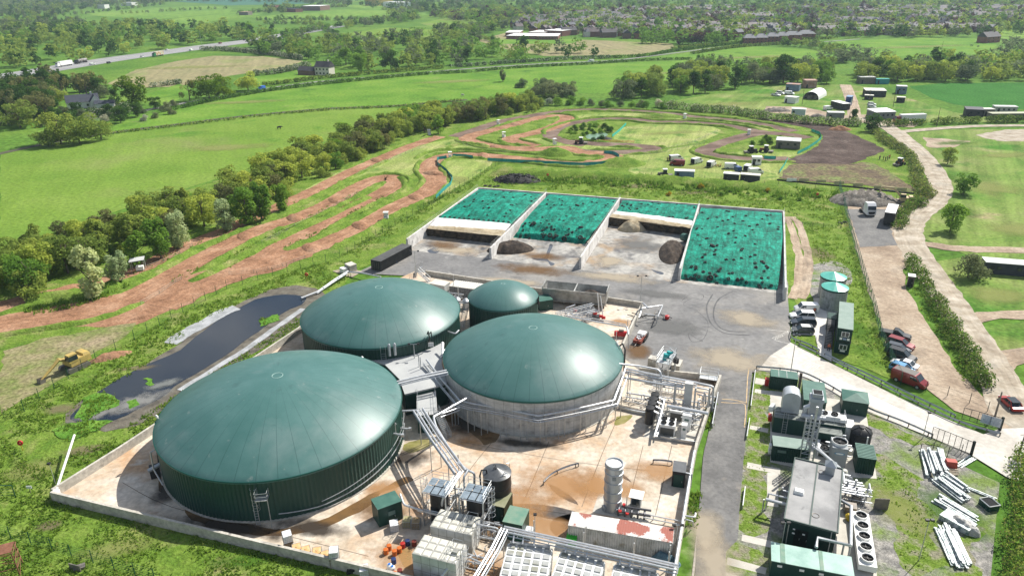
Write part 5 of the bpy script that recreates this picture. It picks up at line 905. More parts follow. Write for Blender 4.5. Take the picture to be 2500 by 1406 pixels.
# black tank numbered 2
p=G(1213,1151,5.3);t=thing('numbered_tank','tall black cylindrical tank with a conical lid marked 2','tank',p.xy);MB().lathe([(1.78,0),(1.78,5.2)],n=40).build('tank_body',M_BLACK,t,True)
MB().lathe([(1.84,5.15),(1.84,5.25),(.02,5.95)],n=40,cap=False).build('conical_lid',mat('grey_black_lid',(.05,.055,.06),.3,var=(.09,.095,.1),scale=1,spec=.6),t,True);q=MB().torus((0,0,1.9),1.8,.04,40,6);q.torus((0,0,3.6),1.8,.04,40,6);q.build('hoop',M_BLACK,t)
text_mesh('2',1.2,M_BLACK,t,(-.25,.15,5.96),(0,0,0));mb=MB();mb.tube([(-1.8,-1.1,0),(-2.1,-.9,5.4),(-1.9,-.6,6.0),(-1.3,-.4,5.9),(-1.2,-.5,5.2)],.11,8);mb.build('overflow_pipe',M_BLACK,t,True)
mb=MB();railing(mb,[(.9,1.4,5.4),(1.6,.6,5.4),(1.2,.3,5.5)],.8,.025);mb.tube([(.5,-1.2,5.5),(1.2,-.9,5.7)],.06,5);mb.tube([(.9,-.6,5.5),(.9,-.9,5.9),(1.4,-.9,5.6)],.06,5);mb.build('lid_fittings',M_GALV,t)
# pipe bridges
def parallel(pts,offs):
 W=[G(*q)for q in pts];out=[]
 for o,dz in offs:
  row=[]
  for i,p in enumerate(W):
   d=(W[min(i+1,len(W)-1)]-W[max(i-1,0)]);d.z=0;d.normalize();row.append(p+Vector((-d.y,d.x,0))*o+Vector((0,0,dz)))
  out.append(row)
 return out
def bridge(name,label,pts,offs,rs,legs,zt,wid=1.4,tray=True):
 W=[G(*q)for q in pts];t=thing(name,label,'pipe bridge',W[0].xy)
 for row,r_ in zip(parallel(pts,offs),rs):MB().tube(row,r_*.78,8).build('pipe',M_PIPE,t,True,True)
 if tray:
  for side in(-wid/2,wid/2):
   row=parallel(pts,[(side,-.25)])[0];MB().tube(row,.09,4).build('side_beam',M_GALV,t,False,True)
  mb=MB();a,b=parallel(pts,[(-wid/2,-.25),(wid/2,-.25)])
  for(p,q,r_,s_)in zip(a,a[1:],b,b[1:]):
   k=max(1,int((q-p).length/1.6))
   for i in range(k+1):mb.tube([p.lerp(q,i/k),r_.lerp(s_,i/k)],.05,4)
  mb.build('cross_bar',M_GALV,t,False,True)
 for(px,py)in legs:
  g=G(px,py);mb=MB()
  for s in(-wid/2,wid/2):
   d=(W[1]-W[0]).normalized();q=g+Vector((-d.y,d.x,0))*s;mb.tube([q,(q.x,q.y,zt)],.075,6)
  mb.build('trestle',M_GALV,t,False,True)
 return t
bridge('pipe_bridge','tall silver pipe bridge dropping from the largest dome to the dosing frames',[(1020,1000,5.6),(1063,1068,5.6),(1123,1152,5.6)],[(.75,0),(.3,.05),(-.2,0),(-.65,0)],[.2,.12,.17,.2],[(1040,1085),(1066,1146),(1110,1195)],5.4)
pipe_run('elbow_pipe','silver pipe bending from the tall bridge down beside the left dosing frame',[[(1123,1152,5.6),(1106,1173,5.4),(1086,1202,5.2),(1080,1222,4.2),(1076,1262,.6)],[(1130,1150,5.5),(1114,1173,5.3),(1094,1206,5.1)]],[.2,.16]);pipe_run('elbow_pipe','silver pipe turning right from the tall bridge and down to the ground',[[(1118,1128,5.6),(1142,1148,5.5),(1158,1154,5.3),(1158,1176,3.5),(1156,1230,.4)],[(1142,1148,5.5),(1132,1164,5.2),(1134,1200,3)]],[.2,.18])
pipe_run('link_pipe','short pipe from the largest dome to the head of the tall pipe bridge',[[(982,1003,5.4),(1020,1001,5.5)]],.17);pipe_run('link_pipe','slanting white pipe from the concrete tank down to the tall pipe bridge',[[(1150,966,5.0),(1058,1018,5.5),(1064,1040,5.5),(1095,1092,5.5)]],.2)
bridge('pipe_bridge','white pipe bridge crossing from the largest dome to the concrete tank rim',[(970,935,6.3),(1030,920,6.4),(1092,907,6.4)],[(.3,.1),(-.3,0)],[.17,.2],[(1029,950)],6.2,.9)
bridge('pipe_bridge','long silver pipe rack curving round the front of the concrete tank',[(1040,884,4.6),(1075,930,4.2),(1122,985,3.9),(1150,992,3.9),(1229,1005,3.9),(1314,1023,3.9),(1368,1013,3.9),(1440,998,3.9),(1500,984,3.9),(1522,925,4.2),(1528,905,4.4)],[(.1,.45),(-.5,.1),(.5,-.6)],[.2,.1,.12],[(1112,1040),(1151,1056),(1183,1062),(1229,1070),(1279,1077),(1326,1079),(1371,1070),(1423,1058),(1473,1048),(1508,1023)],3.9,1.0)
pipe_run('branch_pipe','pair of thin pipes between the tall bridge and the tank pipe rack',[[(1072,1012,4.6),(1122,995,4.0)],[(1076,1018,4.3),(1122,1001,3.7)]],[.14,.1],[(1112,1040,4)])
bridge('pipe_bridge','pipe rack along the row of tank tops at the bottom of the photo',[(1228,1292,3.9),(1380,1325,3.9),(1520,1356,3.9),(1655,1387,3.9)],[(.4,.1),(0,.15),(-.4,.1)],[.17,.12,.16],[(1300,1338),(1426,1352),(1546,1378),(1630,1400)],3.7,1.1)
bridge('pipe_bridge','pipe rack running down left from the rack corner to the bottom edge',[(1232,1292,3.9),(1208,1340,3.9),(1160,1420,3.9)],[(.35,.1),(-.05,.15),(-.4,.1)],[.15,.1,.16],[(1220,1360),(1196,1400)],3.7,1.0)
pipe_run('elbow_pipe','looped silver pipe from the rack corner to the rear sectional tank',[[(1160,1278,3.2),(1216,1289,3.2),(1216,1318,1.5),(1170,1310,1.2)]],.14);pipe_run('ground_pipe','silver pipe crossing the gap between the two sectional tanks and the rack',[[(1146,1360,1.6),(1190,1380,1.6),(1200,1372,1.6)]],.14,[(1160,1395,1.6)])
pipe_run('elbow_pipe','pipe along the ground from the left kiosk to the left dosing frame',[[(977,1206,2.9),(986,1232,2.6),(1032,1246,2.4),(1068,1255,2.3)],[(1020,1246,2.1),(1072,1258,2.0)]],[.17,.12],[(1001,1265,2.3),(1040,1270,2.2)])
pipe_run('drain_pipe','thick white pipe sticking out of the front sectional tank',[[(1098,1382,2.6),(1074,1412,1.6)]],.22);pipe_run('wall_pipe','long silver pipe lying along the wall beside the service road',[[(1695,1100,1.9),(1681,1180,1.9),(1668,1262,1.9),(1655,1340,1.9),(1640,1430,1.9)]],.2,[(1682,1190,1.8),(1671,1260,1.8),(1658,1335,1.8)]);pipe_run('wall_pipe','small pipe loop over the planted strip by the service road',[[(1670,1258,1.9),(1697,1262,1.9),(1698,1252,1.9)],[(1670,1266,1.6),(1692,1272,1.6),(1692,1284,.6)]],[.13,.1])
# plant room between the domes
pr=[G(*q,4.0).xy for q in((905,880),(1000,855),(1085,836),(1078,888),(1092,935),(1060,945),(988,962),(975,925),(940,890))]
c=G(1030,900,4.0);t=thing('plant_room','plain pale flat roofed plant room wedged between the three large domes','building',c.xy);MB().prism(pr,0,3.75).build('wall',M_DGREEN,t,False,True);MB().prism(pr,3.76,4.0).build('roof',mat('pale_grey_roof',(.42,.43,.42),.7,var=(.36,.37,.37),scale=.3,coord='World'),t,False,True)
t,w=cabin('plant_cabin','dark green lower cabin with a pale roof, railings and a steep outside stair','building',(1022,1060),(1070,1056),6.5,3.2,M_DGREEN,MATS['pale_grey_roof'],.05,.1);mb=MB();railing(mb,[(.1,.2,3.3),(w-.1,.2,3.3),(w-.1,6.3,3.3)],1.0,.028);railing(mb,[(.1,.2,3.3),(.1,6.3,3.3)],1.0,.028);mb.build('handrail',M_GALV,t);door(t,w*.4,1.0)
def stair(name,label,lo,hi,zt,wd=.9,zb=0.0,m=None):
 a,b=G(*lo,zb),G(*hi,zt);d=Vector((b.x-a.x,b.y-a.y,0));L=d.length;d.normalize();n=Vector((-d.y,d.x,0));t=thing(name,label,'stairs',a.xy);mb=MB();k=max(3,int((zt-zb)/.2))
 for i in range(1,k+1):q=a.lerp(b,i/k);mb.box((q.x,q.y,q.z),(L/k*.9,wd,.04),math.atan2(d.y,d.x))
 mb.build('tread',m or M_GALV,t,False,True);mb=MB()
 for s in(-wd/2,wd/2):mb.tube([a+n*s,b+n*s],.06,4);mb.tube([a+n*s+Vector((0,0,1)),b+n*s+Vector((0,0,1))],.03,5);mb.tube([a+n*s+Vector((0,0,.5)),b+n*s+Vector((0,0,.5))],.022,4);mb.bars([(a.lerp(b,f)+n*s,a.lerp(b,f)+n*s+Vector((0,0,1)))for f in(0,.33,.66,1)],.025,4)
 mb.build('handrail',M_GALV,t,False,True);return t
stair('metal_stair','steep steel stair climbing to the lower green cabin roof',(1097,1072),(1066,1006),3.4);stair('metal_stair','steel stair crossing over the low grey wall behind the rear dome, near flight',(1050,690),(1022,664),2.2);stair('metal_stair','steel stair crossing over the low grey wall behind the rear dome, far flight',(1012,668),(1028,652),2.2,1.0)
# feeder hopper and its conveyors
p,a,w=fr((1326,742),(1478,757));t=thing('feed_hopper','long open topped grey feed hopper with a dark load behind the small dome','hopper',p.xy,a);d=3.6;mb=MB();zb,zt=1.1,3.6
mb.add([(0,0,zb),(w,0,zb),(w,d,zb),(0,d,zb),(-.2,-.3,zt),(w+.2,-.3,zt),(w+.2,d+.3,zt),(-.2,d+.3,zt)],[(0,1,5,4),(1,2,6,5),(2,3,7,6),(3,0,4,7),(3,2,1,0)]);M_HOP=mat('galvanised_hopper',(.36,.36,.34),.5,.4,var=[(.25,.25,.23),(.38,.38,.36),(.5,.5,.48)],scale=.5,detail=8)
mb.add([(.1,0,zt-.02),(w-.1,0,zt-.02),(w-.1,d,zt-.02),(.1,d,zt-.02),(.4,.4,zb+.4),(w-.4,.4,zb+.4),(w-.4,d-.4,zb+.4),(.4,d-.4,zb+.4)],[(4,5,1,0),(5,6,2,1),(6,7,3,2),(7,4,0,3),(4,5,6,7)]);mb.build('hopper_body',M_HOP,t);mb=MB()
for i in range(11):x=w*i/10;mb.box((x,-.22,(zb+zt)/2),(.1,.12,zt-zb));mb.box((x,d+.2,(zb+zt)/2),(.1,.12,zt-zb))
for z in(zb,zt-.5,zt):mb.box((w/2,-.27,z),(w+.5,.12,.14))
mb.build('side_rib',M_HOP,t);mb=MB();mb.box((w*.5,d/2,zt+.02),(.25,d+.4,.12));mb.box((0-.1,d/2,zt+.25),(.12,d+.6,.6));mb.box((w+.1,d/2,zt+.25),(.12,d+.6,.6));mb.build('end_plate',M_HOP,t)
for x in(.4,w*.33,w*.66,w-.4):
 for y in(.3,d-.3):MB().box((x,y,zb/2),(.25,.25,zb)).build('leg',M_STEEL,t)
mb=MB();n=14
mb.add([(w*.5+.3+(w*.5-.8)*i/n,.5+(d-1)*j/6,zb+.6+1.6*math.sin(PI*(i+.7)/(n+1.4))*math.sin(PI*(j+.5)/7)+.2*noise.noise(Vector((i*.8,j*.9,1))))for j in range(7)for i in range(n+1)],[(j*(n+1)+i,j*(n+1)+i+1,(j+1)*(n+1)+i+1,(j+1)*(n+1)+i)for j in range(6)for i in range(n)]);mb.build('feed_load',M_HEAP,t)
def truss(name,label,a,b,w_,h_,m=None,cat='conveyor',nseg=0):
 a,b=G(*a),G(*b);d=(b-a);L=d.length;d.normalize();n=Vector((-d.y,d.x,0)).normalized();u=n.cross(d)*-1;u=u if u.z>0 else-u;mb=MB();k=nseg or max(2,int(L/1.0));C=[n*(w_/2*i)+u*(h_/2*j)for i,j in((-1,-1),(1,-1),(1,1),(-1,1))]
 for c_ in C:mb.tube([a+c_,b+c_],.06,4)
 for i in range(k):
  p,q=a.lerp(b,i/k),a.lerp(b,(i+1)/k)
  for j in range(4):mb.tube([p+C[j],p+C[(j+1)%4]],.035,4);mb.tube([p+C[j],q+C[(j+1)%4]],.03,4)
 return one(name,label,cat,mb,m or M_GALV)
truss('auger_conveyor','upper inclined lattice conveyor in front of the feed hopper',(1358,768,3.4),(1448,745,3.4),.7,.6);truss('auger_conveyor','lower inclined lattice conveyor in front of the feed hopper',(1385,775,2.2),(1455,758,1.6),.6,.5)
pipe_run('feed_pipe','long grey pipe running right from the concrete dome top edge',[[(1385,772,4.4),(1460,786,4.4),(1530,797,4.4),(1534,815,4.2),(1534,850,1)],[(1396,768,4.2),(1528,792,4.2)]],[.2,.12],[(1503,860,4.2),(1530,830,4.2)]);pipe_run('feed_pipe','bent grey pipe rising over the lower lattice conveyor',[[(1381,768,1.5),(1381,752,3.8),(1404,744,4.0)],[(1418,768,2.2),(1462,760,2.6)]],[.14,.12])
t=thing('feed_pump','dark pump set with red motors beside the lattice conveyors','pump',G(1448,780),TH);mb=MB();mb.box((0,0,.6),(2.6,1.2,.8));mb.tube([(-1,0,.9),(-1,0,2.0)],.25,8);mb.build('pump_body',mat('dark_pipe',(.09,.09,.1)),t)
for x,z in((.4,1.5),(1.6,1.0),(2.1,.8),(-3.6,1.6)):MB().tube([(x-.35,-.2,z),(x+.35,-.2,z)],.3,10).build('red_motor',M_RED,t,True)
mb=MB();mb.tube([(1.2,.5,0),(.4,1.5,5.0)],.09,6);mb.tube([(2.0,.4,0),(1.0,1.4,4.6)],.09,6);one_=mb.build('prop_pole',M_WHITE,t)
# gear behind the domes and by the yard corner
t,w=cabin('cage_shelter','low shelter with a corrugated pale roof behind the gap of the rear domes','shelter',(1098,723),(1172,733),3.2,2.3,mat('wire_cage',(.1,.1,.1),.7,var=(.3,.3,.3),scale=3),M_SLAB,.1,.08);mb=MB()
for i in range(14):mb.box((w*(i+.5)/14,1.6,2.42),(.12,3.2,.05))
mb.build('roof_ribs',M_WHITE,t)
t,w=cabin('equipment_kiosk','small pale box with a grey roof right of the rear dome','kiosk',(1050,715),(1086,722),2.4,2.2,M_GRP,M_GRPT,.05,.06);t=thing('gas_dryer','silver cylinders and pipes standing between the rear dome and the small dome','gas dryer',G(1118,752),TH);mb=MB()
for k in range(3):mb.lathe([(.7,.2),(.7,2.0),(.2,2.4)],(-2+k*1.9,0,0),14)
mb.tube([(-3,-.6,1.8),(3,-.6,1.8)],.16,7);mb.tube([(0,.5,0),(0,.5,4.5)],.1,6);mb.build('vessel',M_PIPE,t,True);mb=MB();mb.box((0,0,.1),(6,2,.2));mb.build('skid_base',M_STEEL,t)
stair('metal_stair','dark steel stair tower in the gap between the rear dome and the small dome',(1127,800),(1140,742),4.2,1.1);pipe_run('link_pipe','thin pipe linking the rear dome to the stair tower',[[(1112,742,4.5),(1150,738,4.5)]],.12);pipe_run('vent_mast','slim pale mast standing behind the small dome',[[(1107,720,0),(1107,672,5.0)]],.08,cat='mast',flange=False)
pipe_run('link_pipe','white pipework bridging the narrow gap between the largest dome and the rear dome',[[(780,846,4.8),(780,838,5.4),(826,848,5.4),(826,862,4.2)],[(784,850,4.2),(822,858,4.2)],[(830,865,4.4),(842,850,5.2)]],[.2,.14,.18]);pipe_run('link_pipe','white pipes joining the rear dome to the concrete dome',[[(1084,806,5.2),(1112,815,5.2),(1120,806,5.4)],[(1080,860,4.6),(1112,826,4.8)],[(1080,872,4.3),(1080,836,5.6)]],[.18,.14,.22])
pipe_run('lagoon_pipe','long white pipe pair sloping from the pump pit down to the lagoon',[[(850,662,1.0),(815,684,1.0),(776,712,.6),(735,728,.4)],[(848,667,.8),(812,690,.8),(774,716,.4)]],[.25,.2],[(820,690,.9),(790,708,.7)]);pipe_run('lagoon_pipe','white pipe running right from the pump pit to the rear dome',[[(852,664,1.0),(880,666,1.2),(930,676,1.6)]],.22)
t,w=cabin('pump_pit','pale concrete pump pit with a square cabinet above the lagoon pipes','pump pit',(856,667),(872,662),2.2,1.7,M_CONC,M_SLAB,.05,.06);MB().box((-.9,1.4,.6),(1.2,1.5,1.2)).build('valve_box',M_WHITE,t);sheet('concrete_slab',[(812,664),(858,678),(885,664),(845,655)],.17,M_PALETRACK,0,.6)
pipe_run('loading_pipes','silver loading pipes with black hoses overhanging the yard wall',[[(1563,758,1.0),(1566,742,3.0),(1570,740,3.4),(1582,752,3.2)],[(1560,775,1.8),(1568,752,2.6),(1618,745,2.4),(1606,772,2.2),(1602,790,.4)],[(1570,765,1.6),(1612,772,1.4)]],[.2,.13,.1],[(1606,782,2.3)]);mb=MB();p=G(1608,780)
mb.torus((p.x,p.y,.5),.9,.07,24,6,0,Matrix.Rotation(.5,4,'X'));mb.tube([p+Vector((-5,2,.6)),p+Vector((-3,1,.3)),p+Vector((-1,0,.8)),p+Vector((1,.5,.7)),p+Vector((2.5,-.4,.5))],.08,6);mb.tube([p+Vector((-6,1.2,.6)),p+Vector((-4,.3,.2)),p+Vector((-2,1,.7))],.08,6);one('hose_loop','looped black hose hanging under the loading pipes','hose',mb,M_BLACK,None,True)
p=G(1628,781);mb=MB();mb.lathe([(.25,.3),(.45,.35),(.45,.9),(.2,1.0)],p,12).box((p.x,p.y-.2,.3),(.5,.3,.6));one('red_valve_head','red hose coupling on the yard at the end of the black hose','hose coupling',mb,M_RED)
t=thing('tool_trailer','red trailer full of scrap with a white cover beside the pad wall','trailer',G(1562,834),R(62));MB().box((0,0,.75),(3.6,1.5,.55)).build('trailer_bed',mat('rusty_red',(.22,.05,.03),.7),t);MB().box((1.1,0,1.25),(1.4,1.4,.4)).build('white_cover',M_WHITE,t);mb=MB()
for k in range(14):mb.box((random.uniform(-1.5,.3),random.uniform(-.5,.5),1.1+random.random()*.2),(.4,.2,.15),random.random()*3)
mb.build('scrap_load',M_PIPE,t);mb=MB();mb.tube([(-1.8,0,.6),(-3.0,0,.5)],.07,5);mb.build('drawbar',M_STEEL,t)
for s in(-.85,.85):w_=MB().tube([(0,s-.12,.4),(0,s+.12,.4)],.4,14).build('wheel',M_RUBBER,t)
MB().box((1.2,-1.0,.95),(1.3,.08,1.0)).build('side_board',M_BLACK,t)
t=thing('air_receiver','red horizontal air receiver on the pad under the grey feed pipe','pressure vessel',G(1516,825),R(-10));MB().tube([(-1.3,0,.9),(-1.2,0,.9),(1.2,0,.9),(1.3,0,.9)],[.3,.55,.55,.3],16).build('vessel',M_RED,t,True);MB().box((-.7,0,.2),(.2,.7,.4)).box((.7,0,.2),(.2,.7,.4)).box((0,0,1.6),(.9,.4,.3)).build('feet',M_STEEL,t)
# pump platform in the yard
p,a,w=fr((1602,884),(1634,891),3.2);t=thing('pump_platform','raised galvanised platform carrying turquoise pumps at the edge of the yard','platform',p.xy,a);d=4.2;z=3.2
for x in(.1,w-.1):
 for y in(.1,d-.1):MB().box((x,y,z/2),(.16,.16,z)).build('leg',M_GALV,t)
MB().box((w/2,d/2,z),(w,d,.1)).build('deck',M_GALV,t);mb=MB();railing(mb,[(0,0,z),(w,0,z),(w,d,z),(0,d,z)],1.1,.035,True);mb.bars([((0,0,.2),(w,0,z)),((0,0,z),(w,0,.2))],.05,4);mb.build('handrail',M_GALV,t);mb=MB()
for x,y in((w*.55,d*.55),(w*.45,d*.3)):mb.tube([(x,y,z+.1),(x+.15,y+.1,z+1.2)],.32,10);mb.tube([(x,y,z+.5),(x+.7,y+.6,z+.9)],.2,8)
mb.build('pump',mat('turquoise_paint',(.02,.3,.3),.4),t,True);mb=MB();ladder(mb,(-.3,d*.4),PI,0,z);mb.tube([(w+.4,d*.6,.3),(w+.4,d*.6,4.2),(w*.5,d*.9,4.3)],.1,7);mb.build('access_ladder',M_GALV,t);mb=MB();mb.box((w+.5,d*.4,z+.2),(.5,.7,.8));mb.box((w+.6,d*.7,z-.6),(.4,.6,.8));mb.build('control_box',M_BLACK,t)
t,w=cabin('concrete_block','grey concrete block wall beside the legs of the pump platform','wall',(1580,900),(1600,905),1.4,2.0,M_CONC,M_SLAB,0,.05);t,w=cabin('concrete_block','square concrete chamber to the right of the pump platform','chamber',(1638,905),(1658,909),2.6,1.1,M_CONC,M_SLAB,0,.05)
# gas upgrading skid
bridge('pipe_bridge','steel pipe bridge from the concrete dome across to the service road',[(1526,902,4.8),(1600,918,4.8),(1701,937,4.8)],[(.5,0),(.1,.1),(-.4,0)],[.16,.12,.18],[(1534,970),(1602,985),(1645,990)],4.6,1.2);pipe_run('elbow_pipe','white pipe arching over the bridge beside the concrete dome',[[(1511,888,6.4),(1560,893,6.0),(1608,902,5.8),(1614,912,5.4),(1614,940,3.6),(1612,966,1)],[(1514,920,4.2),(1600,935,4.2),(1669,945,4.2)]],[.19,.22]);pipe_run('elbow_pipe','tall silver pipes stepping down at the corner by the service road',[[(1700,934,4.6),(1742,943,4.6),(1741,960,3.4),(1738,1005,.3)],[(1698,945,4.2),(1732,951,4.2),(1732,1000,.5)],[(1700,955,3.6),(1722,960,3.6),(1722,985,1.5)],[(1702,962,3.2),(1716,965,3.2),(1716,985,1.5)]],[.2,.17,.13,.13])
p,a,w=fr((1572,1072),(1695,1085));tag(sheet('concrete_slab',[(1570,1070),(1697,1084),(1716,1000),(1606,990)],.212,M_SLAB),kind='structure')
for k,(bx,by)in enumerate(((1596,1012),(1591.5,1023),(1588,1034),(1583.5,1046))):
 t=thing('scrubber_column','squat black scrubber column on a steel stand, in a row of four by the chillers','filter column',G(bx,by),TH,'row of black scrubber columns');MB().lathe([(.66,1.0),(.66,3.3),(.5,3.4),(.5,3.55),(.66,3.6),(.66,3.75),(.3,3.8)],n=24).build('column_body',M_BLACK,t,True);mb=MB()
 for j in range(4):mb.tube([(.55*math.cos(j*PI/2+.7),.55*math.sin(j*PI/2+.7),0),(.55*math.cos(j*PI/2+.7),.55*math.sin(j*PI/2+.7),1.0)],.06,5)
 mb.build('stand',M_GALV,t);MB().tube([(.6,-.1,3.2),(1.2,-.1,3.0),(1.25,-.1,1.0)],.18,8).build('side_duct',M_PIPE,t,True)
def fan(mb,mb2,c,r_):
 mb.lathe([(r_,0),(r_,.18),(r_*.9,.18),(r_*.9,.02)],c,20,0,False);mb2.lathe([(r_*.9,.03),(.01,.031)],c,20,0,False)
 for k in range(5):a=k*1.257;mb.box((c[0]+r_*.45*math.cos(a),c[1]+r_*.45*math.sin(a),c[2]+.1),(r_*.8,.05,.02),a)
 mb.lathe([(r_*.2,.05),(r_*.2,.2)],c,10)
def chiller(label,fl,f2,depth,h,nf,z0=0.0,fr_=None,body=None,r_=.42):
 p,a,w=fr(fl,f2,z0);t=thing('chiller_unit',label,'chiller',(p.x,p.y,z0),a);MB().box((w/2,depth/2,h/2+.1),(w,depth,h-.2)).build('casing',body or M_WHITE,t);MB().box((w/2,-.03,h*.45),(w*.86,.05,h*.62)).build('coil_grille',mat('coil_grille',(.1,.1,.09),.6),t);a_,b_=MB(),MB()
 for i in range(nf[0]):
  for j in range(nf[1]):fan(a_,b_,(w*(i+.5)/nf[0],depth*(j+.5)/nf[1],h),r_)
 a_.build('fan_guard',fr_ or M_BLACK,t);b_.build('fan_opening',M_DARK,t);return t
chiller('four fan chiller with a tan grille facing the camera, in front of the scrubber columns',(1608,1062),(1646,1068),2.2,1.9,(2,2),.2);chiller('twin fan white chiller behind the four fan chiller',(1633,1024),(1666,1030),1.6,1.7,(2,1),.2)
for(a_,b_,hh,lab)in(((1661,1072),(1674,1074),2.2,'front tall white control cabinet at the right end of the upgrading skid'),((1663,1052),(1684,1056),2.6,'rear tall white control cabinet at the right end of the upgrading skid')):
 t,w=cabin('control_cabinet',lab,'cabinet',a_,b_,.8,hh,M_WHITE,M_WHITE,.02,.05,0,.2);MB().box((w/2,-.02,hh*.72),(w*.5,.03,.35)).build('display_panel',mat('louvre',(.1,.16,.14)),t)
pipe_run('header_pipe','thick white header pipe lying across the upgrading skid',[[(1628,990,3.2),(1680,999,3.2),(1729,1009,3.2)]],.32,[(1640,1020,3),(1712,1040,3)]);pipe_run('header_pipe','white manifold running back between scrubbers and chillers',[[(1597,1066,1.2),(1614,1010,2.4),(1622,975,2.6)],[(1603,1066,.9),(1620,1010,2.0)]],[.22,.15])
mb=MB();p=G(1676,1005);mb.box((p.x,p.y,2.6),(1.2,.8,5.2),TH);one('duct_column','tall pale rectangular duct standing in the middle of the upgrading skid','duct',mb,mat('pale_duct',(.6,.6,.57),.5,var=(.5,.5,.48),scale=1));mb=MB()
for q in((1644,1000),(1692,1012),(1726,1012)):g=G(*q);mb=MB().box((g.x,g.y,2.4),(.28,.28,4.8),TH);one('steel_column','grey steel column of the upgrading skid frame','column',mb,M_GALV,'steel columns of the upgrading skid')
t=thing('pipe_manifold','small silver pipes and valves packed behind the chillers','pipework',G(1650,1010),TH);mb=MB()
for k in range(12):x=-3+k*.55;mb.tube([(x,.4*(k%3),.3),(x,.4*(k%3),1.6+.25*(k%4)),(x+.4,-.5,1.6+.25*(k%4))],.06+.03*(k%2),6)
mb.tube([(-3.2,.8,1.3),(3.6,.8,1.3)],.12,7);mb.tube([(-3.2,1.2,1.9),(3.6,1.2,1.9)],.1,7);mb.build('pipe',M_PIPE,t,True)
p,a,w=fr((1706,937),(1750,944));t=thing('access_platform','small railed platform at the corner by the service road','platform',p.xy,a);MB().box((w/2,1,1.1),(w,2,.08)).build('deck',M_GALV,t);mb=MB();railing(mb,[(0,0,1.1),(w,0,1.1),(w,2,1.1),(0,2,1.1)],1.1,.03,True);mb.build('handrail',M_GALV,t);mb=MB()
for x in(0,w):
 for y in(0,2):mb.box((x,y,.55),(.1,.1,1.1))
mb.build('leg',M_GALV,t)
wall_run('crash_barrier','low grey beam in front of the upgrading skid',[(1612,1073),(1650,1080),(1698,1087)],.7,.2,M_GALV,'barrier');wall_run('crash_barrier','long grey beam from the tank rack to the scrubber columns',[(1510,1000),(1545,1010),(1578,1016)],.7,.2,M_GALV,'barrier')
def guard_rail(label,px,step=3.0,zt=.75):
 W=[G(*q)for q in smooth_loop(px,5,False)];t=thing('guard_rail',label,'guard rail',W[0].xy);mb=MB();k=len(W);vs=[]
 for i,p in enumerate(W):
  d=(W[min(i+1,k-1)]-W[max(i-1,0)]).normalized();n=Vector((-d.y,d.x,0))
  for o,z in((0,zt-.16),(.06,zt-.1),(0,zt),(.06,zt+.1),(0,zt+.16)):q=p+n*o;vs.append((q.x,q.y,z))
 mb.add(vs,[(i*5+j,i*5+j+1,(i+1)*5+j+1,(i+1)*5+j)for i in range(k-1)for j in range(4)]);mb.build('rail_beam',M_GALV,t,False,True);L=0;nxt=0
 for i in range(k):
  if L>=nxt or i==k-1:MB().box((W[i].x,W[i].y,.4),(.12,.12,.8)).build('rail_post',M_STEEL,t,False,True);nxt+=step
  if i<k-1:L+=(W[i+1]-W[i]).length
 return t
guard_rail('short curved guard rail standing alone on the rust stained concrete',[(1327,1186),(1344,1169),(1365,1157),(1390,1147),(1412,1141)]);guard_rail('straight guard rail left of the black transformer box',[(1594,1133),(1620,1134),(1640,1137)])
# containers for liquid, barrels
def ibc(label,p,a,liquid,group,z=0.0):
 t=thing('bulk_container',label,'bulk container',(p.x,p.y,z),a,group);MB().box((0,0,.65),(.98,1.14,.98),0,0,.97).lathe([(.14,1.14),(.14,1.2)],n=10).build('plastic_bottle',liquid,t);mb=MB()
 for s in(-1,1):
  for k in range(6):mb.box((s*.52,-.57+k*.228,.65),(.025,.025,1.02));mb.box((-.5+k*.2,s*.6,.65),(.025,.025,1.02))
  for k in range(5):mb.box((s*.52,0,.2+k*.23),(.025,1.2,.025));mb.box((0,s*.6,.2+k*.23),(1.04,.025,.025))
 mb.build('wire_cage',M_GALV,t);MB().box((0,0,.07),(1.1,1.24,.12)).build('pallet',flat('pallet_wood',(.2,.14,.08),.9),t)
 if liquid.name.startswith('w'):pass
 return t
M_IW=mat('white_tote',(.75,.76,.76),.4);M_IO=mat('amber_tote',(.55,.3,.1),.4,var=(.65,.5,.3),scale=1);M_IB=mat('old_brown_tote',(.25,.16,.07),.5,var=(.35,.27,.15),scale=1.5);M_IG=mat('mossy_tote',(.28,.25,.12),.5,var=(.4,.36,.2),scale=1.5)
for(px,a,m,z,lab)in(((706,1338),.3,M_IB,0,'dark caged tote under the tilted white tote by the front wall'),((706,1338),.45,M_IW,1.15,'tilted white tote on top of the dark one by the front wall'),((727,1352),.4,M_IO,0,'first amber tote right of the stacked white tote by the front wall'),((749,1358),.4,M_IO,0,'amber tote with an orange cap, second in the row by the front wall'),((776,1361),.2,M_IO,0,'darkest amber tote, third in the row by the front wall'),((796,1370),.4,M_IO,0,'low amber tote squeezed against the right white stack'),((819,1378),.15,M_IO,0,'amber tote at the bottom of the right white stack'),((819,1378),.15,M_IW,1.15,'white tote on top of the right stack by the front wall'),((890,1403),.2,M_IW,0,'white tote cut by the bottom edge near the front wall'),((963,1293),.25,M_IW,0,'clean white tote beside the dark green kiosk'),((995,1284),-.05,M_IG,0,'mossy tote next to the clean white one'),((1017,1287),-.05,M_IB,0,'old brown tote right of the mossy one'),((1293,1310),-.25,M_IW,0,'white tote between the stained green kiosk and the pipe rack')):
 ibc(lab,G(*px),a,m,'liquid totes on the pad',z)
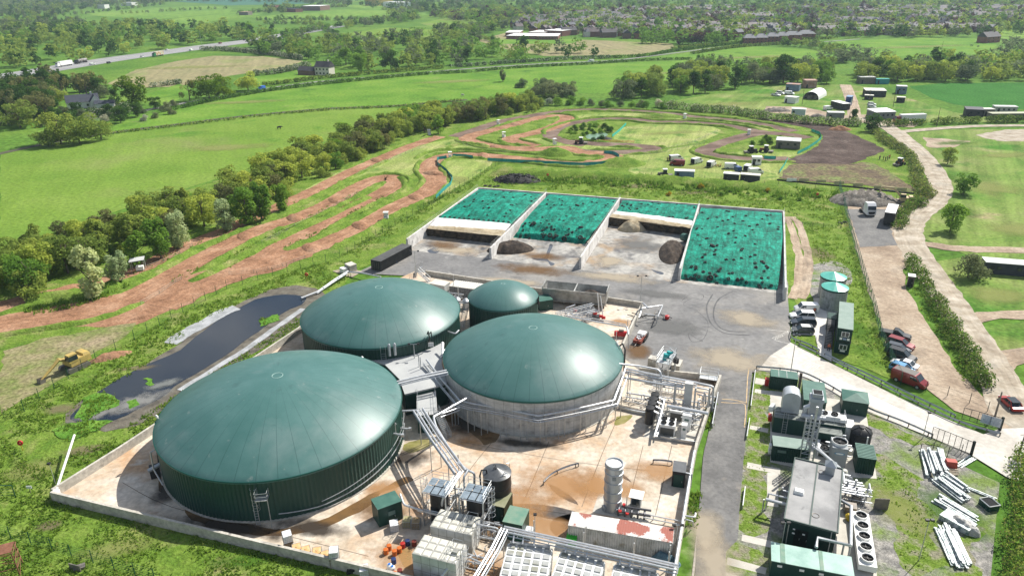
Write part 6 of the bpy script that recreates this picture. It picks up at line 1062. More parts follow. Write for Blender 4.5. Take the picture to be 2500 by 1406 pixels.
def barrel(label,px,m,group='oil barrels by the sectional tanks'):
 p=G(*px);t=thing('oil_barrel',label,'barrel',p,0,group);MB().lathe([(.29,.02),(.3,.04),(.29,.3),(.305,.31),(.29,.33),(.29,.6),(.305,.61),(.29,.63),(.3,.87),(.27,.88)],n=18).build('drum',m,t,True);MB().lathe([(.26,.875),(.01,.88)],n=18).build('drum_lid',mat('lid_'+m.name,tuple(min(1,c*1.6+.02)for c in m.node_tree.nodes['Principled BSDF'].inputs[0].default_value[:3]),.5),t)
OR_,RD_,BL_,MR_=flat('orange_drum',(.5,.12,.02),.45),flat('red_drum',(.35,.02,.015),.45),flat('navy_drum',(.02,.035,.11),.45),flat('maroon_drum',(.16,.03,.02),.45)
for lab,px,m in(('orange barrel at the left end of the barrel group',(943,1354),OR_),('orange barrel behind the leftmost one',(951,1344),OR_),('orange barrel in the middle of the group, nearest the camera of the four',(964,1357),OR_),('orange barrel touching the red one',(976,1350),OR_),('red barrel with a pale lid behind the orange ones',(984,1339),RD_),('dark navy barrel at the back of the group',(996,1332),BL_),('small dark red barrel at the right of the group',(1012,1334),MR_),('navy barrel with a dusty lid in front of the orange group',(962,1377),BL_),('orange barrel cut by the bottom edge',(964,1411),OR_),('maroon barrel beside the front sectional tank',(977,1404),MR_)):barrel(lab,px,m)
for px,lab in(((952,1392),'left white drum with a blue lid on the lower pallet'),((959,1397),'right white drum with a blue lid on the lower pallet')):
 p=G(*px);t=thing('plastic_drum',lab,'barrel',p);MB().lathe([(.3,.15),(.32,.3),(.32,.85),(.22,.95)],n=16).build('drum',M_IW,t,True);MB().lathe([(.16,.94),(.16,1.02),(.01,1.03)],n=14).build('drum_lid',flat('blue_cap',(.03,.15,.5),.4),t)
def pallet(label,px,a,m,z=0.0):
 p=G(*px);mb=MB()
 for i in range(7):u,v=rot2(0,-.55+i*.18,a);mb.box((p.x+u,p.y+v,.14+z),(1.2,.11,.025),a)
 for i in(-.5,0,.5):u,v=rot2(i,0,a);mb.box((p.x+u,p.y+v,.065+z),(.1,1.15,.12),a)
 one('pallet',label,'pallet',mb,m)
WOOD=mat('grey_pallet_wood',(.3,.24,.17),.9,var=(.42,.37,.3),scale=4);pallet('pale pallet leaning among the barrels',(968,1326),.3,flat('white_pallet',(.6,.58,.54)));pallet('wooden pallet under the red and orange barrels',(981,1346),-.5,WOOD);pallet('wooden pallet under the two white drums',(956,1397),.8,WOOD);pallet('wooden pallet between the navy barrel and the front sectional tank',(975,1378),.7,WOOD)
mb=MB();p=G(857,1396);mb.box((p.x,p.y,.3),(1.1,.8,.6),.3,0,.7).box((p.x+.3,p.y-.3,.6),(.5,.4,.3),.6);one('rubbish_heap','small black sacks and scraps by the front wall','rubbish',mb,M_BLACK)
def manifold(label,px,n,w,h,a=TH,z0=0.0):
 t=thing('pipe_manifold',label,'pipework',(*G(*px).xy,z0),a);mb=MB();rr=random.Random(n*px[0])
 for k in range(n):
  x=-w/2+w*k/n;y=rr.uniform(-.8,.8);z=h*rr.uniform(.45,1);mb.tube([(x,y,.1),(x,y,z),(x+rr.uniform(-.7,.9),y+rr.uniform(-.9,.9),z)],rr.choice((.05,.07,.1)),6)
 for k in range(3):mb.tube([(-w/2-.2,-.7+.7*k,h*(.35+.2*k)),(w/2+.2,-.7+.7*k,h*(.35+.2*k))],.07+.03*k,7)
 mb.build('pipe',M_PIPE,t,True);mb=MB()
 for k in range(max(2,n//3)):mb.lathe([(.12,-.12),(.2,-.05),(.2,.05),(.12,.12)],(rr.uniform(-w/2,w/2),rr.uniform(-.7,.7),h*rr.uniform(.3,.9)),9)
 mb.build('valve',MATS['dark_pipe'],t,True);MB().box((0,0,.06),(w+.6,2,.1)).build('skid_base',M_STEEL,t)
for a in(('low pipework between the scrubber columns and the long grey beam',(1560,985),9,4,1.6),('dense pipework in front of the tall pale duct',(1684,1040),10,2.4,2.4),('pipework with valves under the steel pipe bridge',(1640,962),12,6,2.0),('pipework at the foot of the stepping pipes by the service road',(1722,1000),10,2.2,2.8),('pipework between the rear sectional tank and the stained green kiosk',(1196,1312),9,2.6,2.2),('valves between the front sectional tank and the rack',(1150,1385),8,2.4,1.6),('pumps and valves along the foot of the low lattice conveyor',(1410,785),10,5,1.6),('pipework at the left end of the feed hopper',(1312,752),6,2,2.2),('pipework beside the vessels behind the rear dome',(1100,738),9,5,2.4),('pipework packed behind the cooling tower',(2044,1112),9,3,2.0),('pipework between engine house and corrugated kiosk',(2046,1180),8,2.4,1.4),('pipework on the ground behind the fan cooler bank',(2096,1226),9,2.4,2.2),('pipework right of the left dosing tower',(1124,1240),10,2.2,3.2),('valves at the foot of the right dosing tower',(1182,1262),8,1.8,2.2)):manifold(*a)
t=thing('rusty_frame','rusty lattice frame cut off by the lower left corner','frame',G(14,1400).xy,.4);mb=MB();c4=[(-1.6,-1),(1.6,-1),(1.6,1),(-1.6,1)]
for x,y in c4:mb.tube([(x,y,0),(x*.9,y*.9,3.4)],.07,5)
for z in(1.2,2.3,3.3):
 for a,b in zip(c4,c4[1:]+c4[:1]):mb.tube([(*a,z),(*b,z)],.05,4);mb.tube([(*a,z-1.1),(*b,z)],.035,4)
mb.build('lattice',mat('rust',(.14,.06,.035),.85,var=(.22,.1,.06),scale=2),t);MB().box((0,0,3.42),(3.0,1.9,.06)).build('top_rail',MATS['rust'],t)
p=G(185,1392);mb=MB();mb.box((p.x,p.y,.45),(1.6,.1,.9),-.3).box((p.x+.3,p.y+.3,.2),(1.2,.8,.3),.5);one('scrap_board','grey board and scrap lying behind the lower left mesh fence','scrap',mb,M_STEEL)
for px,lab in(((76,1205),'small white sign on a stake near the left corner of the front wall'),):p=G(*px);t=thing('stake_sign',lab,'sign',p.xy);MB().tube([(0,0,0),(0,0,1.0)],.04,5).build('stake',M_STEEL,t);MB().box((0,0,1.1),(.7,.05,.4)).build('sign_plate',M_WHITE,t)
p=G(-2,1215);t=thing('green_gate','green tubular gate at the left edge of the grass','gate',p.xy);MB().tube([(0,0,0),(0,0,2.0),(2.2,0,2.0),(2.2,0,0)],.07,6).build('gate_frame',flat('fence_green',(.012,.07,.035),.5),t);MB().bars([((0,0,z),(2.2,0,z))for z in(.4,.9,1.4)],.03,4).build('gate_bars',MATS['fence_green'],t)
# right compound
t,w=cabin('plant_container','dark green container with a pale panelled roof at the top of the right compound','container',(1877,951),(1943,960),2.4,2.5,M_DGREEN,M_GROOF,.02,.06,0,0,None,0,True);MB().box((-.4,1,.9),(.6,.8,1.2)).build('red_hose_box',M_RED,t)
for x in(w*.3,w*.6):MB().box((x,1.2,2.57),(.05,2.3,.04)).build('roof_seam',M_GRP,t)
t,w=cabin('plant_building','flat green roofed building behind the tall square air duct','building',(1958,1008),(2012,1016),6.0,2.4,M_DGREEN,M_GROOF,.08,.08)
t=thing('equipment_kiosk','green kiosk with a shallow pyramid roof beside the access road','kiosk',*[(lambda f:(f[0].xy,f[1]))(fr((2052,1010),(2108,1019)))][0]);w=3.6;MB().box((w/2,1.7,1.25),(w,3.4,2.5)).build('wall',M_DGREEN,t);MB().add([(-.1,-.1,2.5),(w+.1,-.1,2.5),(w+.1,3.5,2.5),(-.1,3.5,2.5),(w/2,1.7,3.1)],[(0,1,4),(1,2,4),(2,3,4),(3,0,4),(3,2,1,0)]).build('roof',M_GROOF,t);door(t,w*.5)
t,w=cabin('engine_container','long dark green engine container carrying ducts, fans and the tall square stack','container',(1884,1056),(2057,1082),3.0,2.7,M_DGREEN,mat('dark_deck',(.12,.14,.13),.6,var=(.2,.22,.2),scale=1),.02,.08)
mb=MB();railing(mb,[(0,.1,2.8),(w,.1,2.8),(w,2.9,2.8)],1.1,.03);mb.build('handrail',M_GALV,t);door(t,w*.7,1.4);mb=MB();ladder(mb,(1.6,-.25),-PI/2+PI,0,2.8,False,.6);mb.build('access_ladder',M_GALV,t)
s=MB();n=16;X0,X1=1.0,3.4
arc=[(X0+(X1-X0)/2-(X1-X0)/2*math.cos(PI*i/n),5.4+(X1-X0)/2*.75*math.sin(PI*i/n))for i in range(n+1)];pr=[(X0,2.9)]+arc+[(X1,2.9)]
s.add([(x,1.4,z)for x,z in pr]+[(x,3.6,z)for x,z in pr],[tuple(range(len(pr))),tuple(range(len(pr),2*len(pr)))[::-1]]+[(i,(i+1)%len(pr),(i+1)%len(pr)+len(pr),i+len(pr))for i in range(len(pr))]);s.build('intake_duct',mat('grey_duct',(.42,.45,.47),.45,.4,var=(.52,.55,.57),scale=.6),t,True)
s=MB().box((w*.57,1.7,4.2),(1.7,1.7,2.9));s.box((w*.57,1.7,5.9),(2.0,2.0,.5),0,0,.9);s.box((w*.57,1.7,6.5),(1.4,1.4,.7));s.build('square_stack',M_SILV,t);MB().box((w*.57,1.7,6.86),(1.2,1.2,.04)).build('stack_louvre',M_DARK,t)
mb=MB();mb.tube([(3.7,.7,3.2),(7.0,.7,3.2)],.36,12);mb.tube([(4.2,1.2,3.0),(4.2,1.2,4.4),(5.0,1.3,4.8),(5.8,1.4,4.2),(6.4,1.5,3.4)],.4,12);mb.tube([(4.8,1.8,3.8),(6.8,1.8,3.8)],.24,10);mb.build('exhaust_pipe',M_PIPE,t,True)
a_,b_=MB(),MB();MB().box((w*.78,1.7,3.2),(2.9,1.5,.7)).build('cooler_box',M_WHITE,t)
for i in(0,1):fan(a_,b_,(w*.78-.7+1.4*i,1.7,3.56),.5)
a_.build('fan_guard',M_BLACK,t);b_.build('fan_opening',M_DARK,t);mb=MB();mb.box((w*.97,1.4,3.2),(.9,1.5,.5));mb.box((w*1.08,1.8,1.2),(1.2,2.2,2.4));mb.build('intake_filter',M_WHITE,t);mb=MB();mb.tube([(w*.55,-.3,1.5),(w*1.02,-.3,1.5)],.16,8);mb.tube([(w*.55,-.6,1.2),(w*1.02,-.6,1.2)],.14,8);mb.build('side_pipe',M_PIPE,t,True);mb=MB()
for k in range(5):mb.box((-.5+.1*k,1.6+.25*k,3.0),(.6,.12,.9))
mb.build('white_filter_frame',M_WHITE,t);MB().box((-.35,2.2,1.2),(.5,.9,.9)).build('red_hose_box',M_RED,t)
p=G(1943,992);mb=MB().tube([p,(p.x,p.y,6.0)],.2,12);one('thin_stack','thin dark brown exhaust stack standing behind the rounded duct','chimney',mb,mat('brown_stack',(.1,.075,.06),.6,.3,var=(.06,.05,.05),scale=1));pipe_run('support_frame','white frame post beside the thin brown stack',[[(1938,990,0),(1944,950,4.2)]],.1,cat='post',flange=False)
t,w=cabin('plant_container','dark green ribbed container with a pale roof in front of the engine container','container',(1882,1126),(1968,1138),2.5,2.6,M_DGREEN,mat('pale_green_roof',(.17,.24,.2),.5,var=(.22,.29,.25),scale=.8),.02,.06,0,0,None,0,True);MB().box((1.2,-.08,1.9),(1.1,.04,.4)).build('louvre_vent',MATS['louvre'],t);mb=MB()
for z in(.8,1.6):mb.box((-.2,1.3,z),(.35,.7,.6))
mb.build('cooling_unit',M_WHITE,t)
t,w=cabin('plant_container','dark green low container directly behind the twin fan coolers','container',(1992,1088),(2050,1098),2.4,2.3,M_DGREEN,MATS['dark_deck'],.02,.06)
p=G(1950,1136);t=thing('lattice_mast','tall grey lattice mast with twin flues in front of the dark containers','mast',p,TH);H_=7.2;mb=MB();c4=[(0,0),(1.7,0),(1.7,.8),(0,.8)]
for x,y in c4:mb.tube([(x,y,0),(x,y,H_)],.07,5)
for k in range(7):
 z0,z1=k*H_/7,(k+1)*H_/7
 for(a,b)in zip(c4,c4[1:]+c4[:1]):mb.tube([(*a,z1),(*b,z1)],.05,4);mb.tube([(*a,z0),(*b,z1)],.035,4)
mb.build('lattice',M_GALV,t);mb=MB();mb.tube([(1.1,.4,0),(1.1,.4,H_+2.2)],.17,10);mb.tube([(.6,.4,0),(.6,.4,H_+.8)],.1,8);mb.build('flue',M_GALV,t,True)
chiller('white cooler with two fans in a line between the mast and the cooling tower',(1994,1114),(2028,1120),2.6,1.2,(1,2),0,None,None,.6)
p,a,w=fr((2024,1139),(2062,1145));t=thing('cooling_tower','grey cooling tower with one round fan on top and a blue oval badge','cooling tower',p.xy,a);d=2.6;MB().box((w/2,d/2,1.7),(w,d,3.0)).box((w/2,d/2,.1),(w*.9,d*.9,.2)).build('casing',mat('tower_grey',(.27,.29,.3),.5,var=(.32,.34,.35),scale=.5),t);a_,b_=MB(),MB();fan(a_,b_,(w/2,d/2,3.25),.95);MB().lathe([(1.02,3.15),(1.0,3.6),(.95,3.6),(.95,3.3)],(w/2,d/2,0),28,0,False).build('fan_ring',M_WHITE,t,True);a_.build('fan_guard',M_BLACK,t);b_.build('fan_opening',M_DARK,t)
q=MB();q.add([(w/2+.62*math.cos(i*PI/12)*(1 if abs(math.cos(i*PI/12))<.8 else 1.05),-.03,2.35+.2*math.sin(i*PI/12))for i in range(24)],[tuple(range(24))]);q.build('badge',flat('badge_blue',(.05,.25,.45),.5),t);q=MB();q.add([(w/2+.52*math.cos(i*PI/12),-.045,2.35+.14*math.sin(i*PI/12))for i in range(24)],[tuple(range(24))]);q.build('badge_centre',M_WHITE,t)
p=G(2097,1086);t=thing('rain_tank','black ribbed plastic water tank with a domed lid beside the cooling tower','tank',p);pr=[(1.35,0)]
for k in range(8):pr+=[(1.35,.1+k*.27),(1.4,.15+k*.27),(1.4,.25+k*.27),(1.35,.3+k*.27)]
pr+=[(1.45,2.35),(1.3,2.6),(.5,3.0),(.4,3.02)];MB().lathe(pr,n=32).build('tank_body',M_BLACK,t,True);MB().lathe([(.42,3.0),(.42,3.15),(.02,3.18)],n=18).build('lid',M_BLACK,t,True);mb=MB()
for k in range(6):a=k*PI/3;mb.tube([(.45*math.cos(a),.45*math.sin(a),3.06),(1.38*math.cos(a),1.38*math.sin(a),2.56)],.07,5)
mb.build('lid_rib',M_BLACK,t);MB().tube([(.2,-1.5,2.4),(.2,-1.52,.3)],.1,7).build('drain_pipe',M_WHITE,t)
t,w=cabin('equipment_kiosk','green kiosk with a corrugated roof below the black water tank','kiosk',(2087,1156),(2131,1163),3.3,2.7,M_DGREEN,M_GROOF,.05,.08,0,0,None,.12,True);mb=MB()
for i in range(9):mb.box((w/2,.2+i*.36,2.81),(w,.08,.04))
mb.build('roof_ribs',M_GROOF,t);p=G(2070,1108);mb=MB();mb.lathe([(.5,0),(.6,.6),(.55,.9),(.2,1.1)],p,16);one('pale_dome_pot','cream rounded pot between the cooling tower and the corrugated green kiosk','vessel',mb,M_GRPT,None,True);p=G(2060,1160);mb=MB();mb.lathe([(.55,0),(.6,.5),(.3,.9)],p,16);one('pale_dome_pot','cream rounded pot on the slab corner in front of the cooling tower','vessel',mb,M_GRPT,None,True)
t,w=cabin('engine_house','large dark green engine house with a grey felt roof and black doors','building',(1907,1326),(2030,1360),12.6,3.6,mat('black_green_cladding',(.008,.03,.024),.5,var=(.012,.04,.032),scale=.6),mat('grey_felt_roof',(.27,.27,.27),.8,var=[(.2,.2,.2),(.29,.29,.285),(.35,.345,.34)],scale=.25,detail=9,extra=[((.13,.13,.13),.35,.68,.05)]),.12,.1);mb=MB();R_=mat('roof_edge',(.05,.08,.07),.5)
for x in(-.12,w+.12):mb.box((x,6.3,3.76),(.14,12.9,.18))
for y in(-.12,12.72):mb.box((w/2,y,3.77),(w+.3,.14,.18))
mb.box((w*.48,6.3,3.73),(.16,12.6,.08));mb.build('roof_trim',R_,t)
for x in(w*.28,w*.42):door(t,x,w*.13,2.6,-.03,.1,flat('black_door',(.006,.01,.009),.5))
mb=MB()
for x,z,a_ in((w*.2,2.6,.25),(w*.2,2.0,.3),(w*.4,2.2,.3)):mb.box((x,-.05,z),(a_,.02,a_*.7))
mb.build('warning_sign',M_WHITE,t);mb=MB()
for x in(.5,w-.5):mb.tube([(x,-.15,0),(x,-.15,3.7)],.06,6)
mb.build('downpipe',M_GALV,t);MB().box((1.0,5.6,3.9),(1.2,.9,.4),0,0,.8).build('skylight',M_WHITE,t);q=MB().box((w-1.4,11.2,4.4),(1.1,1.0,1.3));q.build('roof_chimney',M_SILV,t);MB().add([(w-2.1,10.5,5.05),(w-.7,10.5,5.05),(w-.7,11.9,5.05),(w-2.1,11.9,5.05),(w-1.4,11.2,5.7)],[(0,1,4),(1,2,4),(2,3,4),(3,0,4),(3,2,1,0)]).build('chimney_cap',M_SILV,t);mb=MB()
for y,x in((2.0,w*.57),(11.0,w*.58)):mb.torus((x,y,3.72),.4,.04,18,5)
mb.build('roof_vent_ring',M_STEEL,t);mb=MB();mb.tube([(w+.1,6.9,3.2),(w+1.4,6.2,3.2),(w+1.6,-1.0,3.2),(w*.66,-1.2,3.2),(w*.66,-2.6,3.0)],.2,8);mb.tube([(w+1.6,-.8,0),(w+1.6,-.8,3.2)],.12,6);mb.tube([(w+.9,-1.1,0),(w+.9,-1.1,3.2)],.12,6);mb.build('flue_pipe',M_PIPE,t,True)
mb=MB();mb.tube([(-.1,5.4,2.6),(-2.4,5.4,2.6),(-2.5,5.2,.2)],.13,7);mb.tube([(-.1,4.4,2.4),(-2.6,4.4,2.4)],.22,8);mb.tube([(-2.8,4.4,2.3),(-2.8,4.4,0)],.1,6);mb.tube([(-.1,6.2,3.0),(-.9,6.2,3.0),(-.9,6.0,3.6)],.1,6);mb.build('side_pipe',M_PIPE,t,True)
pipe_run('elbow_pipe','long silver pipe zigzagging from the lattice mast past the engine house corner',[[(1978,1085,3.2),(2012,1110,3.2),(2058,1152,2.8),(2060,1180,2.6)],[(1984,1082,3.0),(2020,1114,3.0),(2052,1142,2.6)]],[.22,.14]);t=thing('gas_train','white pipes, red valve and yellow pump packed between the engine house and the fan row','pipework',G(2062,1225),TH);mb=MB()
for k in range(8):mb.tube([(-2.2,-.2+k*.35,1.6+.1*(k%3)),(2.2-.2*(k%3),-.2+k*.35,1.6+.1*(k%3)),(2.2-.2*(k%3),-.2+k*.35,.3)],.09+.05*(k%2),7)
for k in range(4):mb.tube([(-1.6+k*.9,1.4,.1),(-1.6+k*.9,1.4,2.4+.3*(k%2))],.15,8)
mb.build('pipe',M_PIPE,t,True);MB().lathe([(.4,0),(.4,.7),(.2,.9)],(-1.6,-.6,.8),12).build('red_valve',M_RED,t);MB().lathe([(.5,.2),(.6,.7),(.3,1.0)],(.3,-3.6,0),12).build('yellow_pump',flat('yellow_paint',(.5,.36,.03),.5),t);mb=MB();mb.box((.4,-2,.7),(1.4,1.2,1.0));mb.box((1.2,.2,.6),(.8,.8,1.2));mb.build('engine_block',M_STEEL,t);mb=MB()
for x in(-2.4,2.6):mb.tube([(x,1.2,0),(x,1.2,2.6),(x,-.8,2.6)],.1,6)
mb.build('support_post',M_GALV,t)
p,a,w=fr((2095,1384),(2135,1388),.3);p1=G(2080,1246,1.4);d_=(p1.xy-G(2097,1376,1.4).xy);L=d_.length;t=thing('fan_cooler_bank','long white cooler bank with five round fans in a line beside the engine house','cooler',G(2097,1376,1.4).xy,math.atan2(d_.y,d_.x));MB().box((L/2,-.95,1.0),(L,1.9,.8)).build('casing',M_WHITE,t);a_,b_,q=MB(),MB(),MB()
for k in range(5):c=(L*(k+.55)/5,-.95,1.45);fan(a_,b_,c,.62);q.lathe([(.72,-.05),(.72,.3),(.64,.3),(.64,0)],c,24,0,False)
a_.build('fan_guard',M_BLACK,t);b_.build('fan_opening',M_DARK,t);q.build('fan_ring',M_WHITE,t,True)
for x in(.4,L*.5,L-.4):
 for y in(-.2,-1.7):MB().box((x,y,.3),(.12,.12,.6)).build('leg',M_GALV,t)
t,w=cabin('plant_container','long green container with a weathered mint roof along the bottom edge','container',(1877,1412),(2075,1452),3.0,2.6,M_DGREEN,mat('mint_roof',(.27,.42,.36),.5,var=[(.2,.34,.29),(.28,.43,.37),(.34,.48,.42)],scale=.4,detail=8),.05,.07);mb=MB()
for x in(.9,3.2,5.2):mb.box((x,-.03,2.1),(.5,.03,.3))
mb.build('door_sign',M_WHITE,t);mb=MB();mb.box((w*.14,1.5,2.69),(.5,3.05,.04));mb.box((w*.62,1.5,2.69),(.4,3.05,.04));mb.build('roof_seam',MATS['faded_green_roof'],t)
mb=MB();p=G(2062,1352)
for i in range(7):u,v=rot2(i*.3-1,0,-.3);mb.box((p.x-4+u,p.y-.8+v,.5),(.05,.6,1.0),-.3)
one('wire_cage','low rusty wire cage in front of the engine house doors','cage',mb,M_STEEL);p=G(2140,1245);mb=MB()
for i in range(6):mb.box((p.x+.18*i,p.y,.9),(.06,.9,1.8),R(80))
one('leaning_panels','bundle of grey mesh panels leaning by the first fan of the cooler bank','panels',mb,M_STEEL)
guard_rail('galvanised guard rail along the near side of the access road',[(1846,903),(1946,914),(2015,944),(2115,1003),(2200,1036),(2275,1070)],3.2,.7);guard_rail('galvanised guard rail along the far side of the access road',[(2012,872),(2060,896),(2150,938),(2250,986),(2330,1024)],3.2,.8);guard_rail('second lower rail beside the far guard rail of the access road',[(1950,846),(2030,885),(2130,935),(2240,990),(2340,1036),(2440,1066)],3.2,.6);guard_rail('angled guard rail by the parked cars and the office cabin',[(1930,812),(1932,832),(1968,846),(1999,862)],2.5,.7)
for k,q in enumerate((((1843,912),(1832,1000)),((1829,1030),(1822,1075)),((1818,1198),(1812,1245)))):wall_run('traffic_barrier',['upper','middle','lower'][k]+' thin galvanised barrier beside the right kerb of the service road',q,.8,.1,M_GALV,'barrier')
# fences, gates, masts
M_FEN=flat('fence_green',(.012,.07,.035),.5);M_FDK=flat('fence_dark',(.05,.055,.05),.6)
def fence(label,px,h=2.0,step=3.0,m=None,wires=4,wr=.014,cat='fence',lean=0.0,panel=None,name='mesh_fence',pr=.05):
 W=[G(*q)for q in px];t=thing(name,label,cat,W[0].xy);m=m or M_FEN;P=[]
 for a,b in zip(W,W[1:]):
  k=max(1,int((b-a).length/step));P+=[a.lerp(b,i/k)for i in range(k)]
 P.append(W[-1]);k=len(P);mb=MB()
 for z in[h*(j+.6)/wires for j in range(wires)]:mb.tube([(p.x,p.y,z)for p in P],wr,3)
 if wires:mb.build('mesh_wires',m,t,False,True)
 ex=MB()
 for i,p in enumerate(P):
  q=MB()if i<100 else ex;q.tube([p,(p.x+lean*noise.noise(p),p.y,h)],pr,5)
  if i<100:q.build('fence_post',m,t,False,True)
 if ex.v:tag(ex.build('fence_post',m,t,False,True),kind='stuff')
 if panel:
  mb=MB();n=len(P);rows=[(0.12,0),(.5,.1),(.98,0)];pts=smooth_loop([tuple(p.xy)for p in P],4,False)
  mb.add([(x+.12*noise.noise(Vector((x,y,z)))+.1,y+.12*noise.noise(Vector((x,y,z+9))),h*z)for(x,y)in pts for z,o in rows],[(i*3+j,(i+1)*3+j,(i+1)*3+j+1,i*3+j+1)for i in range(len(pts)-1)for j in(0,1)]);mb.build('windbreak_net',panel,t,'all',True)
 return t
fence('long green mesh fence between the motocross land and the lagoon and bunkers',[(1226,398),(1145,448),(1060,496),(950,562),(830,630),(796,642),(702,664),(554,706),(447,764),(329,830),(235,882),(168,925),(60,1005),(-20,1045)],2.2,3.0,None,6);fence('green mesh fence across the grass in the lower left corner',[(-20,1300),(28,1316),(77,1330),(128,1344),(176,1361),(228,1375),(279,1390),(331,1406),(380,1420)],2.0,2.6,None,6)
fence('tall dark green palisade between the grass strip and the right dirt yard',[(2048,458),(2064,520),(2085,600),(2112,690),(2134,760),(2150,830),(2180,900),(2198,940)],2.4,2.6,M_FEN,12,.02);fence('low dark fence crossing the grass right of the bunkers',[(1918,548),(1932,550)],1.2,2,M_FDK);fence('low dark fence from the wheel tracks to the two big tyres',[(1958,551),(2010,556),(2052,558)],1.2,2.5,M_FDK);fence('posts and wire behind the parked cars at the right',[(2198,872),(2260,955),(2312,968),(2366,985),(2410,1005)],1.9,4,M_FDK,2);fence('post and wire fence behind the portable cabins',[(1560,428),(1680,436),(1800,444),(1900,452),(1990,462),(2230,492)],1.4,4,M_FDK,3)
M_TEAL=mat('teal_net',(.02,.25,.24),.7,var=(.04,.34,.32),scale=.4);M_JADE=mat('jade_net',(.03,.38,.3),.7,var=(.06,.48,.38),scale=.4)
for lab,px,m in(('teal windbreak net curving round the inside of the steep dirt bend',[(1064,486),(1080,470),(1100,452),(1104,438),(1088,420),(1068,404),(1068,392),(1090,388)],M_TEAL),('teal windbreak net along the lower edge of the dirt straight',[(1190,394),(1260,398),(1340,402),(1420,406),(1480,402),(1506,394),(1510,386),(1496,378),(1474,376)],M_TEAL),('short teal net beside the marshal box at the steep bend',[(1104,384),(1130,385),(1154,388)],M_TEAL),('bright jade net on the inner bend beside the dark dirt field',[(1946,378),(1970,366),(1994,350),(2004,340),(2000,330),(1980,322)],M_JADE),('short jade net leaning by the paddock gate',[(1902,424),(1914,406),(1922,392)],M_JADE),('jade net lying along the paddock behind the white booth',[(1864,389),(1893,390)],M_JADE),('teal net behind the small pond in the infield',[(1494,336),(1512,322),(1528,306)],M_JADE)):
 fence(lab,px,1.3,3.0,M_FDK,0,cat='windbreak',panel=m,name='windbreak_fence')
for lab,px in(('white painted rail along the lower dirt bend',[(345,744),(390,718),(430,690),(444,683)]),('white rail along the grass edge below the pale poplars',[(362,655),(400,640),(440,620),(470,602)]),('rail fence beside the second dirt straight',[(640,595),(720,555),(800,515),(870,475)]),('pale rail on the right of the upper dirt straight',[(870,430),(930,402),(990,376),(1040,360)]),('rail fence round the infield of the upper loop',[(1113,347),(1150,362),(1210,372),(1280,376)]),('wire fence across the mown infield at right',[(1520,378),(1600,372),(1690,350),(1752,322)]),('wire fence bounding the van paddock',[(1570,380),(1640,370),(1720,352)]),('rail fence at the edge of the muddy bend',[(560,672),(620,668),(690,652),(745,632)])):fence(lab,px,1.0,3.2,mat('weathered_rail',(.3,.27,.22),.8),2,.03,'rail fence',name='rail_fence')
t=thing('board_barrier','row of pale yellow boards on a tyre lined fence below the worn paddock','barrier',G(1900,444).xy)
for k,(x,y)in enumerate(((1932,437),(1962,437),(2004,440),(2048,444),(2094,449),(2145,455),(2200,460))):p=G(x,y+8);MB().box((p.x,p.y,.75),(3.0,.1,1.0),R(-8)).build('board',M_WHITE if k==0 else flat('pale_yellow_board',(.5,.46,.25)),t,False,True)
mb=MB();pts=smooth_loop([tuple(G(*q).xy)for q in((1900,441),(1950,446),(2010,452),(2080,458),(2150,466),(2228,474))],20,False)
for i,(x,y)in enumerate(pts):mb.lathe([(.45,0),(.5,.15),(.45,.4)],(x,y+.1*(i%2),0),8)
mb.build('tyre_line',M_RUBBER,t,False,True)
def gate(label,a,b,h=2.2,bars=7,sign=False):
 P,Q=G(*a),G(*b);t=thing('mesh_gate',label,'gate',P.xy);mb=MB()
 for z in(.25,h):mb.tube([(P.x,P.y,z),(Q.x,Q.y,z)],.05,5)
 for i in range(bars+1):q=P.lerp(Q,i/bars);mb.tube([(q.x,q.y,.2),(q.x,q.y,h)],.04,5)
 mb.build('gate_frame',M_FDK,t,False,True);mb=MB()
 for k in range(12):z=.35+k*.15;mb.tube([(P.x,P.y,z),(Q.x,Q.y,z)],.012,3)
 mb.build('gate_mesh',M_FDK,t,False,True);MB().box((Q.x,Q.y,h*.55),(.28,.28,h*1.1)).build('gate_post',flat('gate_post_green',(.01,.02,.015)),t,False,True)
 if sign:
  d=(Q-P).normalized();a_=math.atan2(d.y,d.x)
  for f,c in((.62,(.45,.5,.55)),(.85,(.55,.57,.58))):
   q=P.lerp(Q,f);s=MB().box((q.x-.1*math.sin(-a_),q.y-.12,1.35),(1.5,.05,1.5),a_);sg=s.build('site_sign',flat('sign_'+str(f)[2:],c,.5),t,False,True);mb=MB()
   for r_ in range(6):mb.box((q.x-.1*math.sin(-a_)+.02,q.y-.16,1.9-r_*.2),(1.1-.2*(r_%3),.02,.06),a_)
   mb.build('sign_lines',flat('sign_ink',(.12,.18,.3)),t,False,True)
 return t
gate('mesh gate with white notice boards at the far side of the site entrance',(2347,1025),(2440,1052),2.2,5,True);gate('mesh gate standing open at the near side of the site entrance',(2272,1072),(2370,1112));fence('short dark fence in front of the stacked white steel',[(2245,1108),(2275,1106),(2312,1116),(2345,1110)],1.8,2.2,M_FDK,5)
def mast(label,base,h,arms=0,r=.09,m=None,heads=True,cat='lamp post',name='lamp_post'):
 p=G(*base);t=thing(name,label,cat,p.xy);MB().tube([(0,0,0),(0,0,h)],[r,r*.6],8).build('post',m or M_GALV,t)
 if arms:MB().tube([(-arms,0,h),(arms,0,h)],.04,5).build('cross_arm',m or M_GALV,t)
 if heads:
  for s in((-1,1)if arms else(0,)):MB().box((s*arms*.95,-.1,h+.1),(.4,.3,.22)).build('flood_lamp',M_BLACK,t)
 return t
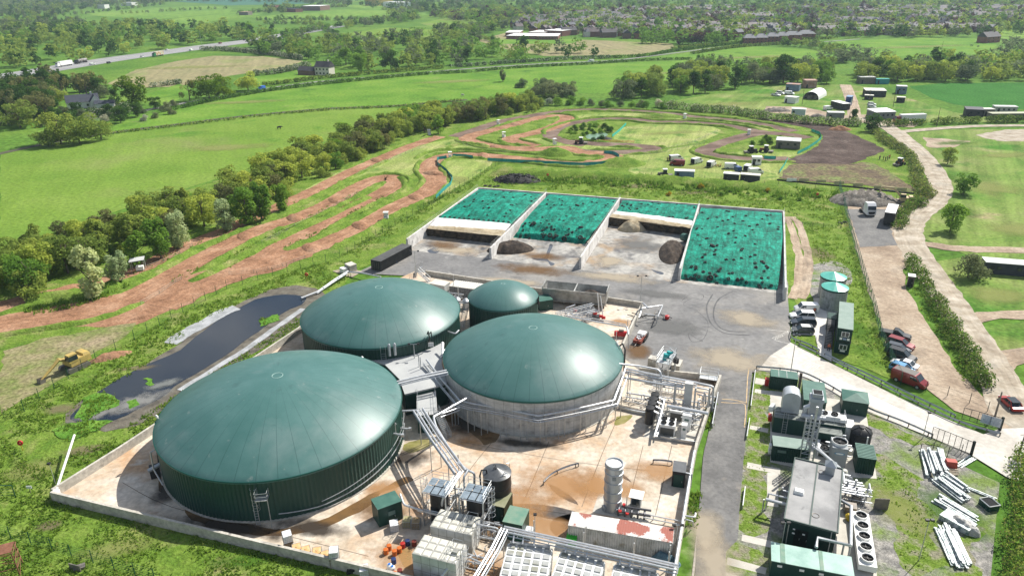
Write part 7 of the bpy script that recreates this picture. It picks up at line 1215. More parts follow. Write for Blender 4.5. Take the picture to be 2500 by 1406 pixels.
mast('slim twin flood lamp mast by the leftmost bunker',(1016,680),6.5,.9);mast('slim twin flood lamp mast in the yard by the half empty bay',(1563,740),6.0,.9);mast('twin flood lamp mast rising from the plant room roof',(1016,925),6.6,.8);mast('lamp mast at the bend of the access road by the angled guard rail',(1930,910),7.0,.5);mast('thin camera mast at the left corner of the front wall',(140,1195),4.2,0,.05);mast('camera mast beside the open gate',(2252,1072),4.5,0,.07);mast('short lamp post beside the stained green kiosk',(1306,1310),3.4,0,.06);mast('thin lamp mast in the gravel between cooler bank and steel stack',(2242,1370),6,.3,.06);mast('leaning thick wooden pole beside the gate notice boards',(2428,1020),4.6,0,.16,M_STEEL,False,'pole','timber_pole');mast('wooden pole with a small cross arm in the right hedge',(2484,1120),4.0,.6,.13,M_BARK,False,'pole','timber_pole');mast('lamp post with two heads at the fan end of the engine house',(1905,1350),4.5,.35,.07);mast('small double lamp post on the wall by the white container',(1650,1330),3.0,.5,.08)
P,Q=G(136,1200,1.2),G(187,1080,1.2);Q.z=2.5;one('raised_pipe','long white pipe arm rising over the left corner of the front wall','pipe',MB().tube([P,Q],.16,8).box((P.x,P.y,.9),(.7,.7,1.0)),M_WHITE)
for px,h,lab in(((1944,196),11,'tall timber utility pole left of the white tunnel barn'),((1958,256),7,'timber pole by the white box body in the farm yard'),((2120,255),7,'timber pole by the dark bungalow hut'),((2180,262),8,'timber pole by the grey pavilion'),((2286,310),8,'timber pole carrying wires by the side road'),((2297,132),9,'timber pole standing in the far pasture'),((492,108),12,'pale motorway lighting column by the far verge'),((2070,310),6,'timber pole at the junction by the white spray')):mast(lab,px,h,.5,.14,M_BARK if 'timber' in lab else M_GALV,False,'pole','utility_pole')
for px,lab in(((56,1100),'red lifebuoy housing on a yellow stake at the left of the grass'),((750,684),'red lifebuoy housing on a stake by the lagoon inlet'),((1994,485),'small red box on a post on the grass behind the bunkers'),((1337,437),'tiny red and yellow marker post behind the tyre pile')):p=G(*px);t=thing('lifebuoy_post',lab,'lifebuoy',p.xy);MB().tube([(0,0,0),(0,0,1.1)],.05,6).build('stake',flat('yellow_paint',(.5,.36,.03)),t);MB().torus((0,-.05,1.4),.26,.16,16,8,0,Matrix.Rotation(1.4,4,'X')).build('red_ring',M_RED,t,True)
# steel stock
def bundle(label,a,b,n,wd,hh,m=None,L=None):
 P,Q=G(*a),G(*b);d=(Q-P);Ln=d.length;d.normalize();nn=Vector((-d.y,d.x,0));t=MB()
 for i in range(n*2):
  o=random.uniform(-wd,wd)*1.15;z=.12+hh*random.random()*(1-.5*abs(o)/wd);s=random.uniform(-.4,.4);tw=random.uniform(-.05,.05);c=P.lerp(Q,.5)+nn*o+d*s;t.box((c.x,c.y,z),(Ln*random.uniform(.7,1),random.uniform(.1,.34),.17),math.atan2(d.y,d.x)+tw)
 return one('steel_bundle',label,'steel stack',t,m or mat('primed_white_steel',(.5,.54,.54),.5,.2,var=[(.14,.2,.2),(.4,.44,.44),(.58,.6,.6)],scale=2.2,coord='World'),'white steel sections stacked on the gravel')
bundle('topmost white steel bundle behind the short dark fence',(2264,1104),(2284,1170),16,.9,1.3);bundle('narrow white steel bundle right of the topmost one',(2288,1106),(2300,1158),10,.5,1.2);bundle('flat white steel bundle lying diagonally in the middle of the stock',(2282,1172),(2356,1226),14,.8,.9);bundle('shorter white steel bundle behind the diagonal one',(2300,1164),(2358,1204),9,.6,1.0);bundle('white ladder sections in front of the diagonal bundles',(2286,1220),(2384,1276),9,.9,.8);bundle('long loose white steel pile nearest the bottom edge',(2302,1290),(2350,1392),22,1.0,.7);bundle('two white tubes lying by the open gate',(2336,1142),(2374,1118),4,.4,.2);bundle('single long white pipe beside the open green skip',(2352,1190),(2432,1222),3,.15,.4)
p,q=G(2300,1262),G(2372,1302);d=q-p;mb=MB();mb.box(((p.x+q.x)/2,(p.y+q.y)/2,.5),(d.length,2.0,.9),math.atan2(d.y,d.x));t=thing('covered_steel','white steel stack half wrapped in a torn pale tarpaulin','steel stack',p.xy);mb.build('steel_sections',MATS['primed_white_steel'],t,False,True);c=p.lerp(q,.72);tp=mound('torn_tarpaulin',(0,0),2.0,1.0,1.15,mat('dirty_sheet',(.5,.49,.46),.5,var=(.36,.35,.32),scale=1.5,bump=.8,bscale=3),math.atan2(d.y,d.x),None,None,None,22,.6,.6,c);tp.parent=t;tp.location=(c.x-t.location.x,c.y-t.location.y,.1)
t,w=cabin('open_skip','small dark green skip, empty and open topped, by the rough hedge','skip',(2412,1252),(2438,1248),1.7,.9,M_DGREEN,M_DARK,-.12,.01);MB().bars([((0,0,1),(w,0,1)),((w,0,1),(w,1.7,1)),((w,1.7,1),(0,1.7,1)),((0,1.7,1),(0,0,1))],.07,4).build('skip_rim',M_WHITE,t)
p=G(2320,1150);t=thing('red_stillage','red metal crate with timber beside the white steel bundles','crate',p,-.2);MB().box((0,.4,.9),(1.5,1.0,1.2),0,0,.85).build('crate_body',flat('worn_red',(.42,.07,.05),.6),t);mb=MB()
for k in range(4):mb.box((-.1,-.5-.25*k,.35+.12*(3-k)),(1.6,.2,.08),.1*k)
mb.build('timber',WOOD,t)
# vehicles
def paint(n,c):return mat('car_paint_'+n,c,.28,.1,spec=.6)
M_TRIM=flat('dark_trim',(.02,.02,.022),.5);M_LAMP=flat('lamp_glass',(.7,.72,.72),.15);M_TAIL=flat('tail_lamp',(.4,.01,.01),.3)
def loft(mb,st,m=0):
 vs=[]
 for x,zl,zh,w in st:vs+=[(x,-w,zl+.12),(x,-w*.9,zl),(x,w*.9,zl),(x,w,zl+.12),(x,w*1.0,zl+(zh-zl)*.6),(x,w*.93,zh),(x,-w*.93,zh),(x,-w*1.0,zl+(zh-zl)*.6)]
 k=len(st);return mb.add(vs,[(i*8+j,i*8+(j+1)%8,i*8+8+(j+1)%8,i*8+8+j)for i in range(k-1)for j in range(8)]+[tuple(range(8))[::-1],tuple((k-1)*8+j for j in range(8))],m)
def vehicle(kind,label,rear,front,pm,name=None,group=None,L=None,scale=1.0,rm=None):
 P,Q=G(*rear),G(*front);d=Q-P;a=math.atan2(d.y,d.x);c=(P+Q)/2
 L,W,H=dict(hatch=(4.0,1.7,1.5),estate=(4.7,1.85,1.6),suv=(4.7,1.9,1.85),sport=(4.3,1.8,1.35),van=(5.1,1.95,2.05),smallvan=(4.5,1.8,1.85),pickup=(5.2,1.85,1.8))[kind];h=L/2;w=W/2;wr=.34 if kind in('hatch','sport')else.37
 t=thing(name or('van' if 'van' in kind else 'pickup_truck' if kind=='pickup' else 'car'),label,'van' if 'van' in kind else 'pickup' if kind=='pickup' else 'car',c,a,group);t.scale=(scale,)*3;mb,gl=MB(),MB()
 if 'van' in kind:
  loft(mb,[(-h,.35,H*.93,w*.93),(-h+.1,.28,H-.02,w),(h*.3,.28,H,w),(h*.42,.28,H*.97,w*.98),(h*.68,.28,H*.62,w*.97),(h*.93,.3,H*.5,w*.93),(h,.38,H*.38,w*.84)])
  gl.add([(h*.43,-w*.82,H*.965),(h*.43,w*.82,H*.965),(h*.69,w*.86,H*.64),(h*.69,-w*.86,H*.64)],[(0,1,2,3)])
  for s in(-1,1):gl.add([(h*.12,s*w*1.005,H*.62),(h*.6,s*w*1.0,H*.62),(h*.42,s*w*.96,H*.88),(h*.12,s*w*.965,H*.88)],[(0,1,2,3)])
 else:
  bz=H*.6;hood={'hatch':.5,'estate':.42,'suv':.42,'sport':.4,'pickup':.4}[kind];xr,xr2={'hatch':(-.96,-.8),'estate':(-.97,-.86),'suv':(-.97,-.9),'sport':(-.7,-.4),'pickup':(-.2,-.12)}[kind]
  loft(mb,[(-h,.38,bz*.92,w*.86),(-h*.94,.26,bz,w*.97),(-h*.3,.24,bz,w),(h*hood,.24,bz*.99,w),(h*.85,.26,bz*.84,w*.95),(h*.97,.34,bz*.72,w*.85),(h,.42,bz*.6,w*.75)])
  gw=w*.9;rw=w*.72;xf,xf2=h*(hood+.06),h*(hood-.32)
  gl.add([(h*xr,-gw,bz-.02),(xf,-gw,bz-.02),(xf,gw,bz-.02),(h*xr,gw,bz-.02),(h*xr2,-rw,H-.06),(xf2,-rw,H-.06),(xf2,rw,H-.06),(h*xr2,rw,H-.06)],[(0,1,5,4),(1,2,6,5),(2,3,7,6),(3,0,4,7),(4,5,6,7)])
  mb.box(((h*xr2+xf2)/2,0,H-.03),(xf2-h*xr2+.06,rw*2+.08,.07))
  for s in(-1,1):mb.tube([(xf,s*gw,bz),(xf2,s*rw,H-.05)],.05,5);mb.tube([(h*xr,s*gw,bz),(h*xr2,s*rw,H-.05)],.07,5);mb.tube([((xf+h*xr)/2-.2,s*gw*1.0,bz),((xf2+h*xr2)/2,s*rw*1.01,H-.05)],.045,5)
  if kind=='pickup':MB().box((-h*.6,0,bz+.02),(h*.72,W*.86,.05)).build('load_cover',M_TRIM,t)
 mb.build('body',pm,t,True);gl.build('windows',M_GLASS,t)
 if rm:MB().box((-h*.28 if 'van' in kind else-h*.2,0,H+.015),(L*.62 if 'van' in kind else L*.4,W*.84 if 'van' in kind else W*.7,.03)).build('roof_panel',rm,t)
 for x in(-h*.62,h*.62):
  for s in(-1,1):q=MB().tube([(x,s*(w-.2),wr),(x,s*(w+.02),wr)],wr,14).build('wheel',M_RUBBER,t);MB().tube([(x,s*(w-.1),wr),(x,s*(w+.03),wr)],wr*.6,10).build('rim',M_GALV,q)
 for s in(-1,1):MB().box((h*.93,s*w*.66,H*.4),(.22,.34,.14)).build('headlight',M_LAMP,t);MB().box((-h*.985,s*w*.72,H*.45),(.08,.22,.24)).build('tail_light',M_TAIL,t)
 return t
CW,CB,CG,CD,CR_,CLB=paint('white',(.78,.78,.77)),paint('black',(.012,.013,.015)),paint('grey',(.1,.105,.105)),paint('slate',(.035,.045,.06)),paint('red',(.2,.012,.016)),paint('light_blue',(.1,.28,.5))
v=vehicle('smallvan','white small van with a round red badge, parked farthest from the camera by the silos',(1997,762),(1937,760),CW);q=MB();q.add([(-1.4+.42*math.cos(i*PI/12),.915,.95+.42*math.sin(i*PI/12))for i in range(24)],[tuple(range(24))]);q.build('round_badge',flat('badge_grey',(.3,.3,.3)),v);q=MB();q.add([(-1.4+.3*math.cos(i*PI/12)*(1 if i<12 else.6),.93,.93+.3*math.sin(i*PI/12))for i in range(24)],[tuple(range(24))]);q.build('badge_mark',flat('badge_red',(.45,.1,.03)),v)
vehicle('estate','white car parked second from the silos in the yard row',(1988,779),(1927,776),CW);vehicle('estate','dark slate car parked third from the silos in the yard row',(1990,795),(1929,792),CD);vehicle('hatch','grey hatchback with a pale roof nearest the camera in the yard row',(1986,813),(1932,811),CG,None,None,None,1,M_WHITE)
vehicle('pickup','black pickup with a flat trailer bed, topmost of the cars along the palisade',(2150,817),(2222,832),CB);vehicle('estate','dark red estate car, second from the top along the palisade',(2166,836),(2230,856),CR_);vehicle('hatch','charcoal car half hidden behind the black off roader along the palisade',(2164,851),(2220,866),CD);vehicle('suv','black off road car in the middle of the palisade row',(2166,866),(2236,888),CB);vehicle('sport','white sporty car parked nose towards the palisade',(2241,906),(2174,884),CW);vehicle('hatch','light blue car squeezed between the white car and the red van',(2178,900),(2226,916),CLB);vehicle('van','dark red van with a grey roof nearest the access road',(2182,922),(2256,950),CR_,None,None,None,1.06,mat('grey_van_roof',(.12,.11,.1),.6));vehicle('sport','bright red car with a dark roof driving on the dirt road at the right edge',(2482,1006),(2450,976),paint('bright_red',(.33,.015,.015)),None,None,None,1.02,M_GLASS)
for lab,r_,f_,m,k in(('leftmost white van of the paddock, side door open, two riders beside it',(1637,393),(1664,391),CW,'van'),('dark red van in the paddock with its rear doors open',(1668,405),(1638,403),CR_,'van'),('white van with its dark rear open, right of the red van',(1690,402),(1712,396),CW,'van'),('white van with its rear doors open beside two motorbikes',(1728,411),(1745,402),CW,'van'),('long white panel van seen from the side in the paddock',(1768,412),(1806,413),CW,'van'),('white van with a black open rear behind the rightmost paddock van',(1818,421),(1833,410),CW,'van'),('rightmost white panel van in the paddock by the dark cabins',(1827,426),(1862,424),CW,'van')):
 v=vehicle(k,lab,r_,f_,m,None,'vans in the rider paddock')
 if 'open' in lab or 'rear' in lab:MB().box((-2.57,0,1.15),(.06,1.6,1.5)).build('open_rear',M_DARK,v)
for lab,r_,f_,m,k in(('white car nearest the trees on the far carriageway',(214,161),(238,158),CW,'smallvan'),('black car behind the white van on the motorway',(258,157),(274,154),CB,'hatch'),('white hatchback just behind the coloured lorry',(340,142),(356,139),CW,'hatch'),('white car on the far lane beyond the coloured lorry',(402,125),(416,123),CW,'hatch'),('white van ahead of the coloured lorry',(458,127),(476,123),CW,'van'),('red car ahead of the white van on the motorway',(530,109),(546,106),CR_,'estate'),('dark car farthest along the motorway',(590,101),(604,98),CB,'hatch'),('white car vanishing behind the trees on the motorway',(624,95),(638,92),CW,'hatch'),('blue van on the lane beside the dark hedge',(648,217),(630,221),paint('blue',(.02,.12,.5)),'van'),('white box van on the lane past the wood',(1452,152),(1432,154),CW,'van')):vehicle(k,lab,r_,f_,m,None,'motorway and lane traffic')
def lorry(label,rear,front,L,bm,cm,kind='box',cab=True):
 P,Q=G(*rear),G(*front);d=Q-P;t=thing('lorry' if cab else 'box_trailer',label,'lorry' if cab else 'trailer',(P+Q)/2,math.atan2(d.y,d.x));h=L/2
 b=MB()
 if kind=='tank':b.tube([(-h,0,2.2),(-h+.3,0,2.2),(h*.6-.3,0,2.2),(h*.6,0,2.2)],[.9,1.2,1.2,.9],16)
 else:b.box(((h*.62-h)/2 if cab else 0,0,2.45),(h*1.62 if cab else L,2.5,2.8))
 b.build('trailer_body',bm,t,kind=='tank');MB().box((-.2 if cab else 0,0,.95),(L*.85,1.6,.25)).build('chassis',M_TRIM,t)
 if cab:c=MB();loft(c,[(h*.68,.6,3.1,1.2),(h*.9,.5,3.2,1.2),(h*.97,.5,2.3,1.2),(h,.5,1.4,1.15)]);c.build('cab',cm,t);MB().add([(h*.915,-1.0,3.05),(h*.915,1.0,3.05),(h*.978,1.0,2.2),(h*.978,-1.0,2.2)],[(0,1,2,3)]).build('windscreen',M_GLASS,t)
 for x in((-h*.8,-h*.6,h*.5,h*.85)if cab else(-h*.7,-h*.5)):
  for s in(-1,1):MB().tube([(x,s*.85,.5),(x,s*1.2,.5)],.5,12).build('wheel',M_RUBBER,t)
 return t
lorry('plain white articulated lorry on the motorway at left',(180,159),(134,166),15,M_WHITE,M_WHITE);lorry('dark tanker lorry with silver bands just ahead of the white one',(220,151),(177,159),14,mat('tanker_brown',(.13,.11,.09),.4,.3,var=(.4,.4,.4),scale=.5),CB,'tank');lorry('lorry with colourful curtain sides and a green cab on the motorway',(404,135),(368,141),12.5,mat('curtain_colours',(.45,.4,.25),.6,var=[(.4,.15,.08),(.55,.5,.35),(.2,.3,.35)],scale=.5),paint('cab_green',(.03,.2,.07)))
t=lorry('box trailer with a bright white roof and a black rear beside the short hedge',(2166,556),(2176,530),9,mat('black_trailer_side',(.02,.02,.022),.5),CB,'box',False);MB().box((0,0,3.87),(9,2.5,.03)).build('roof_panel',M_WHITE,t)
p=G(2118,524);t=thing('tractor_unit','white lorry tractor unit facing the camera on the asphalt patch','lorry',p,R(-93));c=MB();loft(c,[(-.4,.7,3.6,1.25),(1.2,.6,3.7,1.25),(1.9,.5,3.0,1.25),(2.3,.5,2.0,1.22),(2.4,.6,1.2,1.15)]);c.build('cab',CW,t);MB().add([(1.96,-1.05,2.95),(1.96,1.05,2.95),(2.34,1.08,2.0),(2.34,-1.08,2.0)],[(0,1,2,3)]).build('windscreen',M_GLASS,t);MB().box((2.42,0,1.15),(.06,1.7,.7)).build('grille',M_TRIM,t);MB().box((-1.8,0,.9),(3.4,1.0,.3)).build('chassis',M_TRIM,t)
for x in(-2.6,-1.4,1.4):
 for s in(-1,1):MB().tube([(x,s*.8,.5),(x,s*1.2,.5)],.5,12).build('wheel',M_RUBBER,t)
for s in(-1,1):MB().box((2.42,s*.85,.9),(.08,.35,.22)).build('headlight',M_LAMP,t)
def excavator(label,p,a,m,boom,sc=1.0):
 t=thing('excavator',label,'excavator',p,a);t.scale=(sc,)*3
 for s in(-1,1):mb=MB();mb.add([(x,s*1.1+o,z)for o in(-.3,.3)for x,z in((-1.9,.45),(-1.6,.02),(1.6,.02),(1.9,.45),(1.6,.85),(-1.6,.85))],[(0,1,2,3,4,5),(11,10,9,8,7,6)]+[(i,(i+1)%6,(i+1)%6+6,i+6)for i in range(6)]);mb.build('crawler_track',M_STEEL,t)
 mb=MB();mb.box((-.6,0,1.5),(3.4,2.4,1.0),0,0,.93);mb.box((-1.7,0,2.1),(1.2,2.3,.5),0,0,.8);mb.build('upper_body',m,t);q=MB().box((.5,.7,2.35),(1.5,1.0,1.3),0,0,.9).build('cab',m,t);MB().box((.55,.72,2.4),(1.52,1.03,.75),0,0,.93).build('cab_glass',M_GLASS,q)
 mb=MB();mb.tube([(.6,-.2,1.6)]+boom[:1]+boom[1:2],[.3,.32,.22],6);mb.build('boom',m,t);mb=MB();mb.tube(boom[1:3],[.24,.16],6);mb.build('stick',m,t);x,y,z=boom[2];MB().add([(x-.5,y-.5,z+.2),(x+.4,y-.5,z+.3),(x+.5,y-.5,z-.4),(x-.2,y-.5,z-.6),(x-.5,y+.5,z+.2),(x+.4,y+.5,z+.3),(x+.5,y+.5,z-.4),(x-.2,y+.5,z-.6)],[(0,1,2,3),(7,6,5,4),(1,5,6,2),(2,6,7,3),(3,7,4,0)]).build('bucket',M_STEEL,t)
a_,b_=G(184,899),G(95,940);d=b_-a_;excavator('old faded yellow excavator resting its boom on the grass by the green fence',a_,math.atan2(d.y,d.x),mat('faded_yellow',(.5,.36,.1),.6,var=(.36,.27,.1),scale=1.2,detail=8),[(2.0,-.2,2.5),(3.5,-.2,1.5),(5.2,-.2,.5)],1.1)
excavator('cream and orange excavator with a raised arm beside the rubble heap',G(2205,497),R(165),mat('excavator_cream',(.5,.4,.22),.6),[(3.2,0,4.4),(6.4,0,4.6),(7.2,0,1.2)],1.0);mound('rubble_heap',(2108,492),10,6.5,3.0,mat('rubble',(.17,.15,.125),.95,var=[(.1,.09,.075),(.18,.16,.135),(.27,.25,.22)],scale=.7,coord='World',bump=1,bscale=4,detail=9),0,'grey brown rubble heap behind the white tractor unit','heap',None,26,.4,.8)
mound('rubble_heap',(1896,272),7,3,1.6,MATS['rubble'],0,'low grey rubble heap left of the pale blue white container','heap',None,18,.5,.8);mound('rubble_heap',(1996,286),4,2,1.4,MATS['rubble'],0,'small grey gravel heap left of the grey block shed','heap',None,14,.3,.9);mound('spoil_heap',(2050,318),5,2.5,1.6,M_DIRT,0,'small brown earth heap at the top of the dark dirt field','heap',None,14,.3,.9)
def tractor(label,p,a,m,implement=True):
 t=thing('farm_tractor',label,'tractor',p,a);mb=MB();mb.box((.9,0,1.15),(1.9,.8,.7),0,0,.9);mb.box((-.3,0,.95),(1.4,.9,.5));mb.build('bonnet',m,t);q=MB().box((-.5,0,1.95),(1.3,1.3,1.2),0,0,.9).build('cab',M_GLASS,t);MB().box((-.5,0,2.62),(1.5,1.5,.14)).build('cab_roof',M_WHITE,q)
 for x,r_,w_ in((-.7,.8,.42),(1.4,.48,.3)):
  for s in(-1,1):MB().tube([(x,s*(.85-w_/2),r_),(x,s*(.85+w_/2),r_)],r_,16).build('wheel',M_RUBBER,t)
 if implement:MB().box((-2.4,0,.6),(1.4,2.0,.5)).tube([(-2.9,0,.6),(-1.2,0,.7)],.1,5).build('implement',M_STEEL,t)
tractor('dull tractor with a grader standing on the infield grass',G(1415,352),2.9,mat('dull_red',(.16,.06,.04),.6));tractor('left dark tractor parked beside the infield hut',G(1836,374),.2,M_TRIM);tractor('right dark tractor with a pale roof next to the infield hut',G(1866,372),2.6,mat('dull_orange',(.2,.08,.02),.6));tractor('orange loader tractor by the scrub hedge near the riders',G(2197,404),.6,mat('loader_orange',(.35,.13,.03),.6));tractor('small tractor with a dark tipping trailer left of the blue cabin',G(1619,432),3.1,M_STEEL)
t=thing('blue_trailer','small blue box trailer in front of the long white van','trailer',G(1801,420),.3);MB().box((0,0,1.1),(1.7,2.2,1.5)).build('trailer_body',paint('navy',(.02,.06,.2)),t);MB().tube([(0,-1.2,.3),(0,1.2,.3)],.3,10).build('wheel',M_RUBBER,t)
def bike(label,px,a):
 t=thing('motocross_bike',label,'motorbike',G(*px),a)
 for x in(-.65,.65):MB().torus((x,0,.34),.28,.06,14,6,0,Matrix.Rotation(PI/2,4,'X')).build('wheel',M_RUBBER,t,'all')
 MB().box((0,0,.75),(.9,.22,.3),0,0,.6).box((-.45,0,.95),(.7,.16,.08)).tube([(.6,0,.34),(.42,0,1.1)],.05,5).tube([(.42,-.38,1.12),(.42,.38,1.12)],.03,5).build('frame',flat('bike_red',(.35,.05,.04),.4),t)
bike('left motocross bike parked between the paddock vans',(1752,409),.4);bike('right motocross bike parked between the paddock vans',(1759,408),1.2)
# people
SKIN=flat('skin',(.42,.24,.17),.6)
def skin_body(name,J,E,m,t):
 me=bpy.data.meshes.new(name);me.from_pydata([j[0]for j in J],E,[]);me.materials.append(m);o=bpy.data.objects.new(name,me);COL.objects.link(o);o.parent=t
 o.modifiers.new('skin','SKIN');o.modifiers.new('sub','SUBSURF').levels=1;sv=me.skin_vertices[0].data if me.skin_vertices else None
 if sv is None:
  bm=bmesh.new();bm.from_mesh(me);bm.verts.layers.skin.verify();bm.to_mesh(me);bm.free();sv=me.skin_vertices[0].data
 for i,j in enumerate(J):sv[i].radius=(j[1],j[1]*j[2]if len(j)>2 else j[1]);sv[i].use_root=i==0
 return o
def person(label,px,a,top,legs,hair=(.05,.035,.03),step=.12,group=None,arm=.0,z=0.0):
 p=G(*px);t=thing('person',label,'person',(p.x,p.y,z),a,group)
 J=[((0,0,.95),.15,.75),((0,0,1.2),.15,.7),((0,0,1.42),.15,.65),((0,0,1.52),.06),((.01,0,1.6),.085),((.02,0,1.72),.09)];E=[(0,1),(1,2),(2,3),(3,4),(4,5)];idx={}
 for s in(-1,1):
  n=len(J);f=s*step;J+=[((0,s*.09,.88),.095),((f*.6+.03,s*.1,.5),.07),((f,s*.1,.09),.05),((f+.16,s*.11,.04),.042)];E+=[(0,n),(n,n+1),(n+1,n+2),(n+2,n+3)];idx['l',s]=n
  n=len(J);ax=arm if s>0 else-.05;J+=[((0,s*.2,1.42),.06),((-.02+ax*.3,s*.26,1.15),.048),((.1+ax,s*.25,.93+abs(ax)*.5),.034),((.14+ax*1.2,s*.25,.86+abs(ax)*.6),.03)];E+=[(2,n),(n,n+1),(n+1,n+2),(n+2,n+3)];idx['a',s]=n
  for k in range(4):J.append(((.16+ax*1.2+.02*k,s*.25+(k-1.5)*.018,.79+abs(ax)*.6),.009));E.append((n+3,len(J)-1))
  J.append(((.19+ax*1.2,s*.21,.85+abs(ax)*.6),.01));E.append((n+3,len(J)-1))
 skin_body('body',J,E,SKIN,t);k=1.18
 T=[(J[0][0],.17,.8),(J[1][0],.175,.75),(J[2][0],.17,.7)];TE=[(0,1),(1,2)]
 for s in(-1,1):n=len(T);i=idx['a',s];T+=[(J[i][0],.075),(J[i+1][0],.06),(J[i+2][0],.048)];TE+=[(2,n),(n,n+1),(n+1,n+2)]
 skin_body('jacket',T,TE,top,t);B=[((0,0,.97),.165,.8)];BE=[]
 for s in(-1,1):n=len(B);i=idx['l',s];B+=[(J[i][0],.11),(J[i+1][0],.085),(J[i+2][0],.065)];BE+=[(0,n),(n,n+1),(n+1,n+2)]
 skin_body('trousers',B,BE,legs,t);MB().lathe([(.1,1.66),(.108,1.72),(.095,1.79),(.05,1.83),(.01,1.84)],(.0,0,0),14).build('hair',flat('hair_dark',hair),t,True)
 mb=MB()
 for s in(-1,1):mb.box((.1,s*.035,1.66),(.02,.025,.014));mb.box((.0,s*.092,1.64),(.03,.02,.05))
 mb.box((.115,0,1.63),(.04,.02,.03));mb.box((.1,0,1.59),(.02,.045,.01));mb.build('face',flat('face_mark',(.16,.08,.06)),t)
HI=flat('hi_vis_orange',(.75,.13,.03),.6);NAVY=flat('navy_cloth',(.02,.03,.06),.8);GRY=flat('grey_cloth',(.1,.1,.11),.8);DK=flat('black_cloth',(.02,.02,.022),.8)
person('person in an orange hi vis jacket walking at the foot of the office stairs',(2022,858),R(-70),HI,NAVY,step=.16);GP_='riders standing on the worn paddock'
for lab,px,top,lg in(('person in black at the left end of the standing group, slightly apart',(2147,391),DK,GRY),('person in grey, second from left in the standing group',(2156,392),GRY,DK),('person in a navy jacket in the middle of the standing group',(2161,394),NAVY,DK),('person in dark trousers right of the middle of the standing group',(2166,392),GRY,NAVY),('person in an orange top at the right end of the standing group',(2171,389),HI,DK)):person(lab,px,random.random()*6,top,lg,group=GP_,step=.06)
person('person in black standing behind the leftmost paddock van',(1629,395),1.0,DK,DK,step=.05);person('second person in black close to the open rear of the leftmost paddock van',(1633,394),3.0,GRY,DK,step=.05)
# silos, office, cabins, sheds
M_LID=mat('mint_silo_lid',(.06,.36,.28),.3,var=(.12,.46,.38),scale=.8,spec=.6)
for px,h,lab in(((2039,709),4.6,'front grey panelled silo with a mint cone lid beside the green office'),((2035.5,683),4.6,'rear grey panelled silo with a mint cone lid, half hidden by the front one')):
 p=G(px[0],px[1]-9,h);t=thing('storage_silo',lab,'silo',p.xy,0,'pair of grey silos');MB().lathe([(2.5,0),(2.5,h-.3)],n=52,cap=False).build('silo_wall',M_SILO,t,'all');MB().lathe([(2.6,h-.35),(2.6,h)],n=52,cap=False).build('rim_band',flat('rim_green',(.008,.07,.055)),t,'all');MB().lathe([(2.6,h),(.02,h+.95)],n=18,cap=False).build('cone_lid',M_LID,t)
sheet('concrete_slab',[(1985,730),(2060,725),(2068,760),(1995,775)],.165,M_SLAB);sheet('concrete_slab',[(1935,760),(2010,745),(2030,800),(2030,885),(2000,868),(1990,820),(1935,818)],.167,mat('pale_parking_slab',(.62,.6,.56),.85,var=(.5,.48,.44),scale=.4,coord='World'));sheet('rough_ground',[(1940,822),(1985,826),(1996,858),(1938,832)],.181,M_GRASS)
t,w=cabin('site_office','two storey stacked dark green office cabin with an outside stair','building',(2035,862),(2071,868),12.0,5.0,M_DGREEN,mat('pale_green_roof',(.17,.24,.2),.5),.04,.06,0,0,None,0,True)
for z in(1.5,4.0):f=MB().box((w*.55,-.08,z),(1.3,.06,.95)).build('window',M_WHITE,t);MB().box((w*.55-.3,-.12,z),(.5,.03,.8)).box((w*.55+.3,-.12,z),(.5,.03,.8)).build('pane',M_GLASS,f)
MB().box((w*.3,-.08,3.1),(.4,.03,.45)).box((w*.8,-.08,3.1),(.4,.03,.45)).box((w*.55,-.08,.75),(.8,.03,.3)).build('notice',M_WHITE,t);MB().box((w*.55,-.08,3.1),(.6,.03,.4)).build('blue_notice',flat('notice_blue',(.25,.3,.42)),t);mb=MB()
for i in range(16):mb.box((-1.0,1.2+i*.3,.17+i*.165),(1.2,.3,.05))
for x in(-1.6,-.42):mb.tube([(x,1.1,.1),(x,6.0,2.75)],.09,4);mb.tube([(x,1.1,1.1),(x,6.0,3.75),(x,8.4,3.75)],.035,5);mb.bars([((x,1.1+k*1.2,.1+k*.65),(x,1.1+k*1.2,1.1+k*.65))for k in range(5)],.03,4)
mb.box((-1.0,7.2,2.7),(1.3,2.4,.08));mb.build('outside_stair',mat('dark_steel',(.06,.06,.06),.6,.3),t);MB().box((-.9,10.5,1.3),(1.6,2.8,2.6)).build('side_lobby',M_DGREEN,t);MB().box((-1.0,8.6,1.2),(1.2,.1,2.4)).build('door',flat('black_door',(.006,.01,.009)),t)
for n in(2.45,):MB().box((w/2,6,n),(w+.14,12.1,.12)).build('floor_band',M_TRIM,t)
t=text_mesh('DELIVERIES',1.5,M_LINE,None,(0,0,0),(0,0,0),'road_lettering',0);P,Q=G(1888,829),G(1928,811);d=Q-P;t.location=(*((P+Q)/2).xy,.2);t.rotation_euler=(0,0,math.atan2(d.y,d.x)+PI);t.scale=(.72,.8,1);tag(t,kind='structure')
t,w=cabin('shipping_container','long black ribbed shipping container left of the leftmost bunker','container',(907,660),(931,665),12.2,2.6,mat('black_container',(.025,.026,.026),.55,var=(.045,.045,.043),scale=.8),mat('black_container_roof',(.06,.06,.058),.6,var=(.09,.09,.085),scale=.6),.0,.04,0,0,None,0,True);MB().box((w*.27,-.05,1.3),(w*.44,.05,2.2)).box((w*.73,-.05,1.3),(w*.44,.05,2.2)).build('end_door',MATS['black_container'],t);MB().bars([((w*k,-.12,.2),(w*k,-.12,2.4))for k in(.2,.38,.62,.8)],.03,5).build('lock_rod',M_STEEL,t)
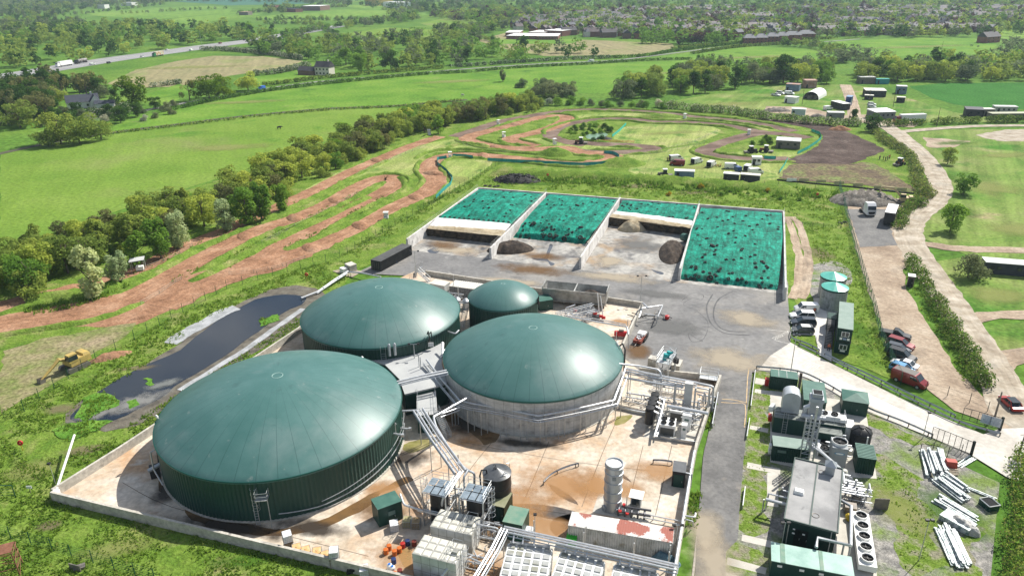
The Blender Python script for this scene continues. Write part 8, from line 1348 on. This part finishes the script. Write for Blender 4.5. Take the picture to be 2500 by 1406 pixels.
p=G(966,644);mb=MB();mb.box((p.x,p.y,.4),(1.0,.6,.8),.4,0,.6).box((p.x-.8,p.y-.5,.25),(.6,.4,.5),.9);one('tarped_bits','small heap of covered bits beside the black container','rubbish',mb,flat('blue_black_cloth',(.04,.05,.09)))
M_SHED=mat('dark_shed',(.03,.032,.036),.7,var=(.05,.05,.055),scale=.6);M_TIMB=mat('weathered_timber',(.14,.125,.1),.9,var=(.2,.18,.15),scale=1);M_BLUEC=mat('blue_container',(.1,.16,.24),.6,var=(.18,.24,.3),scale=.6)
def shed(label,fl,f2,depth,h,mw,mr,cat='shed',name='shed',win=0,slope=.0,dr=True,ribs=False):
 t,w=cabin(name,label,cat,fl,f2,depth,h,mw,mr,.15,.12,slope,0,None,0,ribs)
 for i in range(win):f=MB().box((w*(i+.7)/(win+.4),-.05,h*.6),(.9,.06,.8)).build('window',M_TRIM,t);MB().box((w*(i+.7)/(win+.4),-.1,h*.6),(.7,.04,.6)).build('pane',M_GLASS,f)
 if dr:door(t,w*.12+.3,.9,min(2.0,h*.8),-.04,.05,M_TRIM)
 return t
PW,GW=M_WHITE,mat('pale_sheet_roof',(.55,.56,.55),.5,var=(.45,.45,.44),scale=.6)
for a in(('blue grey container cabin with a white roof at the left of the portable cabins',(1646,436),(1694,438),2.4,2.5,M_BLUEC,PW,'cabin','portable_cabin'),('left black portable cabin with a white roof in the paddock row',(1765,441),(1802,444),2.4,2.3,M_SHED,PW,'cabin','portable_cabin'),('right black portable cabin with a grey roof in the paddock row',(1806,444),(1853,448),2.4,2.4,M_SHED,M_GRPT,'cabin','portable_cabin'),('white booth with big windows behind the paddock vans',(1835,403),(1858,404),2.4,2.7,PW,PW,'booth','booth',2),('open timber hut with a pale sheet roof on the infield',(1893,362),(1952,366),5.0,3.0,M_TIMB,GW,'hut','hut',3,.3),('long dark shed with a pale flat roof at the right edge',(2401,668),(2520,678),3.2,2.7,mat('navy_shed',(.03,.035,.05),.6,var=(.045,.05,.065),scale=.6),GW,'shed','shed',2),('narrow white portable toilet at the gap in the long hedge',(2214,700),(2229,702),1.4,2.4,mat('brown_door_panel',(.12,.1,.09),.7),PW,'toilet','portable_toilet',0),('white box body standing alone in the farm yard',(1914,251),(1941,254),4,3.0,PW,PW,'container','storage_container',0),('pale blue white container above the hawthorn hedge',(1931,281),(1965,283),3,2.8,mat('pale_blue_white',(.5,.55,.56),.6),PW,'container','shipping_container',0),('grey block shed above the dark dirt field',(2020,292),(2060,293),4,3.0,mat('grey_block',(.2,.2,.2),.8,var=(.26,.26,.25),scale=1),M_GRP,'shed','shed',0),('tall narrow navy shed with a blue roof beside the dirt lane',(2062,260),(2075,261),5,4.6,paint('navy',(.02,.06,.2)),mat('blue_roof',(.2,.3,.45),.4),'shed','shed',0),('row of open fronted white topped stables by the dirt lane',(2027,262),(2056,270),4,3.0,M_SHED,PW,'stable','stable',4),('long dark bungalow with a pale grey roof right of the dirt lane',(2112,237),(2162,238),7,3.2,M_SHED,M_GRPT,'bungalow','bungalow',3,.4),('small dark hut in front of the long dark bungalow',(2110,244),(2131,245),3,2.2,M_SHED,M_GRPT,'hut','hut',0),('grey pavilion on a paved base right of the dark bungalow',(2187,230),(2212,231),5,4,M_BLUEC,GW,'pavilion','pavilion',2),('small open dark stable below the grey pavilion',(2188,251),(2208,252),3,2.6,M_SHED,M_GRPT,'stable','stable',1),('long mobile home with a brilliant white roof at the yard junction',(2136,294),(2184,292),7,3.4,mat('grey_green_wall',(.12,.15,.14),.6),PW,'mobile home','mobile_home',4,.5),('dark timber cabin with a white gable right of the willow bush',(2356,286),(2399,288),6,3.4,M_SHED,mat('dark_felt',(.09,.09,.1),.8),'cabin','cabin',2,.3),('brown shed tucked behind the dark timber cabin',(2402,284),(2426,284),4,3.0,M_TIMB,M_GRPT,'shed','shed',0),('long cream static caravan at the right edge',(2428,277),(2482,278),4,3.0,mat('cream_caravan',(.45,.44,.4),.6),GW,'caravan','caravan',4),('low brown sheds at the right edge in front of the caravan',(2420,293),(2520,292),4,2.6,M_TIMB,mat('yellow_grey_roof',(.35,.36,.25),.7),'shed','shed',2),('grey open barn at the foot of the right wood',(2099,205),(2136,205),6,3.6,M_TIMB,GW,'barn','barn',0),('teal container at the foot of the right wood',(2139,206),(2170,206),3,2.8,mat('teal_container',(.03,.25,.28),.5),M_TEAL,'container','shipping_container',0),('pale pitched scrap shed behind the white tunnel barn',(1965,216),(1993,216),6,4.2,mat('rusty_sheet',(.25,.12,.09),.8,var=(.4,.3,.25),scale=.6),mat('pinkish_roof',(.35,.22,.18),.8),'shed','shed',0),('blue tarped lean-to left of the white tunnel barn',(1917,222),(1950,224),5,3.6,M_BLUEC,mat('orange_sheet',(.4,.2,.1),.7,var=(.15,.2,.3),scale=.4),'shed','shed',0)):
 shed(*a)
lorry('white tipping trailer with a dark red cab on the side road',(2244,300),(2192,302),14,M_WHITE,CR_)
for lab,r_,f_,k in(('white pickup at the left end of the farm yard vehicles',(1886,234),(1902,236),'pickup'),('white car second in the farm yard vehicles',(1898,230),(1914,232),'suv'),('white van right of the farm yard cars',(1916,231),(1938,233),'van'),('white car parked on the paddock above the mobile home',(2122,257),(2134,258),'hatch'),('second white car below it on the paddock',(2122,263),(2134,264),'hatch'),('pale van at the yard corner below the stables',(2014,270),(2028,268),'van')):vehicle(k,lab,r_,f_,CW,None,'vehicles in the farm yard')
P,Q=G(1960,242),G(1998,245);d=Q-P;w=d.length;t=thing('tunnel_barn','big white round topped tunnel barn open at the near end','barn',P.xy,math.atan2(d.y,d.x));n=14;A=[(w/2-w/2*math.cos(PI*i/n),w*.5*math.sin(PI*i/n)**.8)for i in range(n+1)];L=17
MB().add([(x,y,z)for y in(0,L)for x,z in A],[(i,i+1,n+2+i,n+1+i)for i in range(n)]).build('roof',M_WHITE,t,'all');MB().add([(x,L-.1,z)for x,z in A],[tuple(range(n+1))]).build('end_wall',M_WHITE,t);mb=MB()
for k in range(9):mb.box((1+random.random()*(w-2),1+random.random()*4,.8),(1.4,1.2,1.6+random.random()),random.random())
mb.build('stored_goods',M_TIMB,t)
for k,((x,y),lab)in enumerate((((943,537),'white marshal box beside the lower dirt straight'),((1048,330),'white marshal box at the head of the upper straight by the birch'),((1217,306),'white marshal box at the start of the far straight'),((1230,336),'white marshal box on the inner loop bend'),((1099,386),'white marshal box on the steep bend by the teal net'),((1354,366),'white marshal box on top of the earth mound'),((1672,290),'white marshal box by the blossom hedge'),((1828,330),'teal topped marshal box at the right bend'))):
 p=G(x,y);t=thing('marshal_box',lab,'marshal box',(p.x,p.y,2.0 if k==5 else 0),.4*k);MB().box((0,.5,1.1),(1.2,.1,2.2)).box((-.55,0,.6),(.1,1.1,1.2)).box((.55,0,.6),(.1,1.1,1.2)).box((0,-.5,.4),(1.2,.1,.8)).build('box_panel',M_WHITE,t);MB().box((0,0,2.25),(1.4,1.4,.12)).build('box_roof',M_WHITE,t);MB().bars([((sx*.55,-.5,0),(sx*.55,-.5,2.2))for sx in(-1,1)],.05,4).build('corner_post',M_GALV,t)
t=thing('open_lean_to','open sided lean-to with a pale roof over a small trailer below the tree belt','lean-to',G(340,662),.3);MB().add([(-1.6,-1.1,2.7),(1.6,-1.1,2.9),(1.6,1.1,3.1),(-1.6,1.1,2.9),(-1.6,-1.1,2.8),(1.6,-1.1,3.0),(1.6,1.1,3.2),(-1.6,1.1,3.0)],[(3,2,1,0),(4,5,6,7),(0,1,5,4),(1,2,6,5),(2,3,7,6),(3,0,4,7)]).build('roof',GW,t)
for x in(-1.4,1.4):
 for y in(-.9,.9):MB().tube([(x,y,0),(x,y,2.9)],.07,5).build('post',M_GALV,t)
MB().box((.3,0,.8),(1.6,1.2,.9)).build('small_trailer',M_WHITE,t)
sheet('pond',[(1430,335),(1446,327),(1472,325),(1484,330),(1470,338),(1446,344)],.16,mat('green_pond',(.14,.24,.15),.3,spec=.5),4,.4);mound('tyre_pile',(1474,340),4,2,1.0,M_RUBBER,0,'dark low tyre bank beside the small green pond','tyre pile');fence('red slatted barrier along the small pond bend',[(1456,346),(1490,347),(1548,349)],.9,2,M_RED,3,.05,'barrier',name='slatted_barrier')
for k,(x,y)in enumerate(((1385,352),(1392,352),(1400,352))):pass
for px,s,lab in(((1710,462),1.5,'gorse bush in yellow flower, left of two on the bank behind the bunkers'),((1634,478),1.2,'smaller yellow gorse bush low on the bank behind the third bay'),((1874,470),1.3,'faded yellow gorse bush on the bank behind the rightmost bay')):FM.setdefault('gorse',foliage('foliage_gorse',(.4,.28,.02)));t=tree(G(*px),s*1.3,'bush','gorse',lab);t['category']='shrub'
for px,s in(((1500,455),1.6),((1560,452),1.3),((1760,478),1.5),((1780,470),1.2),((1950,490),1.4),((1905,488),1.6),((1300,446),1.4),((1120,470),1.0)):tree(G(*px),s,'bush','green','small green scrub bush on the rough bank behind the bunkers','scrub on the bank behind the bunkers')
# houses and the town
BRK=[mat('brick_'+n,c,.9,var=tuple(x*1.3 for x in c),scale=.8)for n,c in(('red',(.17,.075,.055)),('brown',(.16,.1,.075)),('render',(.5,.47,.42)),('orange',(.22,.1,.065)))]
RFS=[mat('tiles_'+n,c,.7,var=tuple(x*1.3 for x in c),scale=.8)for n,c in(('slate',(.045,.05,.065)),('brown',(.055,.05,.055)),('red',(.075,.056,.055)),('pale',(.2,.2,.21)))]  # last, pale tiles: sun gleam on the six hipped roofs, put into the colour
def house(label,p,a,w,d,h,rh,mw,mr,hip=False,win=0,group=None,name='house',chim=True):
 t=thing(name,label,'house',(p[0],p[1]),a,group);MB().box((0,0,h/2),(w,d,h)).build('wall',mw,t);r_=MB();x,y,o=w/2+.3,d/2+.4,.01;k=w*.28 if hip else 0
 r_.add([(-x,-y,h+o),(x,-y,h+o),(x,y,h+o),(-x,y,h+o),(-x+k,0,h+rh),(x-k,0,h+rh)],[(0,1,5,4),(2,3,4,5),(3,0,4),(1,2,5),(3,2,1,0)]);rf=r_.build('roof',mr,t)
 if chim:MB().box((w*.3,0,h+rh+.2),(.9,.6,1.6)).build('chimney',mw,rf)
 for i in range(win):
  for z in((1.3,3.9)if h>4 else(1.4,)):MB().box((-w/2+w*(i+.5)/win,-d/2-.03,z),(1.1,.06,1.1)).build('window',M_GLASS,t)
 return t
p=G(794,183);house('cream house with red brown roofs and a tall chimney by the lane',p,-.35,11,7,5.2,3.6,mat('cream_render',(.62,.58,.5),.8),RFS[1],False,4);house('low brown barn adjoining the cream house',(p.x-12,p.y+2),-.35,12,6,2.8,2.6,BRK[1],RFS[1],False,0,None,'barn',False)
p=G(205,262);CWH=mat('white_render',(.7,.69,.66),.7);t=house('white cottage with a steep white gable and dark slate roofs behind the bushes',p,.55,15,7,3,3.6,CWH,RFS[0],False,4);MB().box((5.5,-4.8,1.6),(5,4.5,3.2)).add([(3,-7.05,3.2),(8,-7.05,3.2),(5.5,-7.05,6.4)],[(0,1,2)]).build('gable_wing',CWH,t);MB().add([(2.8,-7.3,3.1),(5.5,-7.3,6.5),(5.5,0,6.5),(2.8,-2,3.1),(8.2,-7.3,3.1),(8.2,-2,3.1)],[(0,1,2,3),(1,4,5,2)]).build('gable_roof',RFS[0],t);house('low white garage wing right of the white cottage',(p.x+13,p.y-3),.3,9,5,2.4,1.6,CWH,RFS[0],False,0,None,'garage',False);vehicle('hatch','white car half hidden in the bushes below the white cottage',(286,282),(300,279),CW)
for(x,y),lab in zip(((1828,107),(1857,106),(1884,103),(1908,101),(1933,99),(1966,96)),('leftmost of the six brick houses with sunlit hipped roofs facing the pasture','second from the left of the six hipped brick houses','third from the left of the six hipped brick houses','fourth from the left of the six hipped brick houses','fifth from the left of the six hipped brick houses','rightmost and longest of the six hipped brick houses')):p=G(x,y);house(lab,p,-.12,10.5 if x<1930 else 16,8,5,3.2,BRK[0],RFS[3],True,3,'six hipped houses on the town edge')
def block(label,fl,f2,depth,h,mw,mr,name,cat,win=0):return shed(label,fl,f2,depth,h,mw,mr,cat,name,win,0,False)
for i,(a,b,dp,h)in enumerate((((1236,96),(1310,97),34,3.2),((1312,98),(1362,98),34,3.4),((1234,90),(1268,90),30,4),((1290,89),(1330,90),30,4),((1328,88),(1372,90),34,5.5))):block('%s block of the low brick school by the playing field'%['long front','right front','left rear','middle rear','tallest right rear'][i],a,b,dp,h,BRK[0],PW,'school_block','school',6)
for a in(('long white roofed barn of the far farm',(736,27),(782,27),40,8,BRK[1],PW,'barn','barn'),('brick farmhouse left of the long white roofed barn',(654,27),(674,27),16,9,BRK[0],RFS[0],'farmhouse','house'),('low farm range between the farmhouse and the white barn',(690,30),(722,31),16,6,BRK[0],RFS[0],'barn','barn'),('pale sheet shed near the pink soil',(584,38),(606,38),14,5,M_TIMB,mat('pinkish_roof',(.35,.22,.18)),'shed','shed'),('yellow fronted warehouse at the top of the photo',(892,14),(922,15),40,12,mat('warehouse_yellow',(.5,.4,.1),.6),mat('warehouse_grey',(.3,.33,.36),.6),'warehouse','warehouse'),('first white warehouse right of the yellow one',(936,18),(966,18),40,9,M_WHITE,GW,'warehouse','warehouse'),('second white warehouse right of the yellow one',(968,21),(1003,20),40,10,M_WHITE,GW,'warehouse','warehouse'),('white farmhouse far off at the left',(238,22),(256,22),14,8,CWH,RFS[1],'farmhouse','house'),('pale farm sheds far off at the left of the fields',(296,15),(322,15),20,7,CWH,GW,'shed','shed')):block(a[0],a[1],a[2],a[3],a[4],a[5],a[6],a[7],a[8],0)
p=G(2412,104);house('brick villa at the town end by the right pastures',p,.4,18,9,5,4,BRK[3],RFS[1],False,3)
HP=[house('',(0,0),0,*a)for a in((9,8,5,3,BRK[0],RFS[0]),(15,8,5,3.2,BRK[1],RFS[1]),(10,8,5,3,BRK[2],RFS[0],True),(18,8,5,3,BRK[3],RFS[1]),(9,7,5,3.2,BRK[2],RFS[2]),(24,8,5,3,BRK[0],RFS[2]))]
rh=np.random.default_rng(5);sp=scatter([(1236,76),(1330,86),(1480,94),(1640,96),(1820,92),(1960,88),(2140,92),(2330,82),(2420,84),(2420,60),(2560,50),(2560,22),(2000,20),(1560,26),(1300,44)],900,11,rh);sp.sort(key=lambda q:math.hypot(*q))
HL=['brick town house with a slate gable roof','pair of brown brick town houses under one tiled roof','pale rendered town house with a hipped slate roof','short orange brick terrace in the town','pale rendered town house with a red tiled roof','long red brick terrace in the town'];mbs=[MB()for _ in range(6)]
def hrot(q):return[-.15,.5,-.15+PI/2,.2][int(2+2*noise.noise(Vector((q[0]*.006,q[1]*.006,4))))%4]+rh.normal()*.05
for i,q in enumerate(sp):
 k=int(rh.integers(6));a=hrot(q)
 if i<280:t=copy_tree(HP[k]);t.location=(q[0],q[1],0);t.rotation_euler=(0,0,a);tag(t,HL[k],'house','town houses, kind %d'%(k+1))
 else:
  w,d,h,r_=(9,15,10,18,9,24)[k],8,5,3;mb=mbs[0];P=lambda x,y,z:(q[0]+x*math.cos(a)-y*math.sin(a),q[1]+x*math.sin(a)+y*math.cos(a),z);x,y=w/2,d/2
  vs=[P(-x,-y,0),P(x,-y,0),P(x,y,0),P(-x,y,0),P(-x,-y,h),P(x,-y,h),P(x,y,h),P(-x,y,h),P(-x,0,h+r_),P(x,0,h+r_)];mb.add(vs,[(0,1,5,4),(2,3,7,6),(1,2,6,9,5),(3,0,4,8,7)],(0,1,2,3,2,0)[k]);mb.add([vs[4],vs[5],vs[6],vs[7],vs[8],vs[9]],[(0,1,5,4),(2,3,4,5)],4+(0,1,0,1,2,2)[k])
for o in HP:
 for c in o.children_recursive:bpy.data.objects.remove(c)
 bpy.data.objects.remove(o)
tag(mbs[0].build('distant_houses',BRK+RFS),'mass of small roofs filling the far side of the town','houses',None,'stuff')
for i,px in enumerate(((1268,96),(2080,84),(1760,92))):pass
def beast(label,px,a,m,s=1.0,group=None,cat='cow'):
 t=thing(cat,label,cat,G(*px),a,group);t.scale=(s,)*3;J=[((-.7,0,1.1),.34),((0,0,1.08),.38),((.6,0,1.15),.34),((1.0,0,1.2),.2),((1.35,0,.95),.15),((1.6,0,.75),.1),((-1.0,0,1.2),.06),((-1.05,0,.6),.03)];E=[(0,1),(1,2),(2,3),(3,4),(4,5),(0,6),(6,7)]
 for x,b in((-.7,0),(.6,2)):
  for y in(-1,1):n=len(J);J+=[((x+.02,y*.2,.75),.13),((x-.05,y*.2,.4),.07),((x,y*.2,.04),.06)];E+=[(b,n),(n,n+1),(n+1,n+2)]
 skin_body('body',J,E,m,t)
for px,m,lab in(((682,316),DK,'lone black cow on the big left field'),((1129,236),flat('cow_white',(.5,.47,.42)),'pale cow at the edge of the middle pasture'),((2372,114),DK,'left dark cow on the far right pasture'),((2388,116),DK,'right dark cow on the far right pasture')):beast(lab,px,random.random()*6,m)
WOOL=flat('wool',(.6,.58,.52))
for p in scatter([(830,98),(900,82),(1000,80),(1060,84),(1040,98),(900,104)],34,6,rh):t=thing('sheep','white sheep grazing on the far pasture left of the school','sheep',p,rh.random()*6,'flock on the far pasture');b=MB();b.lathe([(.05,.35),(.35,.5),(.42,.75),(.3,1.0),(.05,1.08)],n=8);b.box((.5,0,.8),(.3,.2,.25));b.build('body',WOOL,t)
hz=MB().box((0,4400,38),(14000,9800,78)).build('haze',(lambda m:m)(bpy.data.materials.new('haze_air')));hm=hz.data.materials[0];hm.use_nodes=True;N=hm.node_tree.nodes;N.remove(N['Principled BSDF']);pv=N.new('ShaderNodeVolumePrincipled');pv.inputs['Color'].default_value=(.66,.85,1,1);pv.inputs['Density'].default_value=.0001;pv.inputs['Anisotropy'].default_value=.2;hm.node_tree.links.new(pv.outputs[0],N['Material Output'].inputs['Volume']);tag(hz,kind='stuff')
